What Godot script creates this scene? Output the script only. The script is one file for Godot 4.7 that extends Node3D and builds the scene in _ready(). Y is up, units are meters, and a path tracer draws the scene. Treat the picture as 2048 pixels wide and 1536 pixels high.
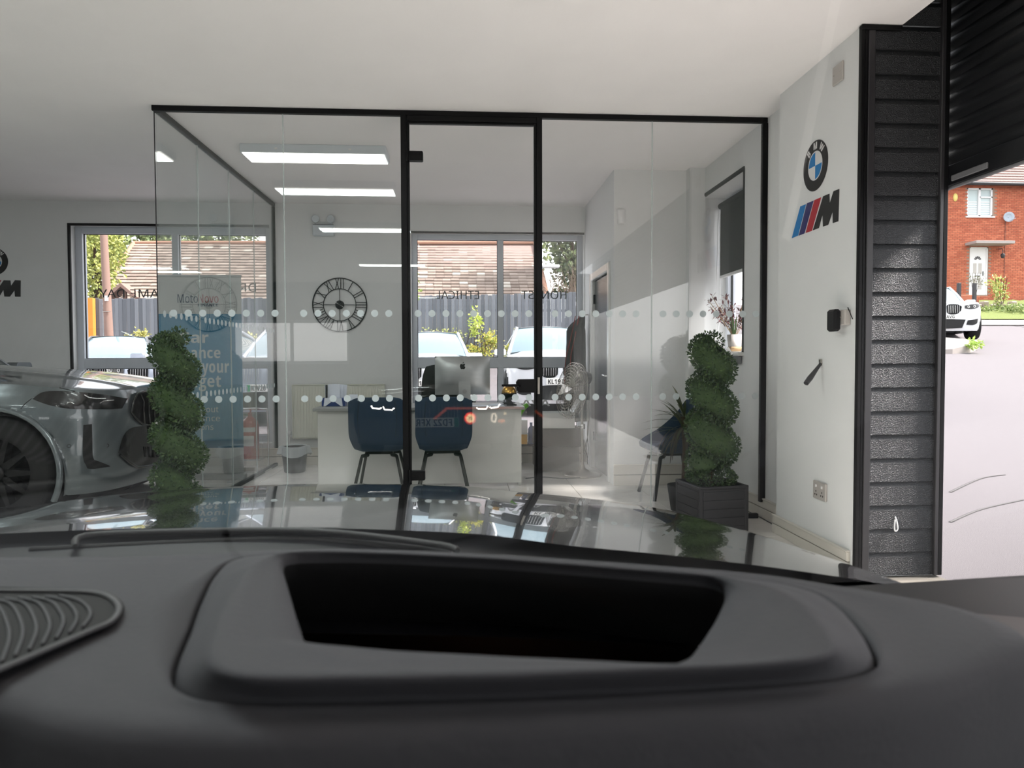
extends Node3D
# A car showroom seen from the driver's seat: glass office ahead, open roller door to the right.
const F := 1420.0                       # focal length in pixels of the 2048 x 1536 frame
const EYE := Vector3(0, 1.18, 0)
const CEIL := 2.96
const GZ := -5.15                       # glass front of the office
const SX := -2.14                       # glass side of the office
const BZ := -8.2                        # back wall
var cam_basis := Basis(Vector3(0.9978, -0.00285, 0.0660), Vector3(0.00499, 0.99947, -0.0323), Vector3(-0.0659, 0.03257, 0.9973)).orthonormalized()
var M := {}
var used := {}
var smooth_id := 1
var font_plain: SystemFont
var font_bold: SystemFont
var cached_text := {}

# ---- pixel to place: a direction, met with a plane that the thing touches ----
func ray(px: float, py: float) -> Vector3:
	return cam_basis * Vector3((px - 1024.0) / F, (768.0 - py) / F, -1.0)
func atz(px: float, py: float, z: float) -> Vector3:
	var r := ray(px, py)
	return EYE + r * ((z - EYE.z) / r.z)
func atx(px: float, py: float, x: float) -> Vector3:
	var r := ray(px, py)
	return EYE + r * ((x - EYE.x) / r.x)
func aty(px: float, py: float, y: float) -> Vector3:
	var r := ray(px, py)
	return EYE + r * ((y - EYE.y) / r.y)

# ---- shapes ----
func sh() -> SurfaceTool:
	var st := SurfaceTool.new()
	st.begin(Mesh.PRIMITIVE_TRIANGLES)
	return st
func flat(st: SurfaceTool) -> void:
	st.set_smooth_group(-1)
func soft(st: SurfaceTool) -> void:
	smooth_id += 1
	st.set_smooth_group(smooth_id)
func tri(st: SurfaceTool, a: Vector3, b: Vector3, c: Vector3) -> void:
	st.add_vertex(a); st.add_vertex(b); st.add_vertex(c)
func quad(st: SurfaceTool, a: Vector3, b: Vector3, c: Vector3, d: Vector3) -> void:
	tri(st, a, b, c); tri(st, a, c, d)
func box(st: SurfaceTool, lo: Vector3, hi: Vector3, xf := Transform3D.IDENTITY) -> void:
	flat(st)
	var p := []
	for i in 8:
		p.append(xf * Vector3(hi.x if i & 1 else lo.x, hi.y if i & 2 else lo.y, hi.z if i & 4 else lo.z))
	for f in [[0, 2, 3, 1], [5, 7, 6, 4], [4, 6, 2, 0], [1, 3, 7, 5], [2, 6, 7, 3], [0, 1, 5, 4]]:
		quad(st, p[f[3]], p[f[2]], p[f[1]], p[f[0]])
func cbox(st: SurfaceTool, lo: Vector3, hi: Vector3, c := 0.004, xf := Transform3D.IDENTITY) -> void:
	# a box with chamfered edges
	flat(st)
	var m := (lo + hi) / 2.0
	var h := (hi - lo) / 2.0
	c = minf(c, minf(h.x, minf(h.y, h.z)) * 0.9)
	var pt := func(sx, sy, sz, ax):
		var v := Vector3(sx * (h.x - (0.0 if ax == 0 else c)), sy * (h.y - (0.0 if ax == 1 else c)), sz * (h.z - (0.0 if ax == 2 else c)))
		return xf * (m + v)
	for s in [-1, 1]:
		var q = [[pt.call(s, -1, -1, 0), pt.call(s, 1, -1, 0), pt.call(s, 1, 1, 0), pt.call(s, -1, 1, 0)], [pt.call(-1, s, -1, 1), pt.call(-1, s, 1, 1), pt.call(1, s, 1, 1), pt.call(1, s, -1, 1)], [pt.call(-1, -1, s, 2), pt.call(1, -1, s, 2), pt.call(1, 1, s, 2), pt.call(-1, 1, s, 2)]]
		for k in q:
			if s > 0:
				quad(st, k[3], k[2], k[1], k[0])
			else:
				quad(st, k[0], k[1], k[2], k[3])
		for t in [-1, 1]:
			quad(st, pt.call(s, t, -1, 0), pt.call(s, t, 1, 0), pt.call(s, t, 1, 1), pt.call(s, t, -1, 1))
			quad(st, pt.call(s, -1, t, 0), pt.call(s, 1, t, 0), pt.call(s, 1, t, 2), pt.call(s, -1, t, 2))
			quad(st, pt.call(-1, s, t, 1), pt.call(1, s, t, 1), pt.call(1, s, t, 2), pt.call(-1, s, t, 2))
			for u in [-1, 1]:
				tri(st, pt.call(s, t, u, 0), pt.call(s, t, u, 1), pt.call(s, t, u, 2))
func tube(st: SurfaceTool, pts: Array, r, n := 8, closed := false, squash := 1.0, up := Vector3.UP) -> void:
	# r: one radius or one for each point
	soft(st)
	var m := pts.size()
	var rings := []
	var side := Vector3.ZERO
	for i in m:
		var a: Vector3 = pts[(i - 1 + m) % m] if closed else pts[maxi(i - 1, 0)]
		var b: Vector3 = pts[(i + 1) % m] if closed else pts[mini(i + 1, m - 1)]
		var d := (b - a).normalized()
		if side == Vector3.ZERO:
			side = d.cross(up)
			if side.length() < 0.05:
				side = d.cross(Vector3.RIGHT)
		side = (side - d * side.dot(d)).normalized()
		var w := d.cross(side).normalized()
		var rr: float = r[i] if r is Array else r
		var ring := []
		for k in n:
			var t := TAU * k / n
			ring.append(pts[i] + (side * cos(t) + w * (sin(t) * squash)) * rr)
		rings.append(ring)
	for i in (m if closed else m - 1):
		for k in n:
			quad(st, rings[i][k], rings[(i + 1) % m][k], rings[(i + 1) % m][(k + 1) % n], rings[i][(k + 1) % n])
	if not closed:
		flat(st)
		for e in [0, m - 1]:
			for k in n - 2:
				if e == 0:
					tri(st, rings[e][0], rings[e][k + 1], rings[e][k + 2])
				else:
					tri(st, rings[e][0], rings[e][k + 2], rings[e][k + 1])
func lathe(st: SurfaceTool, prof: Array, n := 24, xf := Transform3D.IDENTITY) -> void:
	# prof: [radius, height] pairs turned about y
	soft(st)
	for i in prof.size() - 1:
		for k in n:
			var p := []
			for e in [[i, k], [i + 1, k], [i + 1, k + 1], [i, k + 1]]:
				var t: float = TAU * (e[1] % n) / n
				p.append(xf * Vector3(prof[e[0]][0] * cos(t), prof[e[0]][1], prof[e[0]][0] * sin(t)))
			if prof[i][0] > 1e-5:
				tri(st, p[0], p[3], p[2]) if prof[i + 1][0] <= 1e-5 else quad(st, p[0], p[3], p[2], p[1])
			else:
				tri(st, p[0], p[2], p[1])
func prism(st: SurfaceTool, poly: Array, z0: float, z1: float, xf := Transform3D.IDENTITY, smooth_sides := false) -> void:
	# polygon in x, y drawn out along z
	flat(st)
	var pv := PackedVector2Array(poly)
	if Geometry2D.is_polygon_clockwise(pv):
		pv.reverse()
	var ix := Geometry2D.triangulate_polygon(pv)
	for i in range(0, ix.size(), 3):
		var a := pv[ix[i]]
		var b := pv[ix[i + 1]]
		var c := pv[ix[i + 2]]
		if (b - a).cross(c - a) < 0.0:
			var t := b
			b = c
			c = t
		tri(st, xf * Vector3(a.x, a.y, z1), xf * Vector3(c.x, c.y, z1), xf * Vector3(b.x, b.y, z1))
		tri(st, xf * Vector3(a.x, a.y, z0), xf * Vector3(b.x, b.y, z0), xf * Vector3(c.x, c.y, z0))
	if smooth_sides:
		soft(st)
	for i in pv.size():
		var a := pv[i]
		var b := pv[(i + 1) % pv.size()]
		quad(st, xf * Vector3(a.x, a.y, z0), xf * Vector3(a.x, a.y, z1), xf * Vector3(b.x, b.y, z1), xf * Vector3(b.x, b.y, z0))
func grid(st: SurfaceTool, nu: int, nv: int, f: Callable, with_uv := false) -> void:
	# a smooth sheet: f(u, v) with u, v from 0 to 1
	soft(st)
	var p := []
	for i in nu + 1:
		for j in nv + 1:
			p.append(f.call(float(i) / nu, float(j) / nv))
	for i in nu:
		for j in nv:
			for t in [[0, 0], [1, 0], [1, 1], [0, 0], [1, 1], [0, 1]]:
				if with_uv:
					st.set_uv(Vector2(float(i + t[0]) / nu, float(j + t[1]) / nv))
				st.add_vertex(p[(i + t[0]) * (nv + 1) + j + t[1]])
func rounded(x0: float, y0: float, x1: float, y1: float, r: float, n := 5) -> Array:
	var o := []
	for c in [[x1 - r, y1 - r, 0.0], [x0 + r, y1 - r, 0.25], [x0 + r, y0 + r, 0.5], [x1 - r, y0 + r, 0.75]]:
		for k in n + 1:
			var t: float = TAU * (c[2] + 0.25 * k / n)
			o.append(Vector2(c[0] + r * cos(t), c[1] + r * sin(t)))
	return o
func circle(r: float, n := 24, c := Vector2.ZERO) -> Array:
	var o := []
	for k in n:
		o.append(c + Vector2(r * cos(TAU * k / n), r * sin(TAU * k / n)))
	return o
func annulus(st: SurfaceTool, r0: float, r1: float, z0: float, z1: float, n := 48, xf := Transform3D.IDENTITY, a0 := 0.0, a1 := TAU) -> void:
	flat(st)
	for k in n:
		var q := []
		for e in [[k, r0], [k, r1], [k + 1, r1], [k + 1, r0]]:
			var t: float = a0 + (a1 - a0) * e[0] / n
			q.append(Vector2(e[1] * cos(t), e[1] * sin(t)))
		prism(st, q, z0, z1, xf)
func smooth_line(pts: Array, per := 6, closed := false) -> Array:
	# Catmull-Rom through 2D or 3D points
	var o := []
	var m := pts.size()
	for i in (m if closed else m - 1):
		var a = pts[(i - 1 + m) % m] if closed else pts[maxi(i - 1, 0)]
		var b = pts[i]
		var c = pts[(i + 1) % m]
		var d = pts[(i + 2) % m] if closed else pts[mini(i + 2, m - 1)]
		for k in per:
			var t := float(k) / per
			o.append(0.5 * ((2.0 * b) + (c - a) * t + (2.0 * a - 5.0 * b + 4.0 * c - d) * t * t + (3.0 * b - a - 3.0 * c + d) * t * t * t))
	if not closed:
		o.append(pts[m - 1])
	return o
func table(t: Array, x: float) -> float:
	# straight interpolation in [[x, y], ...]
	if x <= t[0][0]:
		return t[0][1]
	for i in t.size() - 1:
		if x <= t[i + 1][0]:
			return lerpf(t[i][1], t[i + 1][1], (x - t[i][0]) / (t[i + 1][0] - t[i][0]))
	return t[-1][1]
func stable(t: Array, x: float) -> float:
	# the same, smoothed (Catmull-Rom on an uneven table)
	var n := t.size()
	if x <= t[0][0]:
		return t[0][1]
	if x >= t[-1][0]:
		return t[-1][1]
	for i in n - 1:
		if x <= t[i + 1][0]:
			var h: float = t[i + 1][0] - t[i][0]
			var s: float = (x - t[i][0]) / h
			var m0: float = (t[i + 1][1] - t[maxi(i - 1, 0)][1]) / (t[i + 1][0] - t[maxi(i - 1, 0)][0]) * h
			var m1: float = (t[mini(i + 2, n - 1)][1] - t[i][1]) / (t[mini(i + 2, n - 1)][0] - t[i][0]) * h
			var s2 := s * s
			var s3 := s2 * s
			return (2 * s3 - 3 * s2 + 1) * t[i][1] + (s3 - 2 * s2 + s) * m0 + (3 * s2 - 2 * s3) * t[i + 1][1] + (s3 - s2) * m1
	return t[-1][1]

# ---- objects ----
func numbered(nm: String) -> String:
	used[nm] = used.get(nm, -1) + 1
	return nm if used[nm] == 0 else "%s_%03d" % [nm, used[nm]]
func tag(o: Node3D, label: String, category := "", group := "", kind := "") -> Node3D:
	if label:
		o.set_meta("label", label)
	if category:
		o.set_meta("category", category)
	if group:
		o.set_meta("group", group)
	if kind:
		o.set_meta("kind", kind)
	return o
func thing(nm: String, label: String, category: String, at := Vector3.ZERO, turn := 0.0, group := "") -> Node3D:
	var o := Node3D.new()
	o.name = numbered(nm)
	add_child(o)
	o.position = at
	o.rotation.y = turn
	tag(o, label, category, group)
	return o
func finish(s) -> Mesh:
	if s is SurfaceTool:
		s.generate_normals()
		return s.commit()
	return s
func part(parent: Node, nm: String, s, m: Material, xf := Transform3D.IDENTITY) -> MeshInstance3D:
	var o := MeshInstance3D.new()
	o.name = nm
	o.mesh = finish(s)
	o.material_override = m
	o.transform = xf
	parent.add_child(o, true)
	return o
func single(nm: String, label: String, category: String, s, m: Material, at := Vector3.ZERO, group := "") -> MeshInstance3D:
	var o := MeshInstance3D.new()
	o.name = numbered(nm)
	o.mesh = finish(s)
	o.material_override = m
	o.position = at
	add_child(o)
	tag(o, label, category, group)
	return o
func struct(nm: String, s, m: Material, label := "", category := "") -> MeshInstance3D:
	var o := MeshInstance3D.new()
	o.name = numbered(nm)
	o.mesh = finish(s)
	o.material_override = m
	add_child(o)
	tag(o, label, category, "", "structure")
	return o
func copy(o: Node3D, nm: String, label: String, at: Vector3, turn := 0.0, group := "") -> Node3D:
	var c: Node3D = o.duplicate()
	c.name = numbered(nm)
	add_child(c)
	c.position = at
	c.rotation.y = turn
	c.set_meta("label", label)
	if group:
		c.set_meta("group", group)
	return c
func words(parent: Node, nm: String, text: String, height: float, m: Material, xf: Transform3D, bold := false, width := 0.0, depth := 0.0015) -> MeshInstance3D:
	# lettering with capitals of the given height, centred on xf, optionally squeezed to a width
	var key := text + str(bold)
	if not cached_text.has(key):
		var t := TextMesh.new()
		t.text = text
		t.font = font_bold if bold else font_plain
		t.font_size = 48
		t.pixel_size = 0.01
		t.depth = 0.02
		t.curve_step = 1.2
		var am := ArrayMesh.new()
		am.add_surface_from_arrays(Mesh.PRIMITIVE_TRIANGLES, t.get_mesh_arrays())
		cached_text[key] = am
	var am: ArrayMesh = cached_text[key]
	var bb := am.get_aabb()
	var cap := 0.343
	var k := height / cap
	var kx := k if width <= 0.0 else width / bb.size.x
	var c := bb.get_center()
	var local := Transform3D(Basis.from_scale(Vector3(kx, k, depth / 0.02)), Vector3.ZERO) * Transform3D(Basis.IDENTITY, Vector3(-c.x, -c.y, -c.z))
	return part(parent, nm, am, m, xf * local)
func facing(normal: Vector3, at: Vector3, up := Vector3.UP) -> Transform3D:
	# local +z looks along normal, local y up
	var z := normal.normalized()
	var x := up.cross(z).normalized()
	return Transform3D(Basis(x, z.cross(x), z), at)

# ---- materials ----
func paint(color: Color, rough := 0.6, metal := 0.0) -> StandardMaterial3D:
	var m := StandardMaterial3D.new()
	m.albedo_color = color
	m.roughness = rough
	m.metallic = metal
	return m
func noise_tex(freq: float, colors: Array, size := 512, seed_n := 1, octaves := 4, kind := FastNoiseLite.TYPE_SIMPLEX_SMOOTH, stretch := Vector3.ONE) -> ImageTexture:
	# a seamless picture of noise, coloured along a ramp
	var n := FastNoiseLite.new()
	n.seed = seed_n
	n.noise_type = kind
	n.frequency = freq
	n.fractal_octaves = octaves
	var g := Gradient.new()
	g.offsets = PackedFloat32Array(colors.map(func(c): return c[0]))
	g.colors = PackedColorArray(colors.map(func(c): return c[1]))
	var im := Image.create_empty(size, size, false, Image.FORMAT_RGB8)
	var src := n.get_seamless_image(size, size, false, false, 0.1, true)
	src.convert(Image.FORMAT_L8)
	for y in size:
		for x in size:
			var sx := int(x * stretch.x) % size
			var sy := int(y * stretch.y) % size
			im.set_pixel(x, y, g.sample(src.get_pixel(sx, sy).r))
	return ImageTexture.create_from_image(im)
func tri_tex(m: StandardMaterial3D, tex: Texture2D, scale: Vector3, world := true) -> StandardMaterial3D:
	m.albedo_texture = tex
	m.uv1_triplanar = true
	m.uv1_world_triplanar = world
	m.uv1_scale = scale
	return m
func bump(m: StandardMaterial3D, tex: Texture2D, cm: float) -> StandardMaterial3D:
	m.heightmap_enabled = true
	m.heightmap_texture = tex
	m.heightmap_scale = cm
	return m
func glass(color: Color, alpha: float) -> StandardMaterial3D:
	var m := paint(Color(color.r, color.g, color.b, alpha), 0.0)
	m.transparency = BaseMaterial3D.TRANSPARENCY_ALPHA
	return m
func glow(color: Color, energy: float) -> StandardMaterial3D:
	var m := paint(color, 0.5)
	m.emission_enabled = true
	m.emission = color
	m.emission_energy_multiplier = energy
	return m
func coat(m: StandardMaterial3D, amount := 1.0, rough := 0.03) -> StandardMaterial3D:
	m.clearcoat_enabled = true
	m.clearcoat = amount
	m.clearcoat_roughness = rough
	return m

func _ready() -> void:
	# camera
	var cam := Camera3D.new()
	cam.name = "camera"
	add_child(cam)
	var lens := CameraAttributesPhysical.new()
	lens.frustum_focal_length = 22.19
	lens.frustum_near = 0.02
	lens.frustum_far = 400.0
	lens.frustum_focus_distance = 5.2
	lens.exposure_aperture = 9.0
	cam.attributes = lens
	cam.transform = Transform3D(cam_basis, EYE)
	cam.keep_aspect = Camera3D.KEEP_HEIGHT
	cam.near = 0.02
	cam.far = 400.0
	cam.fov = rad_to_deg(2.0 * atan(768.0 / F))
	cam.current = true
	# a bright overcast sky
	var around := WorldEnvironment.new()
	around.name = "environment"
	var env := Environment.new()
	var sky := Sky.new()
	var air := ProceduralSkyMaterial.new()
	air.sky_top_color = Color(0.93, 0.95, 0.985)
	air.sky_horizon_color = Color(1.0, 0.995, 0.985)
	air.sky_curve = 0.25
	air.ground_bottom_color = Color(0.45, 0.45, 0.45)
	air.ground_horizon_color = Color(0.7, 0.71, 0.72)
	air.sky_energy_multiplier = 1.0
	sky.sky_material = air
	env.background_mode = Environment.BG_SKY
	env.sky = sky
	env.background_energy_multiplier = SKY
	env.tonemap_mode = Environment.TONE_MAPPER_LINEAR
	env.tonemap_exposure = EXPOSURE
	env.sdfgi_enabled = true
	env.ssao_enabled = true
	env.ssil_enabled = true
	around.environment = env
	add_child(around)
	# the sun through thin cloud, high over the street to the right
	var sun := DirectionalLight3D.new()
	sun.name = "hazy_sun"
	sun.light_color = Color(1.0, 0.975, 0.95)
	sun.light_energy = SUN
	sun.light_angular_distance = 12.0
	sun.sky_mode = DirectionalLight3D.SKY_MODE_LIGHT_ONLY
	sun.shadow_enabled = true
	add_child(sun)
	sun.look_at_from_position(Vector3(0.62, 0.76, 0.06) * 50.0, Vector3.ZERO)
	font_plain = SystemFont.new()
	font_plain.font_names = PackedStringArray(["Droid Sans"])
	font_bold = SystemFont.new()
	font_bold.font_names = PackedStringArray(["Droid Sans"])
	font_bold.font_weight = 700
	make_materials()
	room()
	partition()
	own_car()
	walls_things()
	office()
	outside()

const SKY := 2.25
const SUN := 2.9
const EXPOSURE := 1.42
const LAMP := 1.8

func make_materials() -> void:
	var plaster := noise_tex(0.012, [[0.0, Color(0.985, 0.985, 0.985)], [1.0, Color(1, 1, 1)]], 256, 3)
	M.wall = tri_tex(paint(Color(0.89, 0.895, 0.893), 0.75), plaster, Vector3.ONE * 0.7)
	M.ceiling = tri_tex(paint(Color(0.95, 0.938, 0.932), 0.8), plaster, Vector3.ONE * 0.5)
	M.wall_rear = paint(Color(0.36, 0.37, 0.38), 0.8)  # unseen wall, darkened so the office glass reflects a weaker veil
	M.outside_wall = paint(Color(0.75, 0.73, 0.70), 0.8)
	M.skirt = paint(Color(0.84, 0.82, 0.78), 0.35)
	M.groove = paint(Color(0.46, 0.44, 0.40), 0.7)
	var marble := noise_tex(0.008, [[0.0, Color(0.86, 0.845, 0.825)], [0.6, Color(0.905, 0.89, 0.87)], [1.0, Color(0.935, 0.925, 0.91)]], 512, 9, 5)
	M.tile = tri_tex(paint(Color(1, 1, 1), 0.12), marble, Vector3.ONE * 0.6)
	M.grout = paint(Color(0.45, 0.43, 0.40), 0.9)
	M.black = paint(Color(0.04, 0.04, 0.045), 0.5)
	M.black.metallic_specular = 0.3
	M.black_matt = paint(Color(0.06, 0.06, 0.065), 0.7)
	M.white = paint(Color(0.88, 0.88, 0.88), 0.4)
	M.white_gloss = paint(Color(0.86, 0.86, 0.85), 0.18)
	M.upvc = paint(Color(0.80, 0.82, 0.85), 0.3)
	M.chrome = paint(Color(0.85, 0.85, 0.85), 0.12, 1.0)
	M.steel = paint(Color(0.68, 0.66, 0.63), 0.28, 1.0)
	M.partition = glass(Color(0.42, 0.54, 0.49), 0.018)
	M.side_partition = glass(Color(0.30, 0.44, 0.44), 0.085)
	M.pane = glass(Color(0.6, 0.68, 0.7), 0.02)
	M.frost = paint(Color(0.82, 0.86, 0.87, 0.80), 0.6)
	M.frost.transparency = BaseMaterial3D.TRANSPARENCY_ALPHA
	M.seal = paint(Color(0.80, 0.84, 0.83, 0.55), 0.35)
	M.seal.transparency = BaseMaterial3D.TRANSPARENCY_ALPHA
	M.lamp = glow(Color(1.0, 0.99, 0.95), 2.5)
	M.lamp_body = paint(Color(0.80, 0.83, 0.85), 0.5)
	M.grey_door = paint(Color(0.20, 0.215, 0.235), 0.22)
	M.blind = paint(Color(0.20, 0.21, 0.21), 0.85)
	var wood_grain := noise_tex(0.02, [[0.3, Color(0.25, 0.25, 0.25)], [0.7, Color(1, 1, 1)]], 512, 21, 5, FastNoiseLite.TYPE_SIMPLEX_SMOOTH, Vector3(1, 6, 1))
	M.cladding = bump(paint(Color(0.215, 0.222, 0.232), 0.32, 0.4), wood_grain, 0.35)
	M.cladding.uv1_triplanar = true
	M.cladding.uv1_scale = Vector3.ONE * 3.0
	M.trim_dark = paint(Color(0.17, 0.165, 0.175), 0.45)
	M.shutter = paint(Color(0.062, 0.064, 0.075), 0.38)
	M.wiper_grey = paint(Color(0.09, 0.09, 0.095), 0.5)
	M.lever = paint(Color(0.30, 0.30, 0.31), 0.35, 0.8)
	M.ridge = paint(Color(0.62, 0.46, 0.38), 0.85)
	M.twig = paint(Color(0.42, 0.36, 0.31), 0.9)
	M.alarm = paint(Color(0.85, 0.78, 0.45), 0.5)
	M.brick_plain = paint(Color(0.68, 0.40, 0.30), 0.85)
	M.mesh_grille = paint(Color(0.58, 0.61, 0.65), 0.5)
	M.rubber = paint(Color(0.42, 0.42, 0.43), 0.7)
	M.plastic_white = paint(Color(0.70, 0.68, 0.66), 0.35)
	M.text_dark = paint(Color(0.28, 0.30, 0.31), 0.6)
	M.logo_black = paint(Color(0.07, 0.07, 0.075), 0.5)
	M.logo_blue = paint(Color(0.0, 0.46, 0.72), 0.5)
	M.logo_navy = paint(Color(0.13, 0.13, 0.38), 0.5)
	M.logo_red = paint(Color(0.66, 0.11, 0.17), 0.5)
	M.logo_white = paint(Color(0.86, 0.86, 0.86), 0.5)

func holed(st: SurfaceTool, axis: String, u0: float, u1: float, v0: float, v1: float, w0: float, w1: float, holes: Array) -> void:
	# a wall slab with rectangular openings: u along the wall, v upwards, w through it; holes are [u0, u1, v0, v1]
	var us := [u0, u1]
	var vs := [v0, v1]
	for h in holes:
		us.append_array([h[0], h[1]])
		vs.append_array([h[2], h[3]])
	us.sort()
	vs.sort()
	for i in us.size() - 1:
		for j in vs.size() - 1:
			if us[i + 1] - us[i] < 1e-4 or vs[j + 1] - vs[j] < 1e-4:
				continue
			var cu: float = (us[i] + us[i + 1]) / 2.0
			var cv: float = (vs[j] + vs[j + 1]) / 2.0
			if holes.any(func(h): return cu > h[0] and cu < h[1] and cv > h[2] and cv < h[3]):
				continue
			if axis == "x":
				box(st, Vector3(us[i], vs[j], w0), Vector3(us[i + 1], vs[j + 1], w1))
			else:
				box(st, Vector3(w0, vs[j], us[i]), Vector3(w1, vs[j + 1], us[i + 1]))

func lamp_panel(at: Vector3, label: String, group := "", power := LAMP) -> void:
	# a surface-mounted light panel, 1.2 by 0.3 m, on the ceiling
	var t := thing("ceiling_light", label, "light", at, 0.0, group)
	var st := sh()
	cbox(st, Vector3(-0.59, -0.07, -0.15), Vector3(0.59, 0, 0.15), 0.004)
	part(t, "housing", st, M.lamp_body)
	st = sh()
	box(st, Vector3(-0.575, -0.076, -0.137), Vector3(0.575, -0.068, 0.137))
	part(t, "diffuser", st, M.lamp)
	for s in [-0.3, 0.3]:
		st = sh()
		cbox(st, Vector3(s - 0.012, -0.045, 0.15), Vector3(s + 0.012, -0.03, 0.153), 0.001)
		part(t, "clip", st, M.white)
	var l := AreaLight3D.new()
	l.name = "panel_glow"
	l.area_size = Vector2(1.15, 0.274)
	l.light_color = Color(0.95, 1.0, 0.99)
	l.light_energy = power
	l.area_range = 30.0
	l.shadow_enabled = true
	t.add_child(l)
	l.position = Vector3(0, -0.082, 0)
	l.rotation.x = -PI / 2

func window_frame(nm: String, label: String, axis: String, u: Array, v: Array, w0: float, w1: float, bars_u: Array, bars_v: Array, fw := 0.06) -> Node3D:
	# a window in an opening u[0]..u[1] by v[0]..v[1]; bars_u and bars_v are [from, to] mullions and transoms
	var t := Node3D.new()
	t.name = nm
	add_child(t)
	tag(t, label, "window", "", "structure")
	var mk := func(called, a, b, c, d, e, f, m, ch := 0.004):
		var st := sh()
		if axis == "x":
			cbox(st, Vector3(a, c, e), Vector3(b, d, f), ch)
		else:
			cbox(st, Vector3(e, c, a), Vector3(f, d, b), ch)
		part(t, called, st, m)
	mk.call("frame_side", u[0], u[0] + fw, v[0], v[1], w0, w1, M.upvc)
	mk.call("frame_side", u[1] - fw, u[1], v[0], v[1], w0, w1, M.upvc)
	mk.call("frame_top", u[0] + fw, u[1] - fw, v[1] - fw, v[1], w0, w1, M.upvc)
	mk.call("frame_bottom", u[0] + fw, u[1] - fw, v[0], v[0] + fw, w0, w1, M.upvc)
	for b in bars_u:
		mk.call("mullion", b[0], b[1], v[0] + fw, v[1] - fw, w0 + 0.004, w1 - 0.004, M.upvc)
	for b in bars_v:
		mk.call("transom", u[0] + fw, u[1] - fw, b[0], b[1], w0 + 0.002, w1 - 0.002, M.upvc)
	var us := [u[0] + fw]
	for b in bars_u:
		us.append_array(b)
	us.append(u[1] - fw)
	var vs := [v[0] + fw]
	for b in bars_v:
		vs.append_array(b)
	vs.append(v[1] - fw)
	var wm := (w0 + w1) / 2.0
	for i in range(0, us.size(), 2):
		for j in range(0, vs.size(), 2):
			var gl := sh()
			flat(gl)
			var c := [[us[i] - 0.006, vs[j] - 0.006], [us[i + 1] + 0.006, vs[j] - 0.006], [us[i + 1] + 0.006, vs[j + 1] + 0.006], [us[i] - 0.006, vs[j + 1] + 0.006]].map(func(q): return Vector3(q[0], q[1], wm) if axis == "x" else Vector3(wm, q[1], q[0]))
			quad(gl, c[0], c[1], c[2], c[3])
			part(t, "pane", gl, M.pane)
			for e in [[us[i], us[i] + 0.006, vs[j], vs[j + 1]], [us[i + 1] - 0.006, us[i + 1], vs[j], vs[j + 1]], [us[i] + 0.006, us[i + 1] - 0.006, vs[j], vs[j] + 0.006], [us[i] + 0.006, us[i + 1] - 0.006, vs[j + 1] - 0.006, vs[j + 1]]]:
				mk.call("gasket", e[0], e[1], e[2], e[3], wm - 0.008, wm + 0.012, M.black_matt, 0.001)
	return t

func skirting(nm: String, a: Vector3, b: Vector3, inward: Vector3, h := 0.2, lift := 0.0) -> void:
	# a tall tiled skirting with a dark joint and a rounded cap, from a to b
	var d := (b - a).normalized()
	var n := inward.normalized()
	var xf := Transform3D(Basis(d, Vector3.UP, d.cross(Vector3.UP)), a + Vector3(0, lift, 0))
	var s := signf(d.cross(Vector3.UP).dot(n))
	var len := a.distance_to(b)
	var put := func(y0, y1, w):
		var st := sh()
		cbox(st, Vector3(0, y0, minf(0.0, s * w)), Vector3(len, y1, maxf(0.0, s * w)), 0.003, xf)
		return st
	var o := struct(nm, put.call(0.0, h * 0.48, 0.02), M.skirt)
	part(o, "joint", put.call(h * 0.48, h * 0.52, 0.015), M.groove)
	part(o, "upper_tile", put.call(h * 0.52, h * 0.93, 0.02), M.skirt)
	part(o, "cap", put.call(h * 0.93, h, 0.026), M.skirt)

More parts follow.
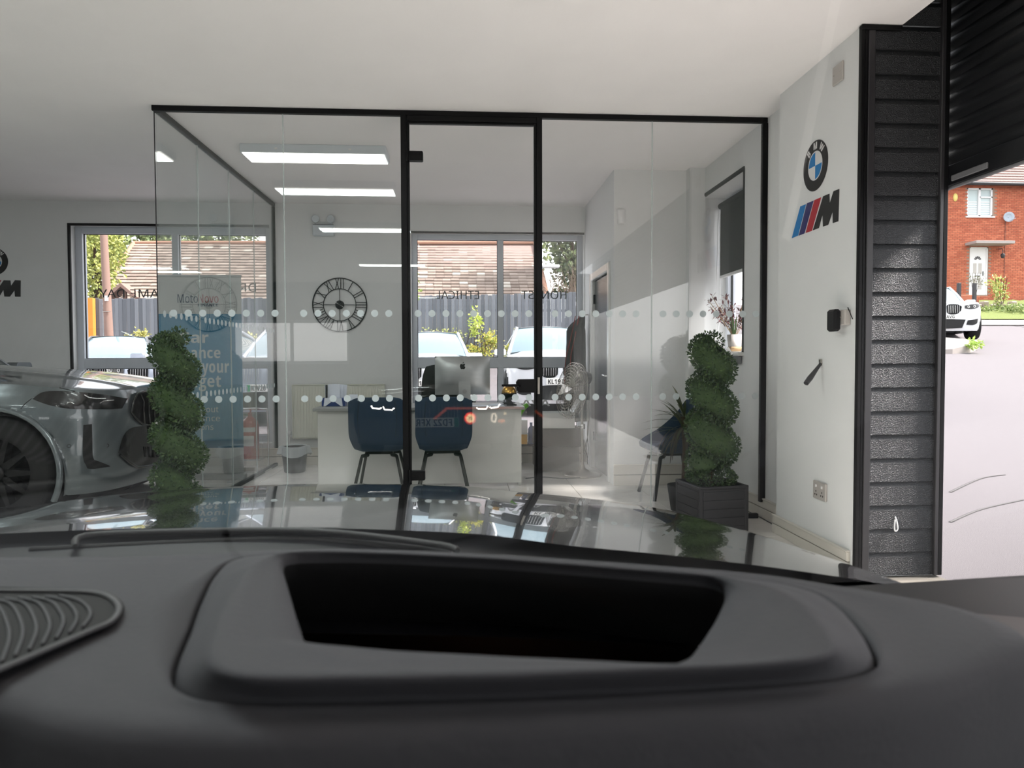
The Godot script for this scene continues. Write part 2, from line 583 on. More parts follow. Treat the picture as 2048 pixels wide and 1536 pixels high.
func room() -> void:
	# floor: slab and tiles
	var st := sh()
	box(st, Vector3(-9.4, -0.25, -8.5), Vector3(2.6, -0.012, 6.4))
	var fl := struct("floor", st, M.grout)
	var side := 0.6
	st = sh()
	cbox(st, Vector3(-0.2985, -0.012, -0.2985), Vector3(0.2985, 0, 0.2985), 0.002)
	var tile_mesh := finish(st)
	for i in 14:
		for j in 11:
			part(fl, "tile", tile_mesh, M.tile, Transform3D(Basis.IDENTITY, Vector3(2.2 - 0.3 - i * side, 0, -8.2 + 0.3 + j * side)))
	st = sh()
	box(st, Vector3(-9.4, -0.012, -8.2), Vector3(2.2 - 14 * side - 0.003, 0, -8.2 + 11 * side))
	box(st, Vector3(-9.4, -0.012, -8.2 + 11 * side + 0.003), Vector3(2.6, 0, 6.4))
	part(fl, "plain_screed", st, M.tile)
	st = sh()
	box(st, Vector3(-9.4, CEIL, -8.5), Vector3(2.33, CEIL + 0.5, 6.4))
	struct("ceiling", st, M.ceiling)
	# back wall with the two shop windows
	st = sh()
	holed(st, "x", -9.4, 2.6, -0.2, CEIL, BZ - 0.3, BZ, [[-4.36, -2.19, 0.26, 2.70], [-0.61, 1.385, 0.26, 2.65]])
	struct("wall_back", st, M.wall)
	var w1 := window_frame("window_1", "large shop window beside the roller banner with dark beading", "x", [-4.36, -2.19], [0.26, 2.70], BZ - 0.22, BZ - 0.12, [[-3.31, -3.24]], [[1.105, 1.22]], 0.075)
	st = sh()
	for e in [[-4.375, -4.35, 0.26, 2.715], [-4.35, -2.19, 2.69, 2.715]]:
		box(st, Vector3(e[0], e[2], BZ - 0.02), Vector3(e[1], e[3], BZ + 0.006))
	part(w1, "edge_bead", st, M.black_matt)
	st = sh()
	cbox(st, Vector3(-4.36, 0.235, BZ - 0.13), Vector3(-2.19, 0.262, BZ + 0.03), 0.006)
	part(w1, "sill", st, M.white_gloss)
	var letter := func(w, text, pa, pb, py, h):
		var a := atz(pa, py, BZ - 0.165)
		var b := atz(pb, py, BZ - 0.165)
		words(w, "lettering", text, h, M.text_dark, facing(Vector3(0, 0, -1), (a + b) / 2.0), false, absf(b.x - a.x))
	letter.call(w1, "SAME DAY", 199, 331, 587, 0.092)
	letter.call(w1, "DRIVE AWAY", 352, 512, 575, 0.092)
	var w2 := window_frame("window_2", "tall shop window behind the desk with grey frame", "x", [-0.61, 1.385], [0.26, 2.65], BZ - 0.22, BZ - 0.12, [[0.385, 0.45]], [[1.10, 1.22]], 0.06)
	st = sh()
	box(st, Vector3(-0.61, 2.64, BZ - 0.02), Vector3(1.385, 2.66, BZ + 0.006))
	part(w2, "edge_bead", st, M.black_matt)
	st = sh()
	cbox(st, Vector3(-0.61, 0.235, BZ - 0.13), Vector3(1.385, 0.262, BZ + 0.03), 0.006)
	part(w2, "sill", st, M.white_gloss)
	letter.call(w2, "ETHICAL", 871, 958, 590, 0.095)
	letter.call(w2, "HONEST", 1043, 1133, 590, 0.095)
	for e in [["TAI", 1033, 1071, 778], ["AVA", 1043, 1100, 806]]:
		var a := atz(e[1], e[3], BZ - 0.165)
		var b := atz(e[2], e[3], BZ - 0.165)
		words(w2, "white_lettering", e[0], 0.072, M.logo_white, facing(Vector3(0, 0, -1), (a + b) / 2.0), true, absf(b.x - a.x))
	# right wall: office window, thicker pier by the roller door
	st = sh()
	holed(st, "z", BZ - 0.3, -3.732, -0.2, CEIL, 2.23, 2.575, [[-6.62, -5.58, 1.24, 2.71]])
	struct("wall_right", st, M.wall)
	st = sh()
	box(st, Vector3(2.23, -0.2, 4.2), Vector3(2.58, CEIL, 6.4))
	struct("wall_right_rear", st, M.wall)
	st = sh()
	box(st, Vector3(2.12, 0, -4.70), Vector3(2.23, CEIL, -3.732))
	struct("wall_pier", st, M.wall)
	var w3 := window_frame("window_3", "narrow office window under a dark roller blind", "z", [-6.62, -5.58], [1.24, 2.71], 2.47, 2.55, [[-6.14, -6.08]], [], 0.06)
	st = sh()
	cbox(st, Vector3(2.18, 1.215, -6.64), Vector3(2.48, 1.245, -5.56), 0.006)
	part(w3, "sill", st, M.white_gloss)
	st = sh()
	cbox(st, Vector3(2.19, 1.15, -6.62), Vector3(2.225, 1.214, -5.585), 0.006)
	part(w3, "sill_trunking", st, M.rubber)
	st = sh()
	for e in [[-6.63, -5.57, 2.70, 2.725], [-5.585, -5.565, 1.24, 2.71]]:
		box(st, Vector3(2.222, e[2], e[0]), Vector3(2.245, e[3], e[1]))
	part(w3, "edge_bead", st, M.black_matt)
	var bl := thing("roller_blind", "dark grey roller blind pulled halfway down the office window", "blind", Vector3(2.40, 0, 0))
	st = sh()
	box(st, Vector3(-0.002, 1.97, -6.56), Vector3(0.002, 2.62, -5.62))
	part(bl, "fabric", st, M.blind)
	st = sh()
	tube(st, [Vector3(0.01, 2.625, -6.585), Vector3(0.01, 2.625, -5.6)], 0.03, 14)
	part(bl, "roll", st, M.blind)
	st = sh()
	cbox(st, Vector3(-0.009, 1.945, -6.56), Vector3(0.009, 1.972, -5.62), 0.003)
	part(bl, "bottom_bar", st, M.white)
	st = sh()
	tube(st, [Vector3(-0.02, 2.6, -6.57), Vector3(-0.03, 2.0, -6.575), Vector3(-0.03, 1.45, -6.575), Vector3(-0.015, 1.43, -6.565), Vector3(-0.005, 1.6, -6.56), Vector3(-0.005, 2.55, -6.56)], 0.003, 6)
	part(bl, "pull_cord", st, M.white)
	# the store room boxed into the far corner, with its dark door
	st = sh()
	holed(st, "z", BZ, -6.70, 0, CEIL, 1.395, 1.50, [[-7.74, -6.82, -0.01, 2.06]])
	box(st, Vector3(1.395, 0, -6.70), Vector3(2.23, CEIL, -6.60))
	box(st, Vector3(2.08, 0, -6.60), Vector3(2.23, CEIL, -6.50))
	struct("wall_store_room", st, M.wall)
	var d2 := Node3D.new()
	d2.name = "door_2"
	add_child(d2)
	tag(d2, "dark grey glossy door of the store room beside the coats", "door", "", "structure")
	st = sh()
	cbox(st, Vector3(1.42, 0.01, -7.72), Vector3(1.46, 2.04, -6.84), 0.003)
	part(d2, "leaf", st, M.grey_door)
	for e in [[-7.81, -7.73, 0.0, 2.13], [-6.83, -6.75, 0.0, 2.13], [-7.73, -6.83, 2.05, 2.13]]:
		st = sh()
		cbox(st, Vector3(1.375, e[2], e[0]), Vector3(1.43, e[3], e[1]), 0.008)
		part(d2, "architrave", st, M.white_gloss)
	st = sh()
	tube(st, [Vector3(1.42, 1.03, -6.91), Vector3(1.375, 1.03, -6.91), Vector3(1.37, 1.03, -6.92), Vector3(1.37, 1.035, -7.03)], 0.009, 8)
	lathe(st, [[0.0, 0.0], [0.026, 0.0], [0.026, 0.008], [0.0, 0.008]], 16, Transform3D(Basis(Vector3.FORWARD, PI / 2), Vector3(1.42, 1.03, -6.91)) )
	part(d2, "lever_handle", st, M.chrome)
	for y in [0.3, 1.8]:
		st = sh()
		cbox(st, Vector3(1.405, y, -7.735), Vector3(1.42, y + 0.1, -7.71), 0.002)
		part(d2, "hinge", st, M.black)
	# other walls that close the showroom
	st = sh()
	box(st, Vector3(-9.4, -0.2, BZ - 0.3), Vector3(-9.0, CEIL, 6.4))
	struct("wall_left", st, M.wall)
	st = sh()
	holed(st, "x", -9.4, 2.6, -0.2, CEIL, 6.0, 6.3, [[-5.25, -2.62, 1.12, 2.12]])
	struct("wall_rear", st, M.wall_rear)
	window_frame("window_4", "wide two-pane window in the rear wall of the showroom", "x", [-5.25, -2.62], [1.12, 2.12], 6.1, 6.2, [[-3.95, -3.89]], [], 0.06)
	# skirting
	skirting("baseboard_back", Vector3(-4.9, 0, BZ), Vector3(1.39, 0, BZ), Vector3(0, 0, 1), 0.2)
	skirting("baseboard_right", Vector3(2.23, 0, -6.5), Vector3(2.23, 0, -4.72), Vector3(-1, 0, 0), 0.15)
	skirting("baseboard_pier", Vector3(2.12, 0, -4.72), Vector3(2.12, 0, -3.76), Vector3(-1, 0, 0), 0.125)
	skirting("baseboard_store_room", Vector3(1.395, 0, -6.60), Vector3(2.08, 0, -6.60), Vector3(0, 0, 1), 0.2)
	# lights: one in the office, two rows over the showroom
	lamp_panel(Vector3(-1.235, CEIL, -6.13), "lit white panel light on the ceiling inside the glass office", "", LAMP * 0.3)
	for z in [-3.0, -0.9, 2.5]:
		lamp_panel(Vector3(-1.28, CEIL, z), "lit white panel light on the ceiling over the dark car with the display recess", "panel lights above the showroom cars")
	for z in [-3.4, 0.4, 3.6]:  # unseen row; its first lamp put back and boosted to brighten the back-left wall
		lamp_panel(Vector3(-5.6, CEIL, z), "unseen lit white panel light above the grey car's side of the showroom", "panel lights in the far row of the showroom", LAMP * (1.7 if z < -3.0 else 1.0))

func pane_with_dots(parent: Node, u0: float, u1: float, front: bool, y0: float, y1: float) -> void:
	# one sheet of glass of the partition with its two rows of frosted dots
	var st := sh()
	if front:
		cbox(st, Vector3(u0, y0, GZ - 0.005), Vector3(u1, y1, GZ + 0.005), 0.001)
	else:
		cbox(st, Vector3(SX - 0.005, y0, u0), Vector3(SX + 0.005, y1, u1), 0.001)
	var p := part(parent, "pane", st, M.partition if front else M.side_partition)
	if not M.has("dot_mesh"):
		st = sh()
		prism(st, circle(0.025, 22), 0.0, 0.0008)
		M.dot_mesh = finish(st)
	var first := -2.04 if front else GZ - 0.075
	for k in range(-60, 60):
		var u := first + k * 0.0998
		if u < u0 + 0.03 or u > u1 - 0.03:
			continue
		for y in [1.522, 0.914]:
			part(p, "dot", M.dot_mesh, M.frost, Transform3D(Basis.IDENTITY, Vector3(u, y, GZ + 0.0055)) if front else Transform3D(Basis(Vector3.UP, PI / 2), Vector3(SX + 0.0055, y, u)))

func partition() -> void:
	var t := thing("glass_partition", "frameless glass office partition with black rails and frosted dots", "partition")
	var bar := func(nm, lo, hi, m = M.black):
		var st := sh()
		cbox(st, lo, hi, 0.003)
		return part(t, nm, st, m)
	bar.call("top_rail", Vector3(SX - 0.02, 2.922, GZ - 0.02), Vector3(2.225, CEIL - 0.001, GZ + 0.02))
	bar.call("side_top_rail", Vector3(SX - 0.02, 2.922, BZ + 0.005), Vector3(SX + 0.02, CEIL - 0.001, GZ - 0.025))
	bar.call("end_post", Vector3(2.190, 0.12, GZ - 0.02), Vector3(2.2295, 2.92, GZ + 0.02))
	bar.call("wall_channel", Vector3(SX - 0.018, 0.2, BZ + 0.003), Vector3(SX + 0.018, 2.92, BZ + 0.025))
	bar.call("bottom_rail", Vector3(SX - 0.02, 0.001, GZ - 0.02), Vector3(-0.452, 0.035, GZ + 0.02))
	bar.call("bottom_rail", Vector3(0.562, 0.001, GZ - 0.02), Vector3(2.18, 0.035, GZ + 0.02))
	bar.call("side_bottom_rail", Vector3(SX - 0.02, 0.001, BZ + 0.03), Vector3(SX + 0.02, 0.035, GZ - 0.025))
	bar.call("door_jamb", Vector3(-0.448, 0.001, GZ - 0.03), Vector3(-0.405, 2.921, GZ + 0.03))
	bar.call("door_jamb", Vector3(0.520, 0.001, GZ - 0.03), Vector3(0.560, 2.921, GZ + 0.03))
	bar.call("door_head", Vector3(-0.404, 2.884, GZ - 0.03), Vector3(0.519, 2.921, GZ + 0.03))
	pane_with_dots(t, SX - 0.004, -1.274, true, 0.03, 2.93)
	pane_with_dots(t, -1.268, -0.449, true, 0.03, 2.93)
	pane_with_dots(t, 0.561, 1.366, true, 0.03, 2.93)
	pane_with_dots(t, 1.372, 2.189, true, 0.03, 2.93)
	var zs := []
	for k in 5:
		zs.append(lerpf(GZ - 0.008, BZ + 0.01, k / 4.0))
	for k in 4:
		pane_with_dots(t, zs[k + 1] + 0.003, zs[k] - 0.003, false, 0.03, 2.93)
	for e in [-1.271, 1.369]:
		bar.call("glass_joint", Vector3(e - 0.0035, 0.035, GZ - 0.006), Vector3(e + 0.0035, 2.92, GZ + 0.006), M.seal)
	for k in [1, 2, 3]:
		bar.call("glass_joint", Vector3(SX - 0.006, 0.035, zs[k] - 0.003), Vector3(SX + 0.006, 2.92, zs[k] + 0.003), M.seal)
	bar.call("corner_edge", Vector3(SX - 0.012, 0.035, GZ - 0.007), Vector3(SX - 0.006, 2.92, GZ + 0.006), M.trim_dark)
	# the glass door
	var d := Node3D.new()
	d.name = "door_1"
	add_child(d)
	tag(d, "black framed glass door of the office with frosted dots", "door", "", "structure")
	var st := sh()
	cbox(st, Vector3(-0.392, 0.012, GZ - 0.005), Vector3(0.505, 2.872, GZ + 0.005), 0.001)
	var p := part(d, "pane", st, M.partition)
	for k in 9:
		for y in [1.522, 0.914]:
			part(p, "dot", M.dot_mesh, M.frost, Transform3D(Basis.IDENTITY, Vector3(-0.335 + k * 0.0998, y, GZ + 0.0055)))
	for e in [[-0.403, -0.388, 0.008, 2.882], [0.502, 0.518, 0.008, 2.882], [-0.388, 0.502, 2.868, 2.882], [-0.388, 0.502, 0.008, 0.03]]:
		st = sh()
		cbox(st, Vector3(e[0], e[2], GZ - 0.018), Vector3(e[1], e[3], GZ + 0.018), 0.002)
		part(d, "edge_profile", st, M.black)
	for y in [2.605, 0.32]:
		st = sh()
		cbox(st, Vector3(-0.405, y, GZ - 0.03), Vector3(-0.292, y + 0.068, GZ + 0.03), 0.006)
		tube(st, [Vector3(-0.402, y - 0.012, GZ + 0.034), Vector3(-0.402, y + 0.08, GZ + 0.034)], 0.011, 10)
		part(d, "hinge", st, M.black)
	st = sh()
	prism(st, [Vector2(0.372, 0.975), Vector2(0.385, 0.951), Vector2(0.515, 0.948), Vector2(0.515, 1.048), Vector2(0.385, 1.046), Vector2(0.370, 1.028)], GZ - 0.028, GZ + 0.028)
	part(d, "lock_case", st, M.black)
	st = sh()
	tube(st, [Vector3(0.39, 1.0, GZ + 0.028), Vector3(0.388, 1.0, GZ + 0.06), Vector3(0.375, 1.003, GZ + 0.066), Vector3(0.262, 1.004, GZ + 0.066)], [0.011, 0.011, 0.011, 0.008], 10)
	part(d, "lever_handle", st, M.black)
	st = sh()
	cbox(st, Vector3(0.524, 0.94, GZ + 0.031), Vector3(0.540, 1.06, GZ + 0.034), 0.001)
	part(d, "strike_plate", st, M.steel)

# ---- the car that the picture is taken from ----
const CX := -0.36                       # its centre line
const WS_BASE := Vector3(0, 0.985, -0.62)
const WS_RAKE := 0.5585                 # 32 degrees

func bonnet_rear(u: float) -> float:
	return 0.865 - 0.2 * u * u
func bonnet_front(u: float) -> float:
	return 2.0 - 0.16 * u * u - 0.16 * pow(absf(u), 6.0)
func bonnet_y(u: float, d: float) -> float:
	var dd := d + 2.0 - bonnet_front(u)
	var base := stable([[0.6, 1.004], [0.85, 0.9835], [1.0, 0.9705], [1.2, 0.951], [1.4, 0.929], [1.6, 0.9035], [1.75, 0.8815], [1.85, 0.8625], [1.92, 0.842], [1.97, 0.812], [2.0, 0.77]], dd)
	var a := absf(u)
	var ridge := 0.007 * (1.0 - smoothstep(0.36, 0.50, a))
	return base - 0.055 * u * u - 1.1 * pow(maxf(0.0, a - 0.80), 2.0) + ridge - 0.007

func windscreen_hit(px: float, py: float) -> Array:
	# where the line of sight meets the windscreen, and where its mirror image goes on to
	var d := ray(px, py).normalized()
	var n := Vector3(0, -cos(WS_RAKE), sin(WS_RAKE))
	var hit := EYE + d * ((WS_BASE - EYE).dot(n) / d.dot(n))
	return [hit, d - n * (2.0 * d.dot(n))]
func hud_place(px: float, py: float, y := 0.92) -> Vector3:
	# the spot on the display in the recess that the windscreen shows there
	var h := windscreen_hit(px, py)
	return h[0] + h[1] * ((y - h[0].y) / h[1].y)
func hud_poly(parent: Node, nm: String, poly: Array, m: Material, y := 0.92) -> void:
	var st := sh()
	flat(st)
	var pv := PackedVector2Array(poly)
	var ix := Geometry2D.triangulate_polygon(pv)
	for i in range(0, ix.size(), 3):
		var q := []
		for k in 3:
			q.append(hud_place(pv[ix[i + k]].x, pv[ix[i + k]].y, y))
		if (q[1] - q[0]).cross(q[2] - q[0]).y > 0.0:
			tri(st, q[0], q[2], q[1])
		else:
			tri(st, q[0], q[1], q[2])
	part(parent, nm, st, m)
func hud_text(parent: Node, nm: String, text: String, cx: float, cy: float, hpx: float, m: Material, y := 0.922, bold := false, wpx := 0.0) -> void:
	var t := TextMesh.new()
	t.text = text
	t.font = font_bold if bold else font_plain
	t.font_size = 48
	t.pixel_size = 0.01
	t.depth = 0.0
	var ar := t.get_mesh_arrays()
	var v: PackedVector3Array = ar[Mesh.ARRAY_VERTEX]
	var ix: PackedInt32Array = ar[Mesh.ARRAY_INDEX]
	var lo := Vector3.ONE * 1e9
	var hi := -lo
	for p in v:
		lo = lo.min(p)
		hi = hi.max(p)
	var k := hpx / 0.343
	var kx := k if wpx <= 0.0 else wpx / (hi.x - lo.x)
	var st := sh()
	flat(st)
	for i in range(0, ix.size(), 3):
		var q := []
		for e in 3:
			var p := v[ix[i + e]]
			q.append(hud_place(cx + (p.x - (lo.x + hi.x) / 2.0) * kx, cy - (p.y - (lo.y + hi.y) / 2.0) * k, y))
		tri(st, q[0], q[1], q[2])
	part(parent, nm, st, m)

func polar(loop: Array, y: float, c: Vector2, n: int) -> Array:
	# a loop of pixels on the height y, as radii at n angles about c (world x, z)
	var pts := []
	for p in loop:
		var w := aty(p[0], p[1], p[2] if p.size() > 2 else y)
		var v := Vector2(w.x, w.z) - c
		pts.append([v.angle(), v.length(), w.y])
	pts.sort_custom(func(a, b): return a[0] < b[0])
	var o := []
	for k in n:
		var t := -PI + TAU * k / n
		var j := 0
		while j < pts.size() and pts[j][0] < t:
			j += 1
		var a = pts[j - 1] if j > 0 else pts[-1]
		var b = pts[j] if j < pts.size() else pts[0]
		var span := fposmod(b[0] - a[0], TAU)
		var s: float = fposmod(t - a[0], TAU) / maxf(span, 1e-6)
		# between two corners the edge is straight
		var pa: Vector2 = Vector2(cos(a[0]), sin(a[0])) * a[1]
		var pb: Vector2 = Vector2(cos(b[0]), sin(b[0])) * b[1]
		var d := Vector2(cos(t), sin(t))
		var e: Vector2 = pb - pa
		var den := d.cross(e)
		var r: float = pa.cross(e) / den if absf(den) > 1e-9 else lerpf(a[1], b[1], s)
		o.append([r, lerpf(a[2], b[2], s)])
	# soften the corners a little
	for pass_n in 3:
		var q := []
		for k in n:
			q.append([(o[(k - 1 + n) % n][0] + 2.0 * o[k][0] + o[(k + 1) % n][0]) / 4.0, (o[(k - 1 + n) % n][1] + 2.0 * o[k][1] + o[(k + 1) % n][1]) / 4.0])
		o = q
	return o
func loft(st: SurfaceTool, loops: Array, c: Vector2, closed_bottom := false) -> void:
	# loops: arrays of [radius, height] at the same angles
	soft(st)
	var n: int = loops[0].size()
	var at := func(l, k):
		var t: float = -PI + TAU * k / n
		return Vector3(c.x + cos(t) * loops[l][k][0], loops[l][k][1], c.y + sin(t) * loops[l][k][0])
	for l in loops.size() - 1:
		for k in n:
			var k2 := (k + 1) % n
			quad(st, at.call(l, k), at.call(l, k2), at.call(l + 1, k2), at.call(l + 1, k))
	if closed_bottom:
		var l := loops.size() - 1
		for k in n:
			tri(st, at.call(l, k), at.call(l, (k + 1) % n), Vector3(c.x, loops[l][0][1], c.y))
func mixed(a: Array, b: Array, t: float, dy := 0.0) -> Array:
	var o := []
	for k in a.size():
		o.append([lerpf(a[k][0], b[k][0], t), lerpf(a[k][1], b[k][1], t) + dy])
	return o
func scaled(a: Array, s: float, dy := 0.0) -> Array:
	return a.map(func(e): return [e[0] * s, e[1] + dy])

func dashboard(car: Node3D) -> void:
	var c3 := aty(1040, 1270, 1.035)
	var c := Vector2(c3.x, c3.z)
	var n := 240
	var ring := polar([[500, 1113], [450, 1126], [418, 1165], [395, 1215], [380, 1260], [358, 1310], [346, 1345], [353, 1377], [392, 1400], [450, 1409], [560, 1412], [800, 1408], [1024, 1402], [1300, 1390], [1500, 1378], [1650, 1367], [1715, 1356], [1748, 1338], [1754, 1315], [1730, 1272], [1690, 1225], [1640, 1190], [1560, 1169], [1450, 1158], [1200, 1139], [1000, 1124], [800, 1114], [650, 1110]], 1.03, c, n)
	var tray := polar([[560, 1109], [505, 1130], [470, 1180], [440, 1240], [414, 1318], [424, 1342], [470, 1360], [560, 1363], [800, 1360], [1024, 1356], [1300, 1345], [1500, 1336], [1630, 1324], [1672, 1312], [1676, 1292], [1650, 1256], [1600, 1205], [1545, 1176], [1450, 1158], [1200, 1138], [1000, 1122], [800, 1112], [650, 1107]], 1.046, c, n)
	var mouth := polar([[562, 1119], [572, 1150], [590, 1215], [612, 1284], [800, 1296], [1020, 1310], [1200, 1320], [1340, 1329, 1.040], [1385, 1300, 1.034], [1420, 1250, 1.03], [1450, 1205, 1.032], [1466, 1173, 1.038], [1400, 1163], [1200, 1146], [1000, 1130], [800, 1120], [700, 1117]], 1.042, c, n)
	var pad := polar([[-420, 1121, 1.024], [-420, 1290], [-200, 1372], [0, 1424], [100, 1459], [250, 1488], [400, 1497], [500, 1500], [760, 1494], [1024, 1482], [1300, 1466], [1500, 1452], [1700, 1428], [1800, 1408], [1900, 1376], [1980, 1338], [2060, 1300], [2075, 1288], [2040, 1262], [1960, 1230], [1870, 1208, 1.022], [1700, 1186, 1.024], [1560, 1163, 1.026], [1450, 1151, 1.027], [1200, 1132, 1.027], [1000, 1118, 1.027], [800, 1109, 1.027], [650, 1106, 1.026], [500, 1112, 1.024], [430, 1117, 1.024], [0, 1120, 1.024]], 1.02, c, n)
	var st := sh()
	var low := scaled(pad, 1.03)
	for e in low:
		e[1] = 0.80
	loft(st, [low, scaled(pad, 1.012, -0.02), scaled(pad, 1.008, -0.008), scaled(pad, 1.0, -0.001), scaled(pad, 0.985, 0.0025), mixed(pad, ring, 0.22, 0.004), mixed(pad, ring, 0.6, 0.002), mixed(pad, ring, 0.9), scaled(ring, 1.014, 0.001), scaled(ring, 1.007, -0.002), scaled(ring, 1.001, -0.009)], c)
	part(car, "dashboard_pad", st, M.dash)
	st = sh()
	loft(st, [scaled(ring, 1.0015, -0.009), scaled(ring, 0.995, -0.002), scaled(ring, 0.985, 0.002), mixed(ring, tray, 0.35, 0.001), mixed(ring, tray, 0.75, 0.0005), mixed(ring, tray, 0.95, 0.001), mixed(tray, mouth, 0.06, 0.002), mixed(tray, mouth, 0.25, 0.001), mixed(tray, mouth, 0.6, 0.001), mixed(tray, mouth, 0.92), scaled(mouth, 1.0, -0.003)], c)
	part(car, "display_surround", st, M.dash)
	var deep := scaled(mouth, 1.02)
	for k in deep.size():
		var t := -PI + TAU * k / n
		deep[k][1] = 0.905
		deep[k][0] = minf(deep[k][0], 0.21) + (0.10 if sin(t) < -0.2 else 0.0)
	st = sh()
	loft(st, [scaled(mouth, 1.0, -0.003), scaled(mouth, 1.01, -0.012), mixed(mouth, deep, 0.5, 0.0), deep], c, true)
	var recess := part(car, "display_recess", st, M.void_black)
	# the head-up display at the bottom of the recess, seen mirrored in the windscreen
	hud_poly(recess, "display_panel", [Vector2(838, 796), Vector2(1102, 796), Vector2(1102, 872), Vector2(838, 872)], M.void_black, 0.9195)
	for e in [[[866, 838], [871, 839], [895, 819], [892, 815]], [[892, 815], [895, 819], [1045, 816.5], [1045, 814]], [[1070, 820], [1070, 824], [1086, 836], [1087, 831]]]:
		hud_poly(recess, "guide_line", e.map(func(p): return Vector2(p[0], p[1])), M.hud_line, 0.9205)
	hud_poly(recess, "speed_sign_ring", circle(11.5, 24, Vector2(940.5, 836.5)), M.hud_red, 0.9210)
	hud_poly(recess, "speed_sign_face", circle(8.2, 24, Vector2(940.5, 836.5)), M.hud_cream, 0.9215)
	hud_text(recess, "speed_sign_number", "20", 940.5, 836.5, 8.0, M.void_black, 0.9220, true, 10.5)
	hud_text(recess, "speed_number", "0", 988, 835.5, 18.5, M.hud_white, 0.9205, false, 10.5)
	hud_text(recess, "speed_unit", "mph", 1003, 842, 5.5, M.hud_orange, 0.9205, true, 13.0)
	hud_poly(recess, "arrow_mark", [Vector2(1008, 829), Vector2(1010, 823), Vector2(1012, 829)], M.hud_cream, 0.9205)
	# loudspeaker grille let into the pad
	var edge := smooth_line([Vector2(-330, 1181), Vector2(-100, 1180), Vector2(120, 1182), Vector2(190, 1185), Vector2(224, 1197), Vector2(238, 1217), Vector2(222, 1243), Vector2(170, 1266), Vector2(0, 1338), Vector2(-160, 1400), Vector2(-330, 1380)], 5, true)
	var gy := 1.0325
	var wp := func(p, y): return aty(p.x, p.y, y)
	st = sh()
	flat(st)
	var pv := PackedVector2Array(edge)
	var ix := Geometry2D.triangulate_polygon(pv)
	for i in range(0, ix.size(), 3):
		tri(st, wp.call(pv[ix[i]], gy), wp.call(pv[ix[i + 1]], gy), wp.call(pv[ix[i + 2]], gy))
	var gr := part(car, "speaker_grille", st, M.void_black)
	st = sh()
	tube(st, edge.map(func(p): return wp.call(p, gy + 0.001)), 0.0019, 8, true, 0.7)
	part(gr, "grille_frame", st, M.grille_rim)
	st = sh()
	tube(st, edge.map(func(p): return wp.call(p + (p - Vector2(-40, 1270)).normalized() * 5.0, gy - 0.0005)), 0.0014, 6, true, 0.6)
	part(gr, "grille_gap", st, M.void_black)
	for k in 15:
		var bx := 178.0 - 27.0 * k
		var by := 1252.0 + 11.5 * k
		var top := 1196.0 + 1.6 * k
		var arc := smooth_line([Vector2(bx - 12, by + 2), Vector2(bx + 2, by - (by - top) * 0.35), Vector2(bx - 2, by - (by - top) * 0.65), Vector2(bx - 22, top + 4), Vector2(bx - 60, top - 5)], 5)
		arc = arc.filter(func(p): return Geometry2D.is_point_in_polygon(p, pv))
		if arc.size() > 2:
			st = sh()
			tube(st, arc.map(func(p): return wp.call(p, gy + 0.0008)), 0.0010, 5)
			part(gr, "grille_rib", st, M.grille_rib)

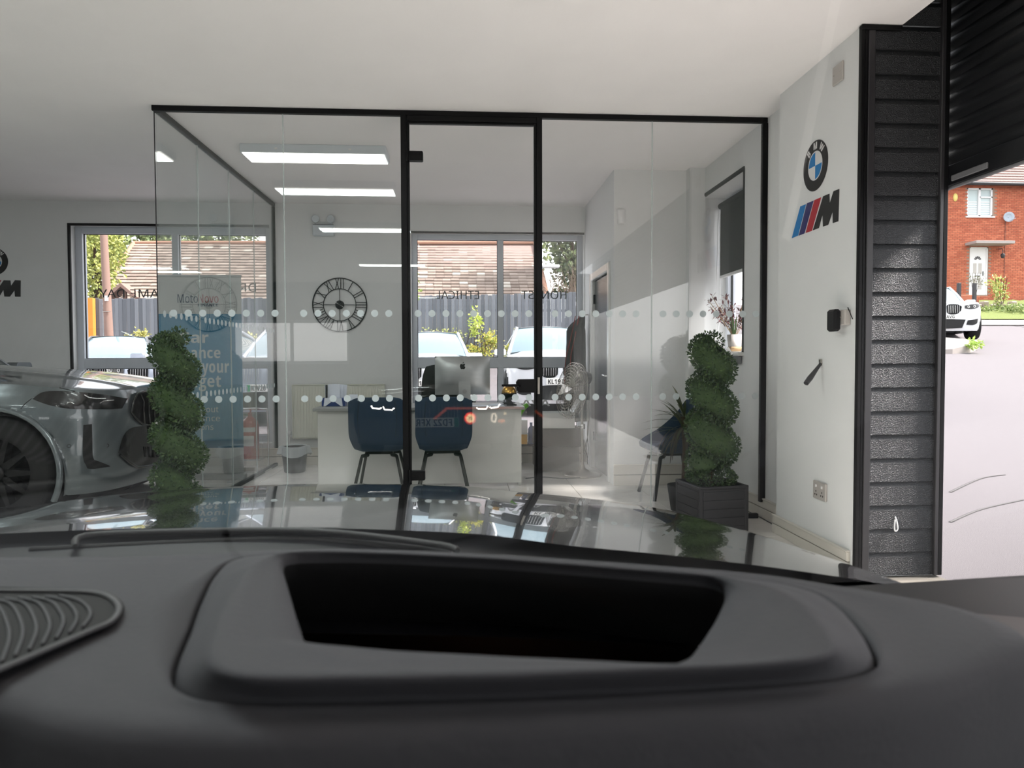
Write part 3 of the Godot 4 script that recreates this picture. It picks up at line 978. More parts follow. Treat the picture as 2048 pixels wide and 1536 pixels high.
func own_car() -> void:
	M.dash = paint(Color(0.30, 0.30, 0.315), 0.75)
	M.dash.metallic_specular = 0.35
	var leather := noise_tex(0.09, [[0.2, Color(0.4, 0.4, 0.4)], [0.7, Color(1, 1, 1)]], 256, 5, 3, FastNoiseLite.TYPE_CELLULAR)
	bump(M.dash, leather, 0.02)
	M.dash.uv1_triplanar = true
	M.dash.uv1_scale = Vector3.ONE * 9.0
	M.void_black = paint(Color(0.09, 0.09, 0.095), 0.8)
	M.grille_rim = paint(Color(0.31, 0.31, 0.32), 0.6)
	M.grille_rib = paint(Color(0.27, 0.27, 0.285), 0.6)
	M.hud_line = glow(Color(0.80, 0.36, 0.24), 1.3)
	M.hud_red = glow(Color(0.95, 0.26, 0.18), 3.2)
	M.hud_cream = glow(Color(1.0, 0.88, 0.66), 4.5)
	M.hud_white = glow(Color(1.0, 0.93, 0.84), 4.5)
	M.hud_orange = glow(Color(1.0, 0.55, 0.3), 3.0)
	M.own_paint = coat(paint(Color(0.055, 0.06, 0.07), 0.12, 0.35), 1.0, 0.01)
	M.own_paint.metallic_specular = 0.85
	M.cowl = paint(Color(0.05, 0.055, 0.075), 0.45)
	M.windscreen = glass(Color(0.3, 0.36, 0.36), 0.012)
	M.tyre = paint(Color(0.05, 0.05, 0.052), 0.85)
	M.lining = paint(Color(0.10, 0.10, 0.11), 0.9)
	M.drl = glow(Color(1.0, 0.99, 0.96), 16.0)
	M.lens = glass(Color(0.3, 0.3, 0.32), 0.25)
	M.plate_white = paint(Color(0.88, 0.88, 0.86), 0.35)
	M.plate_green = paint(Color(0.05, 0.52, 0.33), 0.35)
	M.ink = paint(Color(0.03, 0.03, 0.03), 0.5)
	M.alloy = paint(Color(0.55, 0.55, 0.57), 0.25, 1.0)
	var car := thing("dark_car", "glossy near-black car whose dashboard and bonnet point at the glass office", "car")
	var w := func(u: float, y: float, d: float): return Vector3(CX + u, y, -d)
	var st := sh()
	grid(st, 72, 56, func(a, b):
		var u := lerpf(-0.93, 0.93, a)
		var d := lerpf(bonnet_rear(u), bonnet_front(u), b)
		return w.call(u, bonnet_y(u, d), d))
	part(car, "bonnet", st, M.own_paint)
	# nose below the bonnet
	st = sh()
	grid(st, 48, 20, func(a, b):
		var u := lerpf(-0.93, 0.93, a)
		var top := bonnet_y(u, bonnet_front(u))
		var y := lerpf(top, 0.19, b)
		return w.call(u, y, bonnet_front(u) + 0.05 * sin(PI * minf(1.0, b * 1.15)) - 0.10 * b * b * b))
	part(car, "front_bumper", st, M.own_paint)
	for s in [-1.0, 1.0]:
		st = sh()
		prism(st, smooth_line([Vector2(0.015, 0.50), Vector2(0.02, 0.66), Vector2(0.07, 0.72), Vector2(0.27, 0.70), Vector2(0.33, 0.62), Vector2(0.28, 0.50), Vector2(0.10, 0.46)], 4, true), -0.02, 0.02, Transform3D(Basis.from_scale(Vector3(s, 1, 1)), Vector3(CX, 0, -2.035)))
		var kid := part(car, "kidney_grille", st, M.black)
		for k in 7:
			st = sh()
			cbox(st, Vector3(0.05 + k * 0.036, 0.485, -0.03), Vector3(0.058 + k * 0.036, 0.695, -0.02), 0.002, Transform3D(Basis.from_scale(Vector3(s, 1, 1)), Vector3(CX, 0, -2.035)))
			part(kid, "slat", st, M.chrome)
		# wings, wheels, sides
		st = sh()
		grid(st, 40, 14, func(a, b):
			var d := lerpf(0.6, bonnet_front(0.93), a)
			var top := bonnet_y(0.93, maxf(d, bonnet_rear(0.93)))
			return w.call(s * (0.93 + 0.035 * sin(PI * b)), lerpf(top, 0.30, b), d))
		part(car, "front_wing", st, M.own_paint)
		st = sh()
		grid(st, 20, 14, func(a, b):
			return w.call(s * (0.935 + 0.035 * sin(PI * b) - 0.01 * b), lerpf(0.93, 0.28, b), lerpf(0.6, -2.9, a)))
		part(car, "door_side", st, M.own_paint)
		for z in [1.15, -1.75]:
			var wl := Transform3D(Basis(Vector3(0, 0, 1), PI / 2), w.call(s * 0.82, 0.36, z))
			st = sh()
			lathe(st, [[0.22, -0.12], [0.33, -0.125], [0.358, -0.10], [0.36, 0.0], [0.358, 0.10], [0.33, 0.125], [0.22, 0.12]], 36, wl)
			var ty := part(car, "tyre", st, M.tyre)
			st = sh()
			lathe(st, [[0.0, -0.06], [0.05, -0.06], [0.22, -0.11], [0.235, -0.12], [0.235, 0.12], [0.22, 0.11], [0.05, 0.06], [0.0, 0.06]], 28, wl)
			part(ty, "rim", st, M.alloy)
		# windscreen pillar, roof rails
		st = sh()
		tube(st, [w.call(s * 1.06, 0.93, 0.70), w.call(s * 0.97, 1.05, 0.46), w.call(s * 0.80, 1.27, 0.14), w.call(s * 0.70, 1.45, -0.16), w.call(s * 0.66, 1.50, -0.6), w.call(s * 0.66, 1.50, -1.6), w.call(s * 0.70, 1.38, -2.3), w.call(s * 0.80, 1.0, -2.9)], [0.04, 0.04, 0.04, 0.04, 0.05, 0.05, 0.06, 0.08], 8)
		part(car, "roof_pillar", st, M.black_matt)
		st = sh()
		tube(st, [w.call(s * 0.90, 0.93, -0.75), w.call(s * 0.69, 1.48, -0.85)], 0.06, 8)
		part(car, "door_pillar", st, M.black_matt)
		for e in [[-0.30, -0.70, 0.06], [-0.80, -2.05, 0.0]]:
			st = sh()
			flat(st)
			quad(st, w.call(s * 0.90, 0.94, 0.35 if e[0] > -0.5 else -0.80), w.call(s * 0.90, 0.94, e[1]), w.call(s * 0.69, 1.47, e[1] if e[0] < -0.5 else -0.78), w.call(s * 0.69, 1.47, e[0] + 0.05))
			part(car, "side_window", st, M.windscreen)
	st = sh()
	grid(st, 10, 12, func(a, b):
		var u := lerpf(-0.70, 0.70, a)
		return w.call(u, 1.505 - 0.06 * u * u - 0.05 * pow(absf(b - 0.45) * 2.0, 2.0) , lerpf(-0.12, -2.2, b)))
	part(car, "roof", st, M.own_paint)
	st = sh()
	grid(st, 10, 12, func(a, b):
		var u := lerpf(-0.69, 0.69, a)
		return w.call(u, 1.475 - 0.06 * u * u - 0.05 * pow(absf(b - 0.45) * 2.0, 2.0) , lerpf(-0.12, -2.2, b)))
	part(car, "headlining", st, M.lining)
	st = sh()
	box(st, w.call(-0.9, 0.27, -2.9), w.call(0.9, 0.30, 0.6))
	box(st, w.call(-0.9, 0.30, -2.92), w.call(0.9, 1.0, -2.86))
	part(car, "cabin_floor", st, M.lining)
	# scuttle between bonnet and glass, with the wiper lying on it
	st = sh()
	grid(st, 48, 10, func(a, b):
		var u := lerpf(-0.97, 0.97, a)
		var d := lerpf(bonnet_rear(u) + 0.05, 0.69 - 0.18 * u * u, b)
		return w.call(u, bonnet_y(u, bonnet_rear(u)) - 0.010 - 0.006 * sin(b * PI) + 0.004 * b, d))
	part(car, "scuttle_panel", st, M.cowl)
	st = sh()
	var sweep := [[150, 1093], [170, 1072], [330, 1064], [560, 1061], [700, 1068], [880, 1090], [915, 1101]]
	tube(st, smooth_line(sweep.map(func(p): return aty(p[0], p[1], 0.975 + 0.003)), 4), [0.003] + range(23).map(func(k): return 0.004) + [0.003], 8)
	var wip := part(car, "wiper_arm", st, M.wiper_grey)
	st = sh()
	tube(st, smooth_line([[60, 1100], [400, 1084], [620, 1079], [900, 1104]].map(func(p): return aty(p[0], p[1], 0.968)), 6), 0.004, 6)
	part(wip, "wiper_blade", st, M.black_matt)
	# windscreen
	st = sh()
	flat(st)
	var up := Vector3(0, sin(WS_RAKE), cos(WS_RAKE))
	var b0 := WS_BASE + Vector3(CX - 0.97, 0, 0) - up * 0.03
	var b1 := WS_BASE + Vector3(CX + 0.97, 0, 0) - up * 0.03
	quad(st, b0, b1, WS_BASE + Vector3(CX + 0.70, 0, 0) + up * 0.86, WS_BASE + Vector3(CX - 0.70, 0, 0) + up * 0.86)
	part(car, "windscreen", st, M.windscreen)
	dashboard(car)
	st = sh()
	grid(st, 30, 6, func(a, b):
		var u := lerpf(-0.97, 0.97, a)
		return w.call(u, lerpf(0.995, 0.968, b) - 0.02 * u * u, lerpf(0.50, 0.70, b) - 0.16 * u * u))
	part(car, "screen_shelf", st, M.cowl)
	st = sh()
	grid(st, 8, 8, func(a, b): return w.call(lerpf(0.70, 0.97, a), 0.945 + 0.01 * a, lerpf(0.70, 0.2, b)))
	part(car, "pillar_trim", st, M.cowl)
	# daytime running lights and number plate: their mirror images show in the office glass
	var mirror := func(px, py, z): return Vector3(1, 1, 0) * atz(px, py, 2.0 * GZ - z) + Vector3(0, 0, z)
	for side in [[[742, 811, 745, 816, 759, 818, 763, 815], [766, 813, 769, 819, 784, 820, 789, 816]], [[953, 815, 957, 818, 972, 818, 976, 812], [979, 814, 983, 816, 996, 814, 1000, 808]]]:
		var pts := []
		for b in side:
			for k in 4:
				pts.append(mirror.call(b[k * 2], b[k * 2 + 1], -2.03))
		st = sh()
		var mid: Vector3 = (pts[0] + pts[7]) / 2.0
		prism(st, rounded(mid.x - 0.19, mid.y - 0.055, mid.x + 0.19, mid.y + 0.055, 0.035), -2.02, -1.90)
		var lamp := part(car, "headlight", st, M.black)
		for b in 2:
			st = sh()
			tube(st, pts.slice(b * 4, b * 4 + 4), 0.011, 6)
			part(lamp, "daytime_running_light", st, M.drl)
	var pa: Vector3 = mirror.call(828, 845, -2.075)
	var pb: Vector3 = mirror.call(918, 845, -2.075)
	var pc := (pa + pb) / 2.0
	var half := absf(pb.x - pa.x) / 2.0
	st = sh()
	cbox(st, Vector3(-half, -0.055, -0.004), Vector3(half, 0.055, 0.004), 0.002)
	var plate := part(car, "number_plate", st, M.plate_white, facing(Vector3(0, 0, -1), pc))
	st = sh()
	cbox(st, Vector3(-half + 0.002, -0.053, 0.004), Vector3(-half + 0.055, 0.053, 0.0048), 0.0005)
	part(plate, "green_band", st, M.plate_green)
	words(plate, "lettering", "FD22 XFR", 0.079, M.ink, Transform3D(Basis.IDENTITY, Vector3(0.03, 0, 0.005)), true, half * 2.0 - 0.10)

func wall_logo(xf: Transform3D, label: String) -> void:
	# vinyl emblem: ring with four quarters and three letters, above a slanted stripe mark
	var t := thing("wall_emblem", label, "emblem")
	t.transform = xf
	var zl := func(x, y):
		# a point measured on the pier wall
		var w := atx(1560.0 + x / 6.4, 260.0 + y / 6.4, 2.12)
		return Vector2(w.z + 3.92, w.y - 1.97)
	var c := Vector2(-0.28, 0.383)
	var at := Transform3D(Basis.IDENTITY, Vector3(c.x, c.y, 0))
	var st := sh()
	annulus(st, 0.087, 0.150, 0.0, 0.002, 56, at)
	part(t, "black_ring", st, M.logo_black)
	st = sh()
	annulus(st, 0.080, 0.087, 0.0, 0.0022, 56, at)
	part(t, "white_ring", st, M.logo_white)
	for k in 4:
		st = sh()
		var q := [Vector2.ZERO]
		for i in 13:
			var a := TAU * (k + i / 12.0) / 4.0
			q.append(Vector2(cos(a), sin(a)) * 0.080)
		prism(st, q, 0.0, 0.002, at)
		part(t, "quarter", st, M.logo_blue if k % 2 else M.logo_white)
	for e in [["B", 0.72], ["M", 0.0], ["W", -0.72]]:
		var a: float = e[1]
		var x2 := at * Transform3D(Basis(Vector3(0, 0, 1), a), Vector3(-sin(a) * 0.119, cos(a) * 0.119, 0.0025))
		words(t, "letter", e[0], 0.040, M.logo_white, x2, true)
	var k := 0
	for s in [[155, 235, 335, 265, 1385, 1350, 950, 978], [245, 315, 432, 350, 1352, 1325, 905, 938], [332, 410, 530, 445, 1318, 1292, 862, 897]]:
		st = sh()
		prism(st, [zl.call(s[0], s[4]), zl.call(s[1], s[5]), zl.call(s[2], s[6]), zl.call(s[3], s[7])], 0.0, 0.002)
		part(t, ["light_blue_stripe", "navy_stripe", "red_stripe"][k], st, [M.logo_blue, M.logo_navy, M.logo_red][k])
		k += 1
	st = sh()
	var mp := [[425, 1285], [500, 1255], [548, 1080], [555, 1237], [620, 1215], [678, 1042], [680, 1192], [750, 1168], [762, 755], [690, 783], [640, 942], [636, 815], [557, 848]].map(func(p): return zl.call(p[0], p[1]))
	prism(st, mp, 0.0, 0.002)
	part(t, "black_letter", st, M.logo_black)

func walls_things() -> void:
	wall_logo(facing(Vector3(-1, 0, 0), Vector3(2.119, 1.97, -3.92)), "blue, black and white car emblem stuck on the pier beside the roller door")
	wall_logo(facing(Vector3(0, 0, 1), Vector3(-4.88, 1.905, BZ + 0.001)), "car emblem stuck on the back wall beside the banner's shop window")
	# cladding on the reveal of the roller door
	var t := thing("black_cladding", "dark grey shiplap cladding of embossed boards on the door reveal", "cladding")
	var pitch := 0.1289
	var st := sh()
	prism(st, [Vector2(0, 0.0), Vector2(0.015, 0.0), Vector2(0.015, 0.100), Vector2(0.002, 0.1285), Vector2(0, 0.1285)], 0.0, 1.0)
	var board := finish(st)
	var y := 1.593 - pitch * 12.0 - pitch * 0.36
	while y < 3.4:
		var x0 := 2.186 if y < 2.84 else 2.337
		var y0 := maxf(y, 0.0)
		# profile x -> world z, profile y -> world y, profile z -> world x
		part(t, "board", board, M.cladding, Transform3D(Basis(Vector3(0, 0, 1), Vector3(0, 1, 0), Vector3(2.555 - x0, 0, 0)), Vector3(x0, y, -3.72)))
		y += pitch
	for e in [[2.108, 2.128, 2.955, 0.03, M.black], [2.130, 2.148, 2.955, 0.024, M.black], [2.150, 2.188, 2.955, 0.028, M.trim_dark], [2.553, 2.574, 3.4, 0.035, M.trim_dark]]:
		st = sh()
		cbox(st, Vector3(e[0], 0.0, -3.72), Vector3(e[1], e[2], -3.72 + e[3]), 0.003)
		part(t, "edge_trim", st, e[4])
	st = sh()
	cbox(st, Vector3(2.108, 2.93, -3.72), Vector3(2.33, 2.957, -3.685), 0.003)
	part(t, "head_trim", st, M.black)
	st = sh()
	var lp := atz(1790, 1033, -3.70)
	tube(st, smooth_line([lp, lp + Vector3(0.004, -0.03, 0.012), lp + Vector3(0.008, -0.066, 0.012), lp + Vector3(-0.004, -0.078, 0.012), lp + Vector3(-0.010, -0.06, 0.012), lp + Vector3(-0.006, -0.015, 0.010)], 4), 0.004, 6)
	single("cord_loop", "white cord loop hanging from a cladding board", "cord", st, M.white)
	# roller shutter, two thirds up
	var r := thing("roller_shutter", "black slatted roller shutter rolled up above the doorway", "shutter")
	st = sh()
	var prof := []
	for k in 9:
		var a := k / 8.0
		prof.append(Vector2(-0.011 * sin(PI * a), 0.077 * a))
	prof.append_array([Vector2(0.004, 0.079), Vector2(0.008, 0.0)])
	prism(st, prof, -0.09, 7.9)
	var slat := finish(st)
	var sy := atx(1886, 383, 2.62).y
	for k in 17:
		part(r, "slat", slat, M.shutter, Transform3D(Basis.IDENTITY, Vector3(2.62, sy + 0.125 + k * 0.0765, -3.70)))
	st = sh()
	cbox(st, Vector3(2.605, sy + 0.012, -3.79), Vector3(2.635, sy + 0.124, 4.2), 0.004)
	part(r, "bottom_bar", st, M.shutter)
	st = sh()
	cbox(st, Vector3(2.61, sy - 0.004, -3.79), Vector3(2.63, sy + 0.012, 4.2), 0.004)
	part(r, "rubber_seal", st, M.rubber)
	st = sh()
	cbox(st, Vector3(2.576, 0.0, -3.76), Vector3(2.602, 3.45, -3.69), 0.003)
	part(r, "guide_rail", st, M.black)
	st = sh()
	cbox(st, Vector3(2.592, sy + 0.03, -3.66), Vector3(2.604, sy + 0.06, -3.40), 0.003)
	part(r, "lock_plate", st, M.rubber)
	st = sh()
	box(st, Vector3(2.332, 3.45, -3.76), Vector3(2.75, 3.55, 4.3))
	box(st, Vector3(2.64, 3.2, -3.76), Vector3(2.72, 3.45, 4.3))
	struct("ceiling_shutter_box", st, M.black_matt, "black box above the doorway that takes up the rolled shutter", "housing")
	# fittings on the pier
	var plate := func(nm, label, cat, z0, z1, y0, y1, d, m):
		var s := sh()
		cbox(s, Vector3(2.12 - d, y0, z0), Vector3(2.12, y1, z1), minf(0.004, d * 0.4))
		return single(nm, label, cat, s, m)
	var b: MeshInstance3D = plate.call("blank_plate", "grey blanking plate high on the pier", "plate", -3.995, -3.885, 2.745, 2.852, 0.012, M.plastic_white)
	for e in [-3.975, -3.905]:
		st = sh()
		lathe(st, [[0.0, 0.002], [0.005, 0.002], [0.005, 0.0]], 10, Transform3D(Basis(Vector3(0, 0, 1), PI / 2), Vector3(2.108, 2.798, e)))
		part(b, "screw", st, M.steel)
	b = plate.call("double_socket", "grey double power socket low on the pier", "socket", -4.165, -4.015, 0.345, 0.452, 0.014, M.plastic_white)
	for e in [-4.125, -4.055]:
		st = sh()
		cbox(st, Vector3(2.102, 0.415, e - 0.008), Vector3(2.107, 0.432, e + 0.008), 0.002)
		part(b, "switch", st, M.white)
		for q in [[0.0, 0.392], [-0.011, 0.372], [0.011, 0.372]]:
			st = sh()
			cbox(st, Vector3(2.1045, q[1] - 0.005, e + q[0] - 0.003), Vector3(2.1065, q[1] + 0.005, e + q[0] + 0.003), 0.0005)
			part(b, "socket_hole", st, M.black)
	var kx := 2.045
	var k0 := atx(1652, 640, kx)
	var k1 := atx(1669, 640, kx)
	var kb := thing("key_switch", "open black key switch box with exposed grey innards on the pier", "switch")
	st = sh()
	var ky0 := atx(1660, 663, kx).y
	var ky1 := atx(1660, 619, kx).y
	cbox(st, Vector3(kx, ky0, k0.z), Vector3(2.085, ky1, k1.z), 0.012)
	part(kb, "cover", st, M.black)
	st = sh()
	var c0 := atx(1677, 640, 2.10)
	var c1 := atx(1695, 640, 2.10)
	cbox(st, Vector3(2.085, ky0 + 0.035, c0.z), Vector3(2.119, ky1 - 0.005, c1.z), 0.004)
	part(kb, "back_box", st, M.plastic_white)
	st = sh()
	for i in 5:
		cbox(st, Vector3(2.078, ky0 + 0.045 + i * 0.014, c0.z + 0.008 + 0.012 * (i % 3)), Vector3(2.086, ky0 + 0.055 + i * 0.014, c0.z + 0.035 + 0.012 * (i % 3)), 0.002)
	part(kb, "terminals", st, M.steel)
	st = sh()
	tube(st, [Vector3(2.10, ky1 - 0.01, c1.z + 0.01), Vector3(2.09, ky1 + 0.004, c1.z + 0.02), Vector3(2.10, ky1 - 0.03, c1.z + 0.028), Vector3(2.118, ky1 - 0.06, c1.z + 0.02)], 0.0025, 5)
	part(kb, "wire", st, M.black)
	var la := atx(1643, 725, 2.12)
	var lb := atx(1612, 767, 1.99)
	var lv := thing("wall_lever", "slim dark metal lever sticking out of the pier", "lever")
	st = sh()
	tube(st, [la, la.lerp(lb, 0.3), la.lerp(lb, 0.75), lb], [0.008, 0.011, 0.017, 0.015], 10)
	part(lv, "arm", st, M.lever)
	st = sh()
	cbox(st, la + Vector3(-0.012, -0.02, -0.012), la + Vector3(-0.001, 0.02, 0.012), 0.003)
	part(lv, "bracket", st, M.steel)

func tub_chair(label: String, at: Vector3, turn: float, group := "") -> Node3D:
	# upholstered bucket chair on a swivel plate with four flat splayed legs; it faces local +z
	var t := thing("blue_tub_chair", label, "chair", at, turn, group)
	var inner_mid := smooth_line([Vector2(0.245, 0.445), Vector2(0.20, 0.472), Vector2(0.0, 0.462), Vector2(-0.15, 0.47), Vector2(-0.20, 0.54), Vector2(-0.225, 0.70), Vector2(-0.25, 0.872)], 4)
	var inner_wing := smooth_line([Vector2(0.225, 0.452), Vector2(0.17, 0.495), Vector2(0.03, 0.575), Vector2(-0.10, 0.68), Vector2(-0.17, 0.76), Vector2(-0.215, 0.82), Vector2(-0.262, 0.845)], 4)
	var outer := smooth_line([Vector2(-0.268, 0.868), Vector2(-0.29, 0.75), Vector2(-0.285, 0.60), Vector2(-0.245, 0.45), Vector2(-0.16, 0.397), Vector2(0.0, 0.388), Vector2(0.18, 0.398), Vector2(0.243, 0.425)], 4)
	var outer_wing := smooth_line([Vector2(-0.27, 0.84), Vector2(-0.275, 0.74), Vector2(-0.265, 0.60), Vector2(-0.225, 0.47), Vector2(-0.15, 0.415), Vector2(0.0, 0.405), Vector2(0.17, 0.412), Vector2(0.225, 0.435)], 4)
	var rings := []
	var nv := 20
	for i in nv + 1:
		var v := -1.0 + 2.0 * i / nv
		var a := absf(v)
		var b := smoothstep(0.55, 0.97, a)
		var ring := []
		for k in inner_mid.size():
			var p: Vector2 = inner_mid[k].lerp(inner_wing[k], b)
			ring.append(Vector3(v * lerpf(0.232, 0.245, clampf((p.y - 0.45) * 4.0, 0.0, 1.0)), p.y, p.x))
		for k in outer.size():
			var p: Vector2 = outer[k].lerp(outer_wing[k], smoothstep(0.7, 1.0, a))
			ring.append(Vector3(v * lerpf(0.205, 0.245, smoothstep(0.38, 0.56, p.y)), p.y, p.x))
		rings.append(ring)
	var st := sh()
	soft(st)
	var n: int = rings[0].size()
	for i in nv:
		for k in n:
			quad(st, rings[i][k], rings[i][(k + 1) % n], rings[i + 1][(k + 1) % n], rings[i + 1][k])
	for i in [0, nv]:
		var mid := Vector3.ZERO
		for k in inner_mid.size():
			quad(st, rings[i][k], rings[i][(k + 1) % n], rings[i][n - 2 - k if k < n - 2 else 0], rings[i][n - 1 - k])
	var shell := part(t, "upholstered_shell", st, M.velvet)
	for s in [-1.0, 1.0]:
		st = sh()
		tube(st, [Vector3(s * 0.15, 0.84, -0.283), Vector3(s * 0.165, 0.70, -0.2935), Vector3(s * 0.155, 0.55, -0.278), Vector3(s * 0.13, 0.44, -0.236)], 0.003, 6)
		part(shell, "seam", st, M.velvet_seam)
	st = sh()
	cbox(st, Vector3(-0.11, 0.365, -0.11), Vector3(0.11, 0.392, 0.11), 0.006)
	part(t, "swivel_plate", st, M.black)
	for sx in [-1.0, 1.0]:
		for sz in [-1.0, 1.0]:
			st = sh()
			var a := Vector3(sx * 0.10, 0.36, sz * 0.10)
			var b := Vector3(sx * 0.15, 0.355, sz * 0.15)
			var c := Vector3(sx * 0.225, 0.002, sz * 0.225)
			tube(st, [a, b, b.lerp(c, 0.06), c], 0.017, 4)
			part(t, "leg", st, M.black)
	return t

func leaf_blade(st: SurfaceTool, base: Vector3, dir: Vector3, length: float, width: float, droop: float, n := 6) -> void:
	# a long arching leaf with a folded middle
	soft(st)
	var side := dir.cross(Vector3.UP).normalized()
	if side.length() < 0.1:
		side = Vector3.RIGHT
	var prev := []
	var p := base
	var d := dir.normalized()
	for k in n + 1:
		var s := float(k) / n
		var w := width * sin(PI * clampf(s * 0.85 + 0.12, 0.0, 1.0)) * 0.5
		var nrm := side.cross(d).normalized()
		var row := [p - side * w + nrm * w * 0.25, p, p + side * w + nrm * w * 0.25]
		if k > 0:
			for j in 2:
				quad(st, prev[j], prev[j + 1], row[j + 1], row[j])
		prev = row
		d = (d + Vector3(0, -droop / n * (0.5 + s), 0)).normalized()
		p += d * length / n

func scatter(parent: Node, nm: String, mesh: Mesh, m: Material, places: Array, colors: Array) -> MultiMeshInstance3D:
	var mm := MultiMesh.new()
	mm.transform_format = MultiMesh.TRANSFORM_3D
	mm.use_colors = true
	mm.mesh = mesh
	mm.instance_count = places.size()
	for i in places.size():
		mm.set_instance_transform(i, places[i])
		mm.set_instance_color(i, colors[i])
	var o := MultiMeshInstance3D.new()
	o.name = nm
	o.multimesh = mm
	o.material_override = m
	parent.add_child(o, true)
	o.set_meta("kind", "stuff")
	return o

func small_leaf() -> Mesh:
	var st := sh()
	flat(st)
	var a := Vector3(0, 0, 0)
	var tip := Vector3(0, 1, 0.12)
	var l := Vector3(-0.30, 0.5, 0.16)
	var r := Vector3(0.30, 0.5, 0.16)
	var mid := Vector3(0, 0.5, 0.0)
	tri(st, a, l, mid); tri(st, a, mid, r); tri(st, l, tip, mid); tri(st, mid, tip, r)
	return finish(st)

func topiary(label: String, at: Vector3, turn: float, foot: float, top: float, turns: float, phase: float, r_low: float, r_high: float, s_low: float, s_high: float, seed_n: int, lean := 0.0) -> Node3D:
	var t := thing("spiral_topiary", label, "plant", at, turn)
	var rng := RandomNumberGenerator.new()
	rng.seed = seed_n
	var st := sh()
	var hw := 0.175
	for k in 4:
		var q := Transform3D(Basis(Vector3.UP, PI / 2 * k), Vector3.ZERO)
		var side := sh()
		flat(side)
		box(side, Vector3(-hw, 0, hw - 0.012), Vector3(hw, 0.32, hw), q)
		var pn := part(t, "planter_side", side, M.planter)
		side = sh()
		for j in 5:
			box(side, Vector3(-hw + 0.022, 0.012 + j * 0.059, hw), Vector3(hw - 0.022, 0.012 + j * 0.059 + 0.053, hw + 0.004), q)
		part(pn, "planter_board", side, M.planter)
		side = sh()
		cbox(side, Vector3(hw - 0.02, 0, hw - 0.02), Vector3(hw + 0.006, 0.325, hw + 0.006), 0.004, q)
		part(t, "planter_corner", side, M.planter)
		side = sh()
		cbox(side, Vector3(-hw - 0.004, 0.318, hw - 0.02), Vector3(hw + 0.004, 0.336, hw + 0.008), 0.004, q)
		part(t, "planter_rim", side, M.planter)
	st = sh()
	box(st, Vector3(-hw + 0.01, 0.27, -hw + 0.01), Vector3(hw - 0.01, 0.30, hw - 0.01))
	part(t, "soil", st, M.soil)
	st = sh()
	tube(st, [Vector3(0, 0.28, 0), Vector3(lean * 0.5, (foot + top) / 2.0, 0), Vector3(lean, top - 0.08, 0)], 0.014, 8)
	part(t, "stem", st, M.bark)
	var path := func(s):
		var a: float = phase + TAU * turns * s
		var rr: float = lerpf(s_low, s_high, s) * smoothstep(-0.08, 0.12, s)
		return Vector3(lean * s + cos(a) * rr, lerpf(foot, top, s), sin(a) * rr)
	var thick := func(s): return lerpf(r_low, r_high, s) * (1.0 if s < 0.94 else lerpf(1.0, 0.72, (s - 0.94) / 0.06)) * (1.0 if s > 0.05 else lerpf(0.85, 1.0, s / 0.05))
	st = sh()
	var core := []
	var cr := []
	for k in 61:
		core.append(path.call(k / 60.0))
		cr.append(thick.call(k / 60.0) * 0.80)
	tube(st, core, cr, 12)
	part(t, "twig_core", st, M.leaf_core)
	var places := []
	var colors := []
	for i in 8200:
		var s := rng.randf()
		var p: Vector3 = path.call(s)
		var d: Vector3 = (path.call(minf(1.0, s + 0.01)) - path.call(maxf(0.0, s - 0.01))).normalized()
		var e := Vector3(rng.randfn(), rng.randfn(), rng.randfn()).normalized()
		if s > 0.03 and s < 0.97:
			e = (e - d * e.dot(d)).normalized()
		var pos: Vector3 = p + e * thick.call(s) * (0.84 + 0.15 * rng.randf())
		var out := (e + Vector3(rng.randfn(), rng.randfn() + 0.3, rng.randfn()) * 0.55).normalized()
		var b := Basis(Quaternion(Vector3.UP, out)) * Basis(Vector3.UP, rng.randf() * TAU)
		var size := 0.017 + 0.011 * rng.randf()
		places.append(Transform3D(b.scaled(Vector3.ONE * size), pos))
		var g := rng.randf()
		colors.append(Color(0.020, 0.050, 0.017).lerp(Color(0.065, 0.115, 0.028), g * g))
	for i in 1500:
		var e := Vector3(rng.randfn(), rng.randfn(), rng.randfn()).normalized()
		var out := (e + Vector3(rng.randfn(), rng.randfn() + 0.3, rng.randfn()) * 0.5).normalized()
		var b := Basis(Quaternion(Vector3.UP, out)) * Basis(Vector3.UP, rng.randf() * TAU)
		places.append(Transform3D(b.scaled(Vector3.ONE * rng.randf_range(0.017, 0.028)), Vector3(0, foot - 0.04, 0) + e * Vector3(r_low + 0.035, 0.075, r_low + 0.035)))
		var g := rng.randf()
		colors.append(Color(0.020, 0.050, 0.017).lerp(Color(0.065, 0.115, 0.028), g * g))
	scatter(t, "foliage", M.leaf_mesh, M.leaf, places, colors)
	return t

func stroke_bars(st: SurfaceTool, glyphs: String, h: float, w: float) -> void:
	# Roman numeral strokes in the plane z = 0, centred
	var adv := {"I": 0.028, "V": 0.055, "X": 0.055}
	var total := 0.0
	for g in glyphs:
		total += adv[g]
	var x := -total / 2.0
	var bar := func(x0, x1):
		flat(st)
		prism(st, [Vector2(x0 - w, -h / 2), Vector2(x0 + w, -h / 2), Vector2(x1 + w, h / 2), Vector2(x1 - w, h / 2)], 0.0, 0.006)
	for g in glyphs:
		var a: float = adv[g]
		if g == "I":
			bar.call(x + a / 2, x + a / 2)
		elif g == "V":
			bar.call(x + a / 2, x + 0.008)
			bar.call(x + a / 2, x + a - 0.008)
		else:
			bar.call(x + 0.008, x + a - 0.008)
			bar.call(x + a - 0.008, x + 0.008)
		x += a

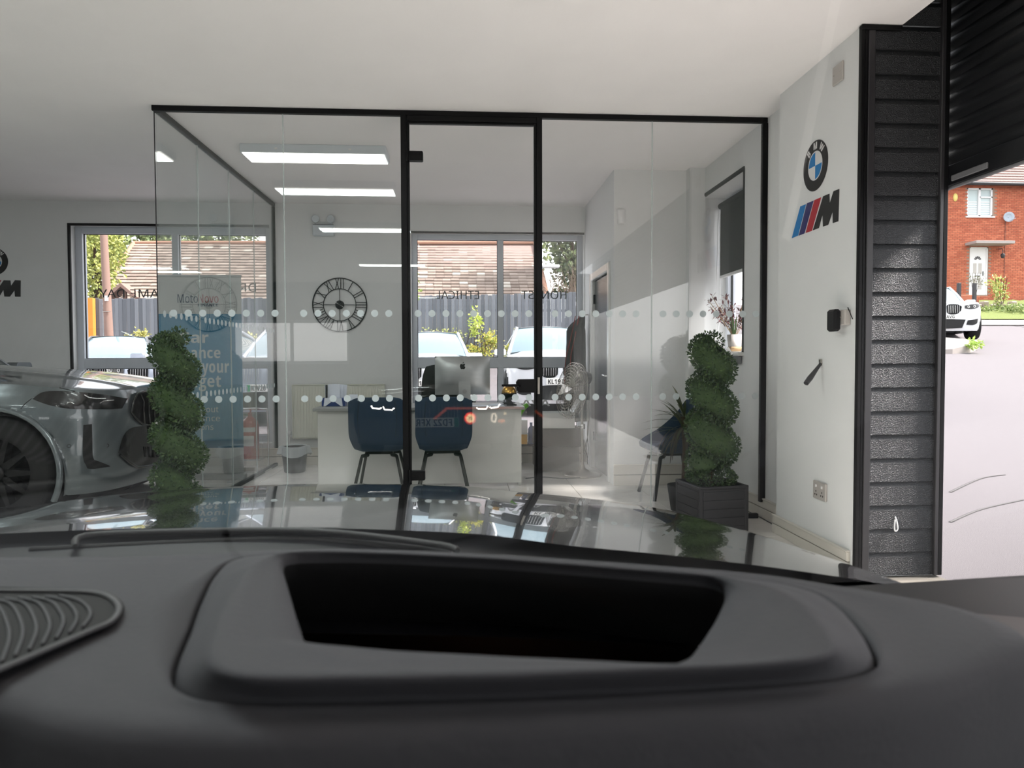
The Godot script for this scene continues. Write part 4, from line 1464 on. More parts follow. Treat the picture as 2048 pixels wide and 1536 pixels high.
func office() -> void:
	M.velvet = paint(Color(0.04, 0.15, 0.245), 0.9)
	M.velvet.rim_enabled = true
	M.velvet.rim = 0.12
	M.velvet.rim_tint = 0.6
	M.velvet_seam = paint(Color(0.05, 0.12, 0.17), 0.9)
	M.planter = paint(Color(0.12, 0.12, 0.135), 0.55)
	M.soil = paint(Color(0.10, 0.08, 0.06), 0.95)
	M.bark = paint(Color(0.25, 0.18, 0.11), 0.9)
	M.leaf_core = paint(Color(0.20, 0.28, 0.14), 0.9)
	M.leaf = paint(Color(1, 1, 1), 0.5)
	M.leaf.vertex_color_use_as_albedo = true
	M.leaf_mesh = small_leaf()
	M.desk_top = paint(Color(0.58, 0.58, 0.57), 0.45)
	M.desk_panel = paint(Color(0.84, 0.84, 0.82), 0.16)
	M.aluminium = paint(Color(0.68, 0.69, 0.69), 0.34, 0.85)
	M.gold = paint(Color(0.80, 0.62, 0.30), 0.25, 1.0)
	M.paper = paint(Color(0.86, 0.88, 0.92), 0.7)
	M.blue_card = paint(Color(0.10, 0.22, 0.47), 0.5)
	M.radiator = paint(Color(0.85, 0.85, 0.80), 0.3)
	M.cloth_dark = paint(Color(0.02, 0.02, 0.027), 0.95)
	M.red_trim = paint(Color(0.50, 0.10, 0.09), 0.7)
	M.wire = paint(Color(0.72, 0.69, 0.66), 0.25, 1.0)
	M.bag = paint(Color(0.85, 0.87, 0.88, 0.55), 0.4)
	M.bag.transparency = BaseMaterial3D.TRANSPARENCY_ALPHA
	M.banner_blue = paint(Color(0.0, 0.50, 0.67), 0.6)
	M.banner_dark = paint(Color(0.0, 0.38, 0.54), 0.6)
	M.banner_white = paint(Color(0.84, 0.84, 0.83), 0.6)
	M.brand_blue = paint(Color(0.06, 0.19, 0.33), 0.6)
	M.brand_red = paint(Color(0.66, 0.16, 0.16), 0.6)
	M.red = coat(paint(Color(0.66, 0.06, 0.06), 0.3), 0.6)
	M.yellow = paint(Color(0.85, 0.62, 0.05), 0.5)
	M.lime = paint(Color(0.42, 0.72, 0.12), 0.4)
	M.pot = paint(Color(0.72, 0.70, 0.68), 0.4)
	M.straw = paint(Color(0.72, 0.60, 0.44), 0.7)
	M.plum = paint(Color(0.40, 0.17, 0.20), 0.7)
	M.green_blade = paint(Color(0.22, 0.36, 0.12), 0.55)
	M.dark_blade = paint(Color(0.20, 0.21, 0.12), 0.6)
	M.dead_blade = paint(Color(0.22, 0.19, 0.15), 0.8)
	for m in [M.green_blade, M.dark_blade]:
		m.backlight_enabled = true
		m.backlight = Color(0.15, 0.2, 0.06)
	# desk
	var d := thing("office_desk", "pale office desk with grey top and full glossy front panel", "desk")
	var put := func(o, nm, lo, hi, m, c := 0.003):
		var s := sh()
		cbox(s, lo, hi, c)
		return part(o, nm, s, m)
	put.call(d, "desktop", Vector3(-1.396, 0.722, -7.35), Vector3(0.557, 0.750, -6.60), M.desk_top)
	put.call(d, "front_panel", Vector3(-1.364, 0.03, -6.68), Vector3(0.527, 0.7215, -6.655), M.desk_panel)
	put.call(d, "side_panel", Vector3(-1.364, 0.0, -7.33), Vector3(-1.335, 0.7215, -6.681), M.desk_panel)
	put.call(d, "side_panel", Vector3(0.498, 0.0, -7.33), Vector3(0.527, 0.7215, -6.681), M.desk_panel)
	# computer
	var im := thing("desktop_computer", "silver all-in-one computer seen from behind on the desk", "computer")
	var st := sh()
	var c := atz(925, 751, -6.95)
	var hw := 0.268
	var hh := 0.188
	grid(st, 24, 18, func(a, b):
		var x := lerpf(-1.0, 1.0, a)
		var y := lerpf(-1.0, 1.0, b)
		var bulge := 0.045 * (1.0 - pow(absf(x), 3.0)) * (1.0 - pow(absf(y), 3.0))
		return Vector3(c.x + x * hw, c.y + y * hh, -6.95 + bulge))
	part(im, "back_shell", st, M.aluminium)
	put.call(im, "screen_edge", Vector3(c.x - hw, c.y - hh, -6.957), Vector3(c.x + hw, c.y + hh, -6.950), M.aluminium, 0.002)
	put.call(im, "display_face", Vector3(c.x - hw + 0.004, c.y - hh + 0.004, -6.960), Vector3(c.x + hw - 0.004, c.y + hh - 0.004, -6.957), M.black)
	st = sh()
	var fx := c.x + 0.02
	prism(st, [Vector2(-0.058, 0.98), Vector2(-0.058, 0.757), Vector2(0.058, 0.757), Vector2(0.058, 0.98)], -6.905, -6.897, Transform3D(Basis.IDENTITY, Vector3(fx, 0.0, 0.0)))
	box(st, Vector3(fx - 0.058, 0.751, -7.06), Vector3(fx + 0.058, 0.760, -6.86))
	part(im, "stand", st, M.aluminium)
	st = sh()
	prism(st, circle(0.022, 20, Vector2(fx, 0.885)), -6.898, -6.8955)
	part(im, "cable_hole", st, M.desk_top)
	st = sh()
	var lg := Transform3D(Basis.from_scale(Vector3(0.031, 0.031, 1)), Vector3(c.x + 0.002, c.y + 0.092, 0))
	prism(st, smooth_line([Vector2(0.0, 0.52), Vector2(0.42, 0.72), Vector2(0.80, 0.50), Vector2(0.58, 0.15), Vector2(0.64, -0.18), Vector2(0.86, -0.34), Vector2(0.50, -0.95), Vector2(0.22, -0.98), Vector2(0.0, -0.90), Vector2(-0.22, -0.98), Vector2(-0.52, -0.90), Vector2(-0.86, -0.20), Vector2(-0.74, 0.50), Vector2(-0.36, 0.70)], 4, true), -6.9115, -6.9055, lg)
	prism(st, smooth_line([Vector2(0.02, 0.78), Vector2(0.06, 1.08), Vector2(0.34, 1.30), Vector2(0.34, 1.02)], 4, true), -6.9115, -6.9055, lg)
	part(im, "fruit_logo", st, M.black)
	for k in 6:
		st = sh()
		prism(st, circle(0.004, 8, Vector2(c.x - 0.16 + k * 0.02, c.y - hh + 0.045)), -6.938, -6.933)
		part(im, "port", st, M.black)
	# things on the desk
	var gl := thing("globe_ornament", "small gold globe on a dark stand at the desk corner", "ornament")
	var gc := atz(1018, 785, -6.85)
	gc.y = maxf(gc.y, 0.83)
	st = sh()
	var gp := []
	for k in 13:
		gp.append([0.072 * sin(PI * k / 12.0), -0.072 * cos(PI * k / 12.0)])
	lathe(st, gp, 24, Transform3D(Basis.IDENTITY, gc))
	part(gl, "globe", st, M.gold)
	st = sh()
	lathe(st, [[0.0, -0.078], [0.045, -0.065], [0.066, -0.035], [0.076, -0.012], [0.070, -0.002]], 24, Transform3D(Basis.IDENTITY, gc))
	part(gl, "cradle", st, M.black)
	st = sh()
	lathe(st, [[0.0, 0.7505], [0.075, 0.7505], [0.078, 0.758], [0.05, 0.764], [0.05, 0.770], [0.068, 0.774], [0.03, 0.786], [0.02, gc.y - 0.07]], 24, Transform3D(Basis.IDENTITY, Vector3(gc.x, 0, gc.z)))
	part(gl, "base", st, M.black)
	var sheet := func(nm, label, px, z, w, dd, turn, y, m):
		var s := sh()
		cbox(s, Vector3(-w / 2, 0, -dd / 2), Vector3(w / 2, 0.004, dd / 2), 0.0005)
		var o := single(nm, label, "paper", s, m, Vector3(px, y, z))
		o.rotation.y = turn
	sheet.call("paper_stack", "loose white papers beside the computer foot", 0.22, -6.78, 0.297, 0.21, 0.05, 0.7505, M.paper)
	sheet.call("paper_folder", "pale blue folder lying over the loose papers", 0.33, -6.88, 0.18, 0.18, -0.25, 0.7555, M.paper)
	var bx := thing("leaflet_box", "blue card box full of white leaflets on the desk", "box")
	var b0 := atz(645, 812, -6.9).x
	put.call(bx, "box", Vector3(b0, 0.7505, -7.0), Vector3(b0 + 0.22, 0.83, -6.86), M.blue_card)
	for k in 3:
		st = sh()
		box(st, Vector3(-0.07, 0, -0.002), Vector3(0.07, 0.17, 0.002), Transform3D(Basis(Vector3(0, 0, 1), 0.06 - 0.07 * k) * Basis(Vector3(1, 0, 0), -0.12), Vector3(b0 + 0.10 + 0.02 * k, 0.79, -6.90 - 0.03 * k)))
		part(bx, "leaflet", st, M.paper)
	put.call(bx, "dark_leaflet", Vector3(b0 + 0.035, 0.80, -6.96), Vector3(b0 + 0.048, 0.955, -6.87), M.black_matt)
	st = sh()
	prism(st, [Vector2(-0.09, 0.0), Vector2(-0.075, 0.0), Vector2(0.0, 0.055), Vector2(0.075, 0.0), Vector2(0.09, 0.0), Vector2(0.08, 0.08), Vector2(-0.08, 0.08)], -0.001, 0.001)
	part(bx, "folded_flyer", st, M.paper, Transform3D(Basis.IDENTITY, Vector3(b0 + 0.11, 0.752, -6.85)))
	st = sh()
	box(st, Vector3(-0.04, 0, -0.002), Vector3(0.04, 0.11, 0.002), Transform3D(Basis(Vector3(1, 0, 0), -0.15), Vector3(b0 + 0.29, 0.752, -6.92)))
	single("desk_card", "small white card propped up beside the leaflet box", "card", st, M.paper)
	# chairs
	tub_chair("blue velvet tub chair tucked in at the desk's leaflet end", Vector3(-0.748, 0, -6.37), PI, "blue chairs at the desk")
	tub_chair("blue velvet tub chair tucked in at the desk in front of the computer", Vector3(-0.200, 0, -6.37), PI + 0.06, "blue chairs at the desk")
	tub_chair("blue velvet tub chair beside the spiky plant, turned towards the desk", Vector3(1.79, 0, -6.05), -PI / 2 + 0.05)
	var oc := thing("swivel_chair", "black office swivel chair behind the computer", "chair", Vector3(-0.22, 0, -7.62))
	st = sh()
	grid(st, 14, 14, func(a, b):
		var x := lerpf(-1.0, 1.0, a)
		var y := lerpf(0.0, 1.0, b)
		return Vector3(x * (0.25 - 0.05 * pow(y, 6.0)), 0.55 + 0.60 * y - 0.03 * x * x * y, -0.02 - 0.06 * x * x + 0.05 * sin(y * 3.0)))
	grid(st, 14, 14, func(a, b):
		var x := lerpf(-1.0, 1.0, a)
		var y := lerpf(0.0, 1.0, b)
		return Vector3(x * (0.25 - 0.05 * pow(y, 6.0)), 0.55 + 0.60 * y - 0.03 * x * x * y, -0.09 - 0.03 * x * x + 0.05 * sin(y * 3.0)))
	part(oc, "backrest", st, M.black)
	put.call(oc, "seat", Vector3(-0.25, 0.44, -0.05), Vector3(0.25, 0.52, 0.42), M.black_matt, 0.03)
	st = sh()
	tube(st, [Vector3(0, 0.1, 0.18), Vector3(0, 0.45, 0.18)], 0.03, 10)
	part(oc, "gas_lift", st, M.chrome)
	for k in 5:
		st = sh()
		var a := TAU * k / 5.0
		tube(st, [Vector3(0, 0.12, 0.18), Vector3(cos(a) * 0.3, 0.065, 0.18 + sin(a) * 0.3)], [0.03, 0.018], 8)
		lathe(st, [[0.0, -0.02], [0.028, -0.02], [0.03, 0.0], [0.028, 0.02], [0.0, 0.02]], 12, Transform3D(Basis(Vector3(1, 0, 0), PI / 2), Vector3(cos(a) * 0.3, 0.031, 0.18 + sin(a) * 0.3)))
		part(oc, "castor_leg", st, M.black)
	# wall clock
	var ck := thing("wall_clock", "large skeleton wall clock with black Roman numerals", "clock", Vector3(-1.413, 1.82, BZ + 0.012))
	for e in [[0.296, 0.308, "outer_ring"], [0.178, 0.186, "inner_ring"]]:
		st = sh()
		annulus(st, e[0], e[1], 0.0, 0.010, 60)
		part(ck, e[2], st, M.black)
	for k in 4:
		st = sh()
		prism(st, [Vector2(0.04, -0.003), Vector2(0.18, -0.003), Vector2(0.18, 0.003), Vector2(0.04, 0.003)], 0.001, 0.008, Transform3D(Basis(Vector3(0, 0, 1), PI / 2 * k), Vector3.ZERO))
		part(ck, "spoke", st, M.black)
	st = sh()
	prism(st, circle(0.05, 28), 0.0, 0.012)
	part(ck, "hub", st, M.black)
	var num := ["XII", "I", "II", "III", "IIII", "V", "VI", "VII", "VIII", "IX", "X", "XI"]
	for k in 12:
		st = sh()
		stroke_bars(st, num[k], 0.115, 0.0036)
		var a := -TAU * k / 12.0
		part(ck, "numeral", st, M.black, Transform3D(Basis(Vector3(0, 0, 1), a), Vector3(-sin(a) * 0.241, cos(a) * 0.241, 0.001)))
	for e in [[1.05, 0.17, "minute_hand"], [-2.15, 0.08, "hour_hand"]]:
		st = sh()
		prism(st, [Vector2(-0.0035, -0.04), Vector2(0.0035, -0.04), Vector2(0.0025, e[1]), Vector2(-0.0025, e[1])], 0.014, 0.017, Transform3D(Basis(Vector3(0, 0, 1), e[0]), Vector3.ZERO))
		part(ck, e[2], st, M.white)
	# twin-spot emergency light
	var em := thing("emergency_light", "grey twin-spot emergency light box high on the back wall", "light", Vector3(-1.58, 2.59, BZ))
	put.call(em, "box", Vector3(-0.12, 0.0, 0.001), Vector3(0.12, 0.13, 0.06), M.lamp_body, 0.01)
	for s in [-1.0, 1.0]:
		st = sh()
		lathe(st, [[0.0, -0.03], [0.03, -0.03], [0.042, 0.01], [0.044, 0.03], [0.036, 0.03], [0.0, 0.02]], 18, Transform3D(Basis(Vector3(1, 0, 0), PI / 2) * Basis(Vector3(0, 0, 1), s * 0.3), Vector3(s * 0.09, 0.185, 0.05)))
		var hd := part(em, "spot_head", st, M.lamp_body)
		st = sh()
		tube(st, [Vector3(s * 0.09, 0.13, 0.04), Vector3(s * 0.09, 0.16, 0.05)], 0.008, 6)
		part(hd, "knuckle", st, M.lamp_body)
	st = sh()
	cbox(st, Vector3(-0.115, 0.12, 0.06), Vector3(0.115, 0.128, 0.064), 0.001)
	part(em, "lid_seam", st, M.rubber)
	# movement sensor on the store-room wall
	st = sh()
	var pc := atz(1242, 434, -6.60)
	grid(st, 10, 10, func(a, b):
		var x := lerpf(-1.0, 1.0, a)
		var y := lerpf(-1.0, 1.0, b)
		return Vector3(pc.x + x * 0.045 * (1.0 - 0.25 * clampf(-y, 0.0, 1.0)), pc.y + y * 0.065, -6.599 + 0.05 * sqrt(maxf(0.0, 1.0 - x * x)) * (1.0 - 0.5 * y * y)))
	single("movement_sensor", "small white movement sensor high on the store-room wall", "sensor", st, M.white)
	# radiator
	var rd := thing("radiator", "cream ribbed panel radiator under the wall clock", "radiator")
	st = sh()
	grid(st, 248, 6, func(a, b):
		var x := lerpf(-1.925, -0.925, a)
		var y := lerpf(0.325, 0.897, b)
		var rib := 0.006 * smoothstep(-0.2, 0.5, sin(a * TAU * 31.0)) if b > 0.05 and b < 0.95 else 0.0
		return Vector3(x, y, BZ + 0.10 - rib))
	var rp := part(rd, "front_panel", st, M.radiator)
	put.call(rd, "body", Vector3(-1.94, 0.310, BZ + 0.03), Vector3(-0.91, 0.912, BZ + 0.092), M.radiator)
	put.call(rd, "top_grille", Vector3(-1.94, 0.912, BZ + 0.03), Vector3(-0.91, 0.922, BZ + 0.10), M.radiator)
	for x in [-1.94, -0.92]:
		put.call(rd, "end_cap", Vector3(x, 0.31, BZ + 0.093), Vector3(x + 0.012, 0.915, BZ + 0.105), M.radiator)
	for x in [-1.7, -1.15]:
		put.call(rd, "bracket", Vector3(x, 0.36, BZ + 0.001), Vector3(x + 0.03, 0.85, BZ + 0.03), M.white)
	st = sh()
	tube(st, [Vector3(-1.95, 0.34, BZ + 0.06), Vector3(-1.98, 0.34, BZ + 0.06), Vector3(-1.985, 0.30, BZ + 0.06), Vector3(-1.985, 0.0, BZ + 0.06)], 0.008, 8)
	lathe(st, [[0.0, 0.0], [0.018, 0.0], [0.02, 0.05], [0.0, 0.055]], 12, Transform3D(Basis.IDENTITY, Vector3(-1.985, 0.345, BZ + 0.06)))
	part(rd, "valve", st, M.white)
	# waste bin with a bag
	var bc := aty(594, 941, 0.0)
	var bn := thing("waste_bin", "dark mesh waste bin lined with a clear plastic bag", "bin", Vector3(bc.x, 0, bc.z + 0.1))
	st = sh()
	lathe(st, [[0.0, 0.003], [0.105, 0.003], [0.11, 0.01], [0.138, 0.27], [0.134, 0.27], [0.104, 0.02], [0.0, 0.012]], 28)
	part(bn, "bin", st, M.trim_dark)
	st = sh()
	grid(st, 60, 8, func(a, b):
		var an: float = TAU * a
		var r: float = lerpf(0.132, 0.178, b) + 0.010 * sin(an * 7.0 + 1.3) * b + 0.007 * sin(an * 13.0) * b
		return Vector3(cos(an) * r, 0.275 + 0.02 * sin(PI * b) - 0.085 * b * b + 0.02 * sin(an * 3.0 + 0.5) * b, sin(an) * r))
	part(bn, "bin_bag", st, M.bag)
	# pedestal fan
	var fb := aty(1165, 951, 0.0)
	var fan := thing("pedestal_fan", "brushed steel pedestal fan with a round wire cage", "fan", fb)
	st = sh()
	lathe(st, [[0.0, 0.0], [0.19, 0.0], [0.192, 0.012], [0.17, 0.022], [0.09, 0.04], [0.03, 0.075], [0.022, 0.11], [0.0, 0.11]], 36)
	part(fan, "base", st, M.steel)
	st = sh()
	tube(st, [Vector3(0, 0.08, 0), Vector3(-0.01, 0.99, 0)], 0.016, 12)
	part(fan, "pole", st, M.steel)
	st = sh()
	lathe(st, [[0.0, 0.48], [0.026, 0.48], [0.028, 0.53], [0.0, 0.535]], 16)
	tube(st, [Vector3(0.02, 0.505, 0), Vector3(-0.06, 0.505, 0.03)], 0.009, 8)
	part(fan, "height_collar", st, M.chrome)
	var hub := atz(1143, 781, fb.z) - fb
	var axis := Vector3(-0.93, 0.17, 0.33).normalized()
	var hx := facing(axis, hub, Vector3.UP)
	var motor := atz(1165, 755, fb.z) - fb
	st = sh()
	lathe(st, [[0.0, -0.10], [0.03, -0.098], [0.058, -0.08], [0.068, -0.04], [0.068, 0.05], [0.06, 0.07], [0.0, 0.07]], 24, Transform3D(hx.basis * Basis(Vector3(1, 0, 0), PI / 2), motor))
	part(fan, "motor", st, M.steel)
	st = sh()
	for rr in range(1, 10):
		for f in [0, 1]:
			var rad := 0.03 * rr + 0.015
			var zz := (0.055 if f == 0 else -0.055) * sqrt(maxf(0.0, 1.0 - pow(rad / 0.30, 4.0)))
			var ring := []
			for k in 36:
				ring.append(hx * Vector3(cos(TAU * k / 36) * rad, sin(TAU * k / 36) * rad, zz))
			tube(st, ring, 0.0022, 4, true)
	part(fan, "cage_rings", st, M.wire)
	st = sh()
	for k in 40:
		for f in [0, 1]:
			var w := []
			for j in 6:
				var rad := 0.035 + 0.052 * j
				w.append(hx * Vector3(cos(TAU * k / 40) * rad, sin(TAU * k / 40) * rad, (0.055 if f == 0 else -0.055) * sqrt(maxf(0.0, 1.0 - pow(minf(rad, 0.30) / 0.30, 4.0)))))
			tube(st, w, 0.0016, 4)
	part(fan, "cage_spokes", st, M.wire)
	for k in 4:
		st = sh()
		var rot := Basis(Vector3(0, 0, 1), TAU * k / 4.0)
		grid(st, 8, 6, func(a, b):
			var rad := lerpf(0.04, 0.25, a)
			var wd: float = 0.09 * (0.5 + a)
			return hx * (rot * Vector3(rad, lerpf(-0.5, 0.5, b) * wd, lerpf(-0.025, 0.025, b))))
		part(fan, "blade", st, M.steel)
	st = sh()
	tube(st, smooth_line([Vector3(0.05, 0.012, 0.15), Vector3(-0.2, 0.006, 0.2), Vector3(-0.42, 0.006, 0.10), Vector3(-0.60, 0.006, 0.16)], 6), 0.005, 6)
	part(fan, "cable", st, M.rubber)
	# coats on a hook on the store-room wall
	st = sh()
	var cy0 := 0.50
	var cy1 := 1.72
	grid(st, 40, 30, func(a, b):
		var an: float = TAU * a
		var y := lerpf(cy1, cy0, b)
		var rx := table([[0.0, 0.012], [0.04, 0.03], [0.10, 0.075], [0.16, 0.10], [0.45, 0.105], [0.7, 0.125], [1.0, 0.13]], b)
		var rz := table([[0.0, 0.012], [0.04, 0.035], [0.10, 0.09], [0.16, 0.14], [0.45, 0.12], [0.7, 0.155], [1.0, 0.16]], b)
		var fold: float = 1.0 + 0.13 * b * sin(an * 6.0 + b * 3.0) + 0.07 * sin(an * 11.0 + b * 7.0)
		return Vector3(1.385 - 0.13 + 0.085 * (1.0 - smoothstep(0.0, 0.15, b)) + cos(an) * rx * fold, y, -7.98 + sin(an) * rz * fold))
	var ct := single("hanging_coat", "black coat with red piping hung beside the store-room door", "coat", st, M.cloth_dark)
	for e in [[1.16, 1.12, 1.10, 0.0], [1.20, 1.17, 1.17, 0.02]]:
		st = sh()
		tube(st, smooth_line([Vector3(e[0] + 0.08, 1.68, -7.93), Vector3(e[0] + 0.02, 1.45, -7.85 + e[3]), Vector3(e[1], 1.2, -7.85 + e[3]), Vector3(e[2], 0.9, -7.83 + e[3])], 5), 0.006, 6)
		part(ct, "piping", st, M.red_trim)
	st = sh()
	tube(st, [Vector3(1.394, 1.70, -7.98), Vector3(1.34, 1.695, -7.98), Vector3(1.325, 1.72, -7.98)], 0.006, 6)
	single("coat_hook", "small metal hook on the store-room wall holding the coat", "hook", st, M.steel)
	# low cabinet and the white tray on it
	var lc := thing("low_cabinet", "low black cabinet under the shop window", "cabinet")
	put.call(lc, "body", Vector3(0.74, 0.27, -7.80), Vector3(1.235, 0.462, -7.42), M.black_matt)
	put.call(lc, "plinth", Vector3(0.76, 0.0, -7.80), Vector3(1.215, 0.27, -7.50), M.rubber)
	var tr := thing("white_tray", "open white printer tray box with raised lid on the low cabinet", "box")
	var t0 := atz(1084, 848, -7.45)
	var t1 := atz(1146, 816, -7.45)
	put.call(tr, "front", Vector3(t0.x, 0.463, -7.46), Vector3(t1.x + 0.02, 0.628, -7.45), M.white_gloss)
	put.call(tr, "back", Vector3(t0.x, 0.463, -7.75), Vector3(t1.x + 0.02, 0.628, -7.74), M.white_gloss)
	put.call(tr, "end", Vector3(t0.x, 0.463, -7.74), Vector3(t0.x + 0.01, 0.628, -7.46), M.white_gloss)
	put.call(tr, "end", Vector3(t1.x + 0.01, 0.463, -7.74), Vector3(t1.x + 0.02, 0.628, -7.46), M.white_gloss)
	put.call(tr, "floor", Vector3(t0.x + 0.01, 0.463, -7.74), Vector3(t1.x + 0.01, 0.53, -7.46), M.lamp_body)
	st = sh()
	box(st, Vector3(0, 0, -7.74), Vector3(0.15, 0.012, -7.46), Transform3D(Basis(Vector3(0, 0, 1), 1.05), Vector3(t1.x + 0.015, 0.625, 0)))
	part(tr, "lid", st, M.white_gloss)
	var sf := thing("low_shelf", "low dark shelf standing at the end of the desk", "shelf")
	put.call(sf, "board", Vector3(0.56, 0.22, -8.12), Vector3(0.795, 0.25, -7.92), M.black_matt)
	for x in [0.57, 0.77]:
		put.call(sf, "leg", Vector3(x, 0.0, -8.10), Vector3(x + 0.02, 0.22, -7.84), M.black_matt)
	st = sh()
	cbox(st, Vector3(0.57, 0.2505, -8.0), Vector3(0.69, 0.36, -7.86), 0.003)
	var yb := single("yellow_carton", "yellow carton with white upper half on the low shelf", "carton", st, M.yellow)
	put.call(yb, "white_top", Vector3(0.569, 0.36, -8.0), Vector3(0.691, 0.52, -7.86), M.white_gloss)
	for e in [[0.735, M.blue_card, "blue_bottle", "small blue bottle on the low shelf beside the yellow carton"]]:
		st = sh()
		lathe(st, [[0.0, 0.2505], [0.035, 0.2505], [0.036, 0.42], [0.015, 0.45], [0.015, 0.49], [0.0, 0.49]], 16, Transform3D(Basis.IDENTITY, Vector3(e[0], 0, -7.90)))
		single(e[2], e[3], "bottle", st, e[1])
	st = sh()
	tube(st, smooth_line([Vector3(0.60, 0.565, -7.92), Vector3(0.62, 0.60, -7.92), Vector3(0.66, 0.66, -7.92), Vector3(0.70, 0.69, -7.92)], 4), [0.02] + range(11).map(func(k): return 0.026) + [0.022], 10)
	tube(st, [Vector3(0.61, 0.52, -7.92), Vector3(0.61, 0.58, -7.92)], 0.018, 8)
	single("lime_duster", "lime green duster standing on the yellow carton", "duster", st, M.lime)
	var rt := thing("wall_router", "white router box with hanging cables beside the store-room door", "router")
	put.call(rt, "case", Vector3(1.352, 0.50, -7.86), Vector3(1.393, 0.74, -7.83), M.white_gloss)
	st = sh()
	for k in 3:
		tube(st, smooth_line([Vector3(1.37, 0.51, -7.85 + 0.01 * k), Vector3(1.36, 0.35, -7.84 + 0.02 * k), Vector3(1.375 - 0.02 * k, 0.2, -7.85), Vector3(1.36, 0.05 + 0.03 * k, -7.83), Vector3(1.38, 0.01, -7.92)], 4), 0.004, 5)
	part(rt, "cables", st, M.black)
	# red plant on the window sill
	var rng := RandomNumberGenerator.new()
	rng.seed = 77
	var pp := atx(1469, 700, 2.31)
	var rp2 := thing("red_plant", "dusky red leafed plant in a pale pot on the office sill", "plant", Vector3(pp.x, 1.2455, pp.z))
	st = sh()
	lathe(st, [[0.0, 0.0], [0.055, 0.0], [0.058, 0.03], [0.07, 0.155], [0.064, 0.155], [0.055, 0.12], [0.0, 0.12]], 4, Transform3D(Basis(Vector3.UP, PI / 4), Vector3.ZERO))
	var pot := part(rp2, "pot", st, M.pot)
	st = sh()
	lathe(st, [[0.0585, 0.012], [0.0605, 0.012], [0.0645, 0.05], [0.062, 0.05]], 4, Transform3D(Basis(Vector3.UP, PI / 4), Vector3.ZERO))
	part(pot, "pot_band", st, M.straw)
	for k in 9:
		st = sh()
		leaf_blade(st, Vector3(rng.randf_range(-0.02, 0.02), 0.12, rng.randf_range(-0.02, 0.02)), Vector3(rng.randfn() * 0.35 - 0.1, 1.0, rng.randfn() * 0.35), rng.randf_range(0.12, 0.24), 0.014, 0.4)
		part(rp2, "green_leaf", st, M.green_blade)
	for k in 11:
		st = sh()
		var dir := Vector3(rng.randfn() * 0.35 - 0.15, 1.0, rng.randf_range(-0.75, 0.4)).normalized()
		var len := rng.randf_range(0.28, 0.46)
		var tip := Vector3(0, 0.12, 0) + dir * len
		tube(st, [Vector3(0, 0.12, 0), Vector3(0, 0.12, 0) + dir * len * 0.5 + Vector3(0, 0.02, 0), tip], 0.003, 5)
		var tw := part(rp2, "twig", st, M.straw)
		st = sh()
		for j in 34:
			var s := rng.randf_range(0.35, 1.0)
			var q := Vector3(0, 0.12, 0) + dir * len * s
			leaf_blade(st, q + Vector3(rng.randfn(), rng.randfn(), rng.randfn()) * 0.012, Vector3(rng.randfn(), rng.randfn() + 0.4, rng.randfn()).normalized(), 0.045, 0.016, 0.2, 2)
		part(tw, "red_leaves", st, M.plum)
	# spiky plant by the third chair
	var dp := atz(1368, 905, -5.47)
	var dr := thing("dracaena_plant", "dark dracaena with drooping spiky leaves behind the planter", "plant", Vector3(dp.x, 0, -5.47))
	st = sh()
	lathe(st, [[0.0, 0.0], [0.10, 0.0], [0.13, 0.2], [0.12, 0.2], [0.10, 0.17], [0.0, 0.17]], 20)
	part(dr, "pot", st, M.black_matt)
	st = sh()
	tube(st, [Vector3(0, 0.16, 0), Vector3(0.01, 0.5, 0), Vector3(-0.01, 0.74, 0)], 0.022, 8)
	part(dr, "stem", st, M.bark)
	for k in 34:
		st = sh()
		var a := rng.randf() * TAU
		var lift := rng.randf_range(-0.1, 1.1)
		leaf_blade(st, Vector3(0, 0.70 + rng.randf_range(-0.08, 0.06), 0), Vector3(cos(a), lift, sin(a) * (0.6 if sin(a) > 0.0 else 0.9)), rng.randf_range(0.26, 0.36), 0.022, 0.6)
		part(dr, "leaf", st, M.dark_blade)
	for k in 26:
		st = sh()
		var a := rng.randf() * TAU
		leaf_blade(st, Vector3(0, 0.64 + rng.randf_range(-0.1, 0.04), 0), Vector3(cos(a), 0.0, sin(a)), rng.randf_range(0.25, 0.36), 0.02, 2.6)
		part(dr, "dry_leaf", st, M.dead_blade)
	# two spiral topiaries in front of the glass
	var tp := topiary("spiral topiary with a white tag in a square charcoal planter", Vector3(1.70, 0, -4.80), 0.16, 0.41, 1.32, 3.45, 2.6, 0.125, 0.098, 0.075, 0.055, 11)
	st = sh()
	box(st, Vector3(-0.012, -0.028, -0.001), Vector3(0.012, 0.028, 0.001), Transform3D(Basis(Vector3(0, 0, 1), 0.6), Vector3(0.075, 1.24, 0.10)))
	part(tp, "price_tag", st, M.white)
	topiary("spiral topiary standing at the free corner of the glass office", Vector3(atz(360, 900, -4.72).x, 0, -4.72), -0.1, 0.34, 1.34, 3.7, 0.5, 0.105, 0.092, 0.075, 0.055, 12, -0.03)
	# roll-up banner
	var bn2 := thing("roll_up_banner", "blue and white roll-up finance banner standing by the shop window", "banner", Vector3(-2.60, 0, -7.2))
	var bw := 0.398
	put.call(bn2, "base_cassette", Vector3(-bw - 0.02, 0.012, -0.05), Vector3(bw + 0.02, 0.075, 0.05), M.aluminium, 0.012)
	for x in [-0.3, 0.3]:
		put.call(bn2, "foot", Vector3(x - 0.02, 0.0, -0.15), Vector3(x + 0.02, 0.012, 0.15), M.aluminium)
	put.call(bn2, "sheet", Vector3(-bw, 0.075, -0.003), Vector3(bw, 2.015, 0.0), M.banner_white, 0.0005)
	var by := func(py): return atz(400, py, -7.2).y
	put.call(bn2, "blue_print", Vector3(-bw, by.call(896), 0.0), Vector3(bw, by.call(628), 0.0008), M.banner_blue, 0.0002)
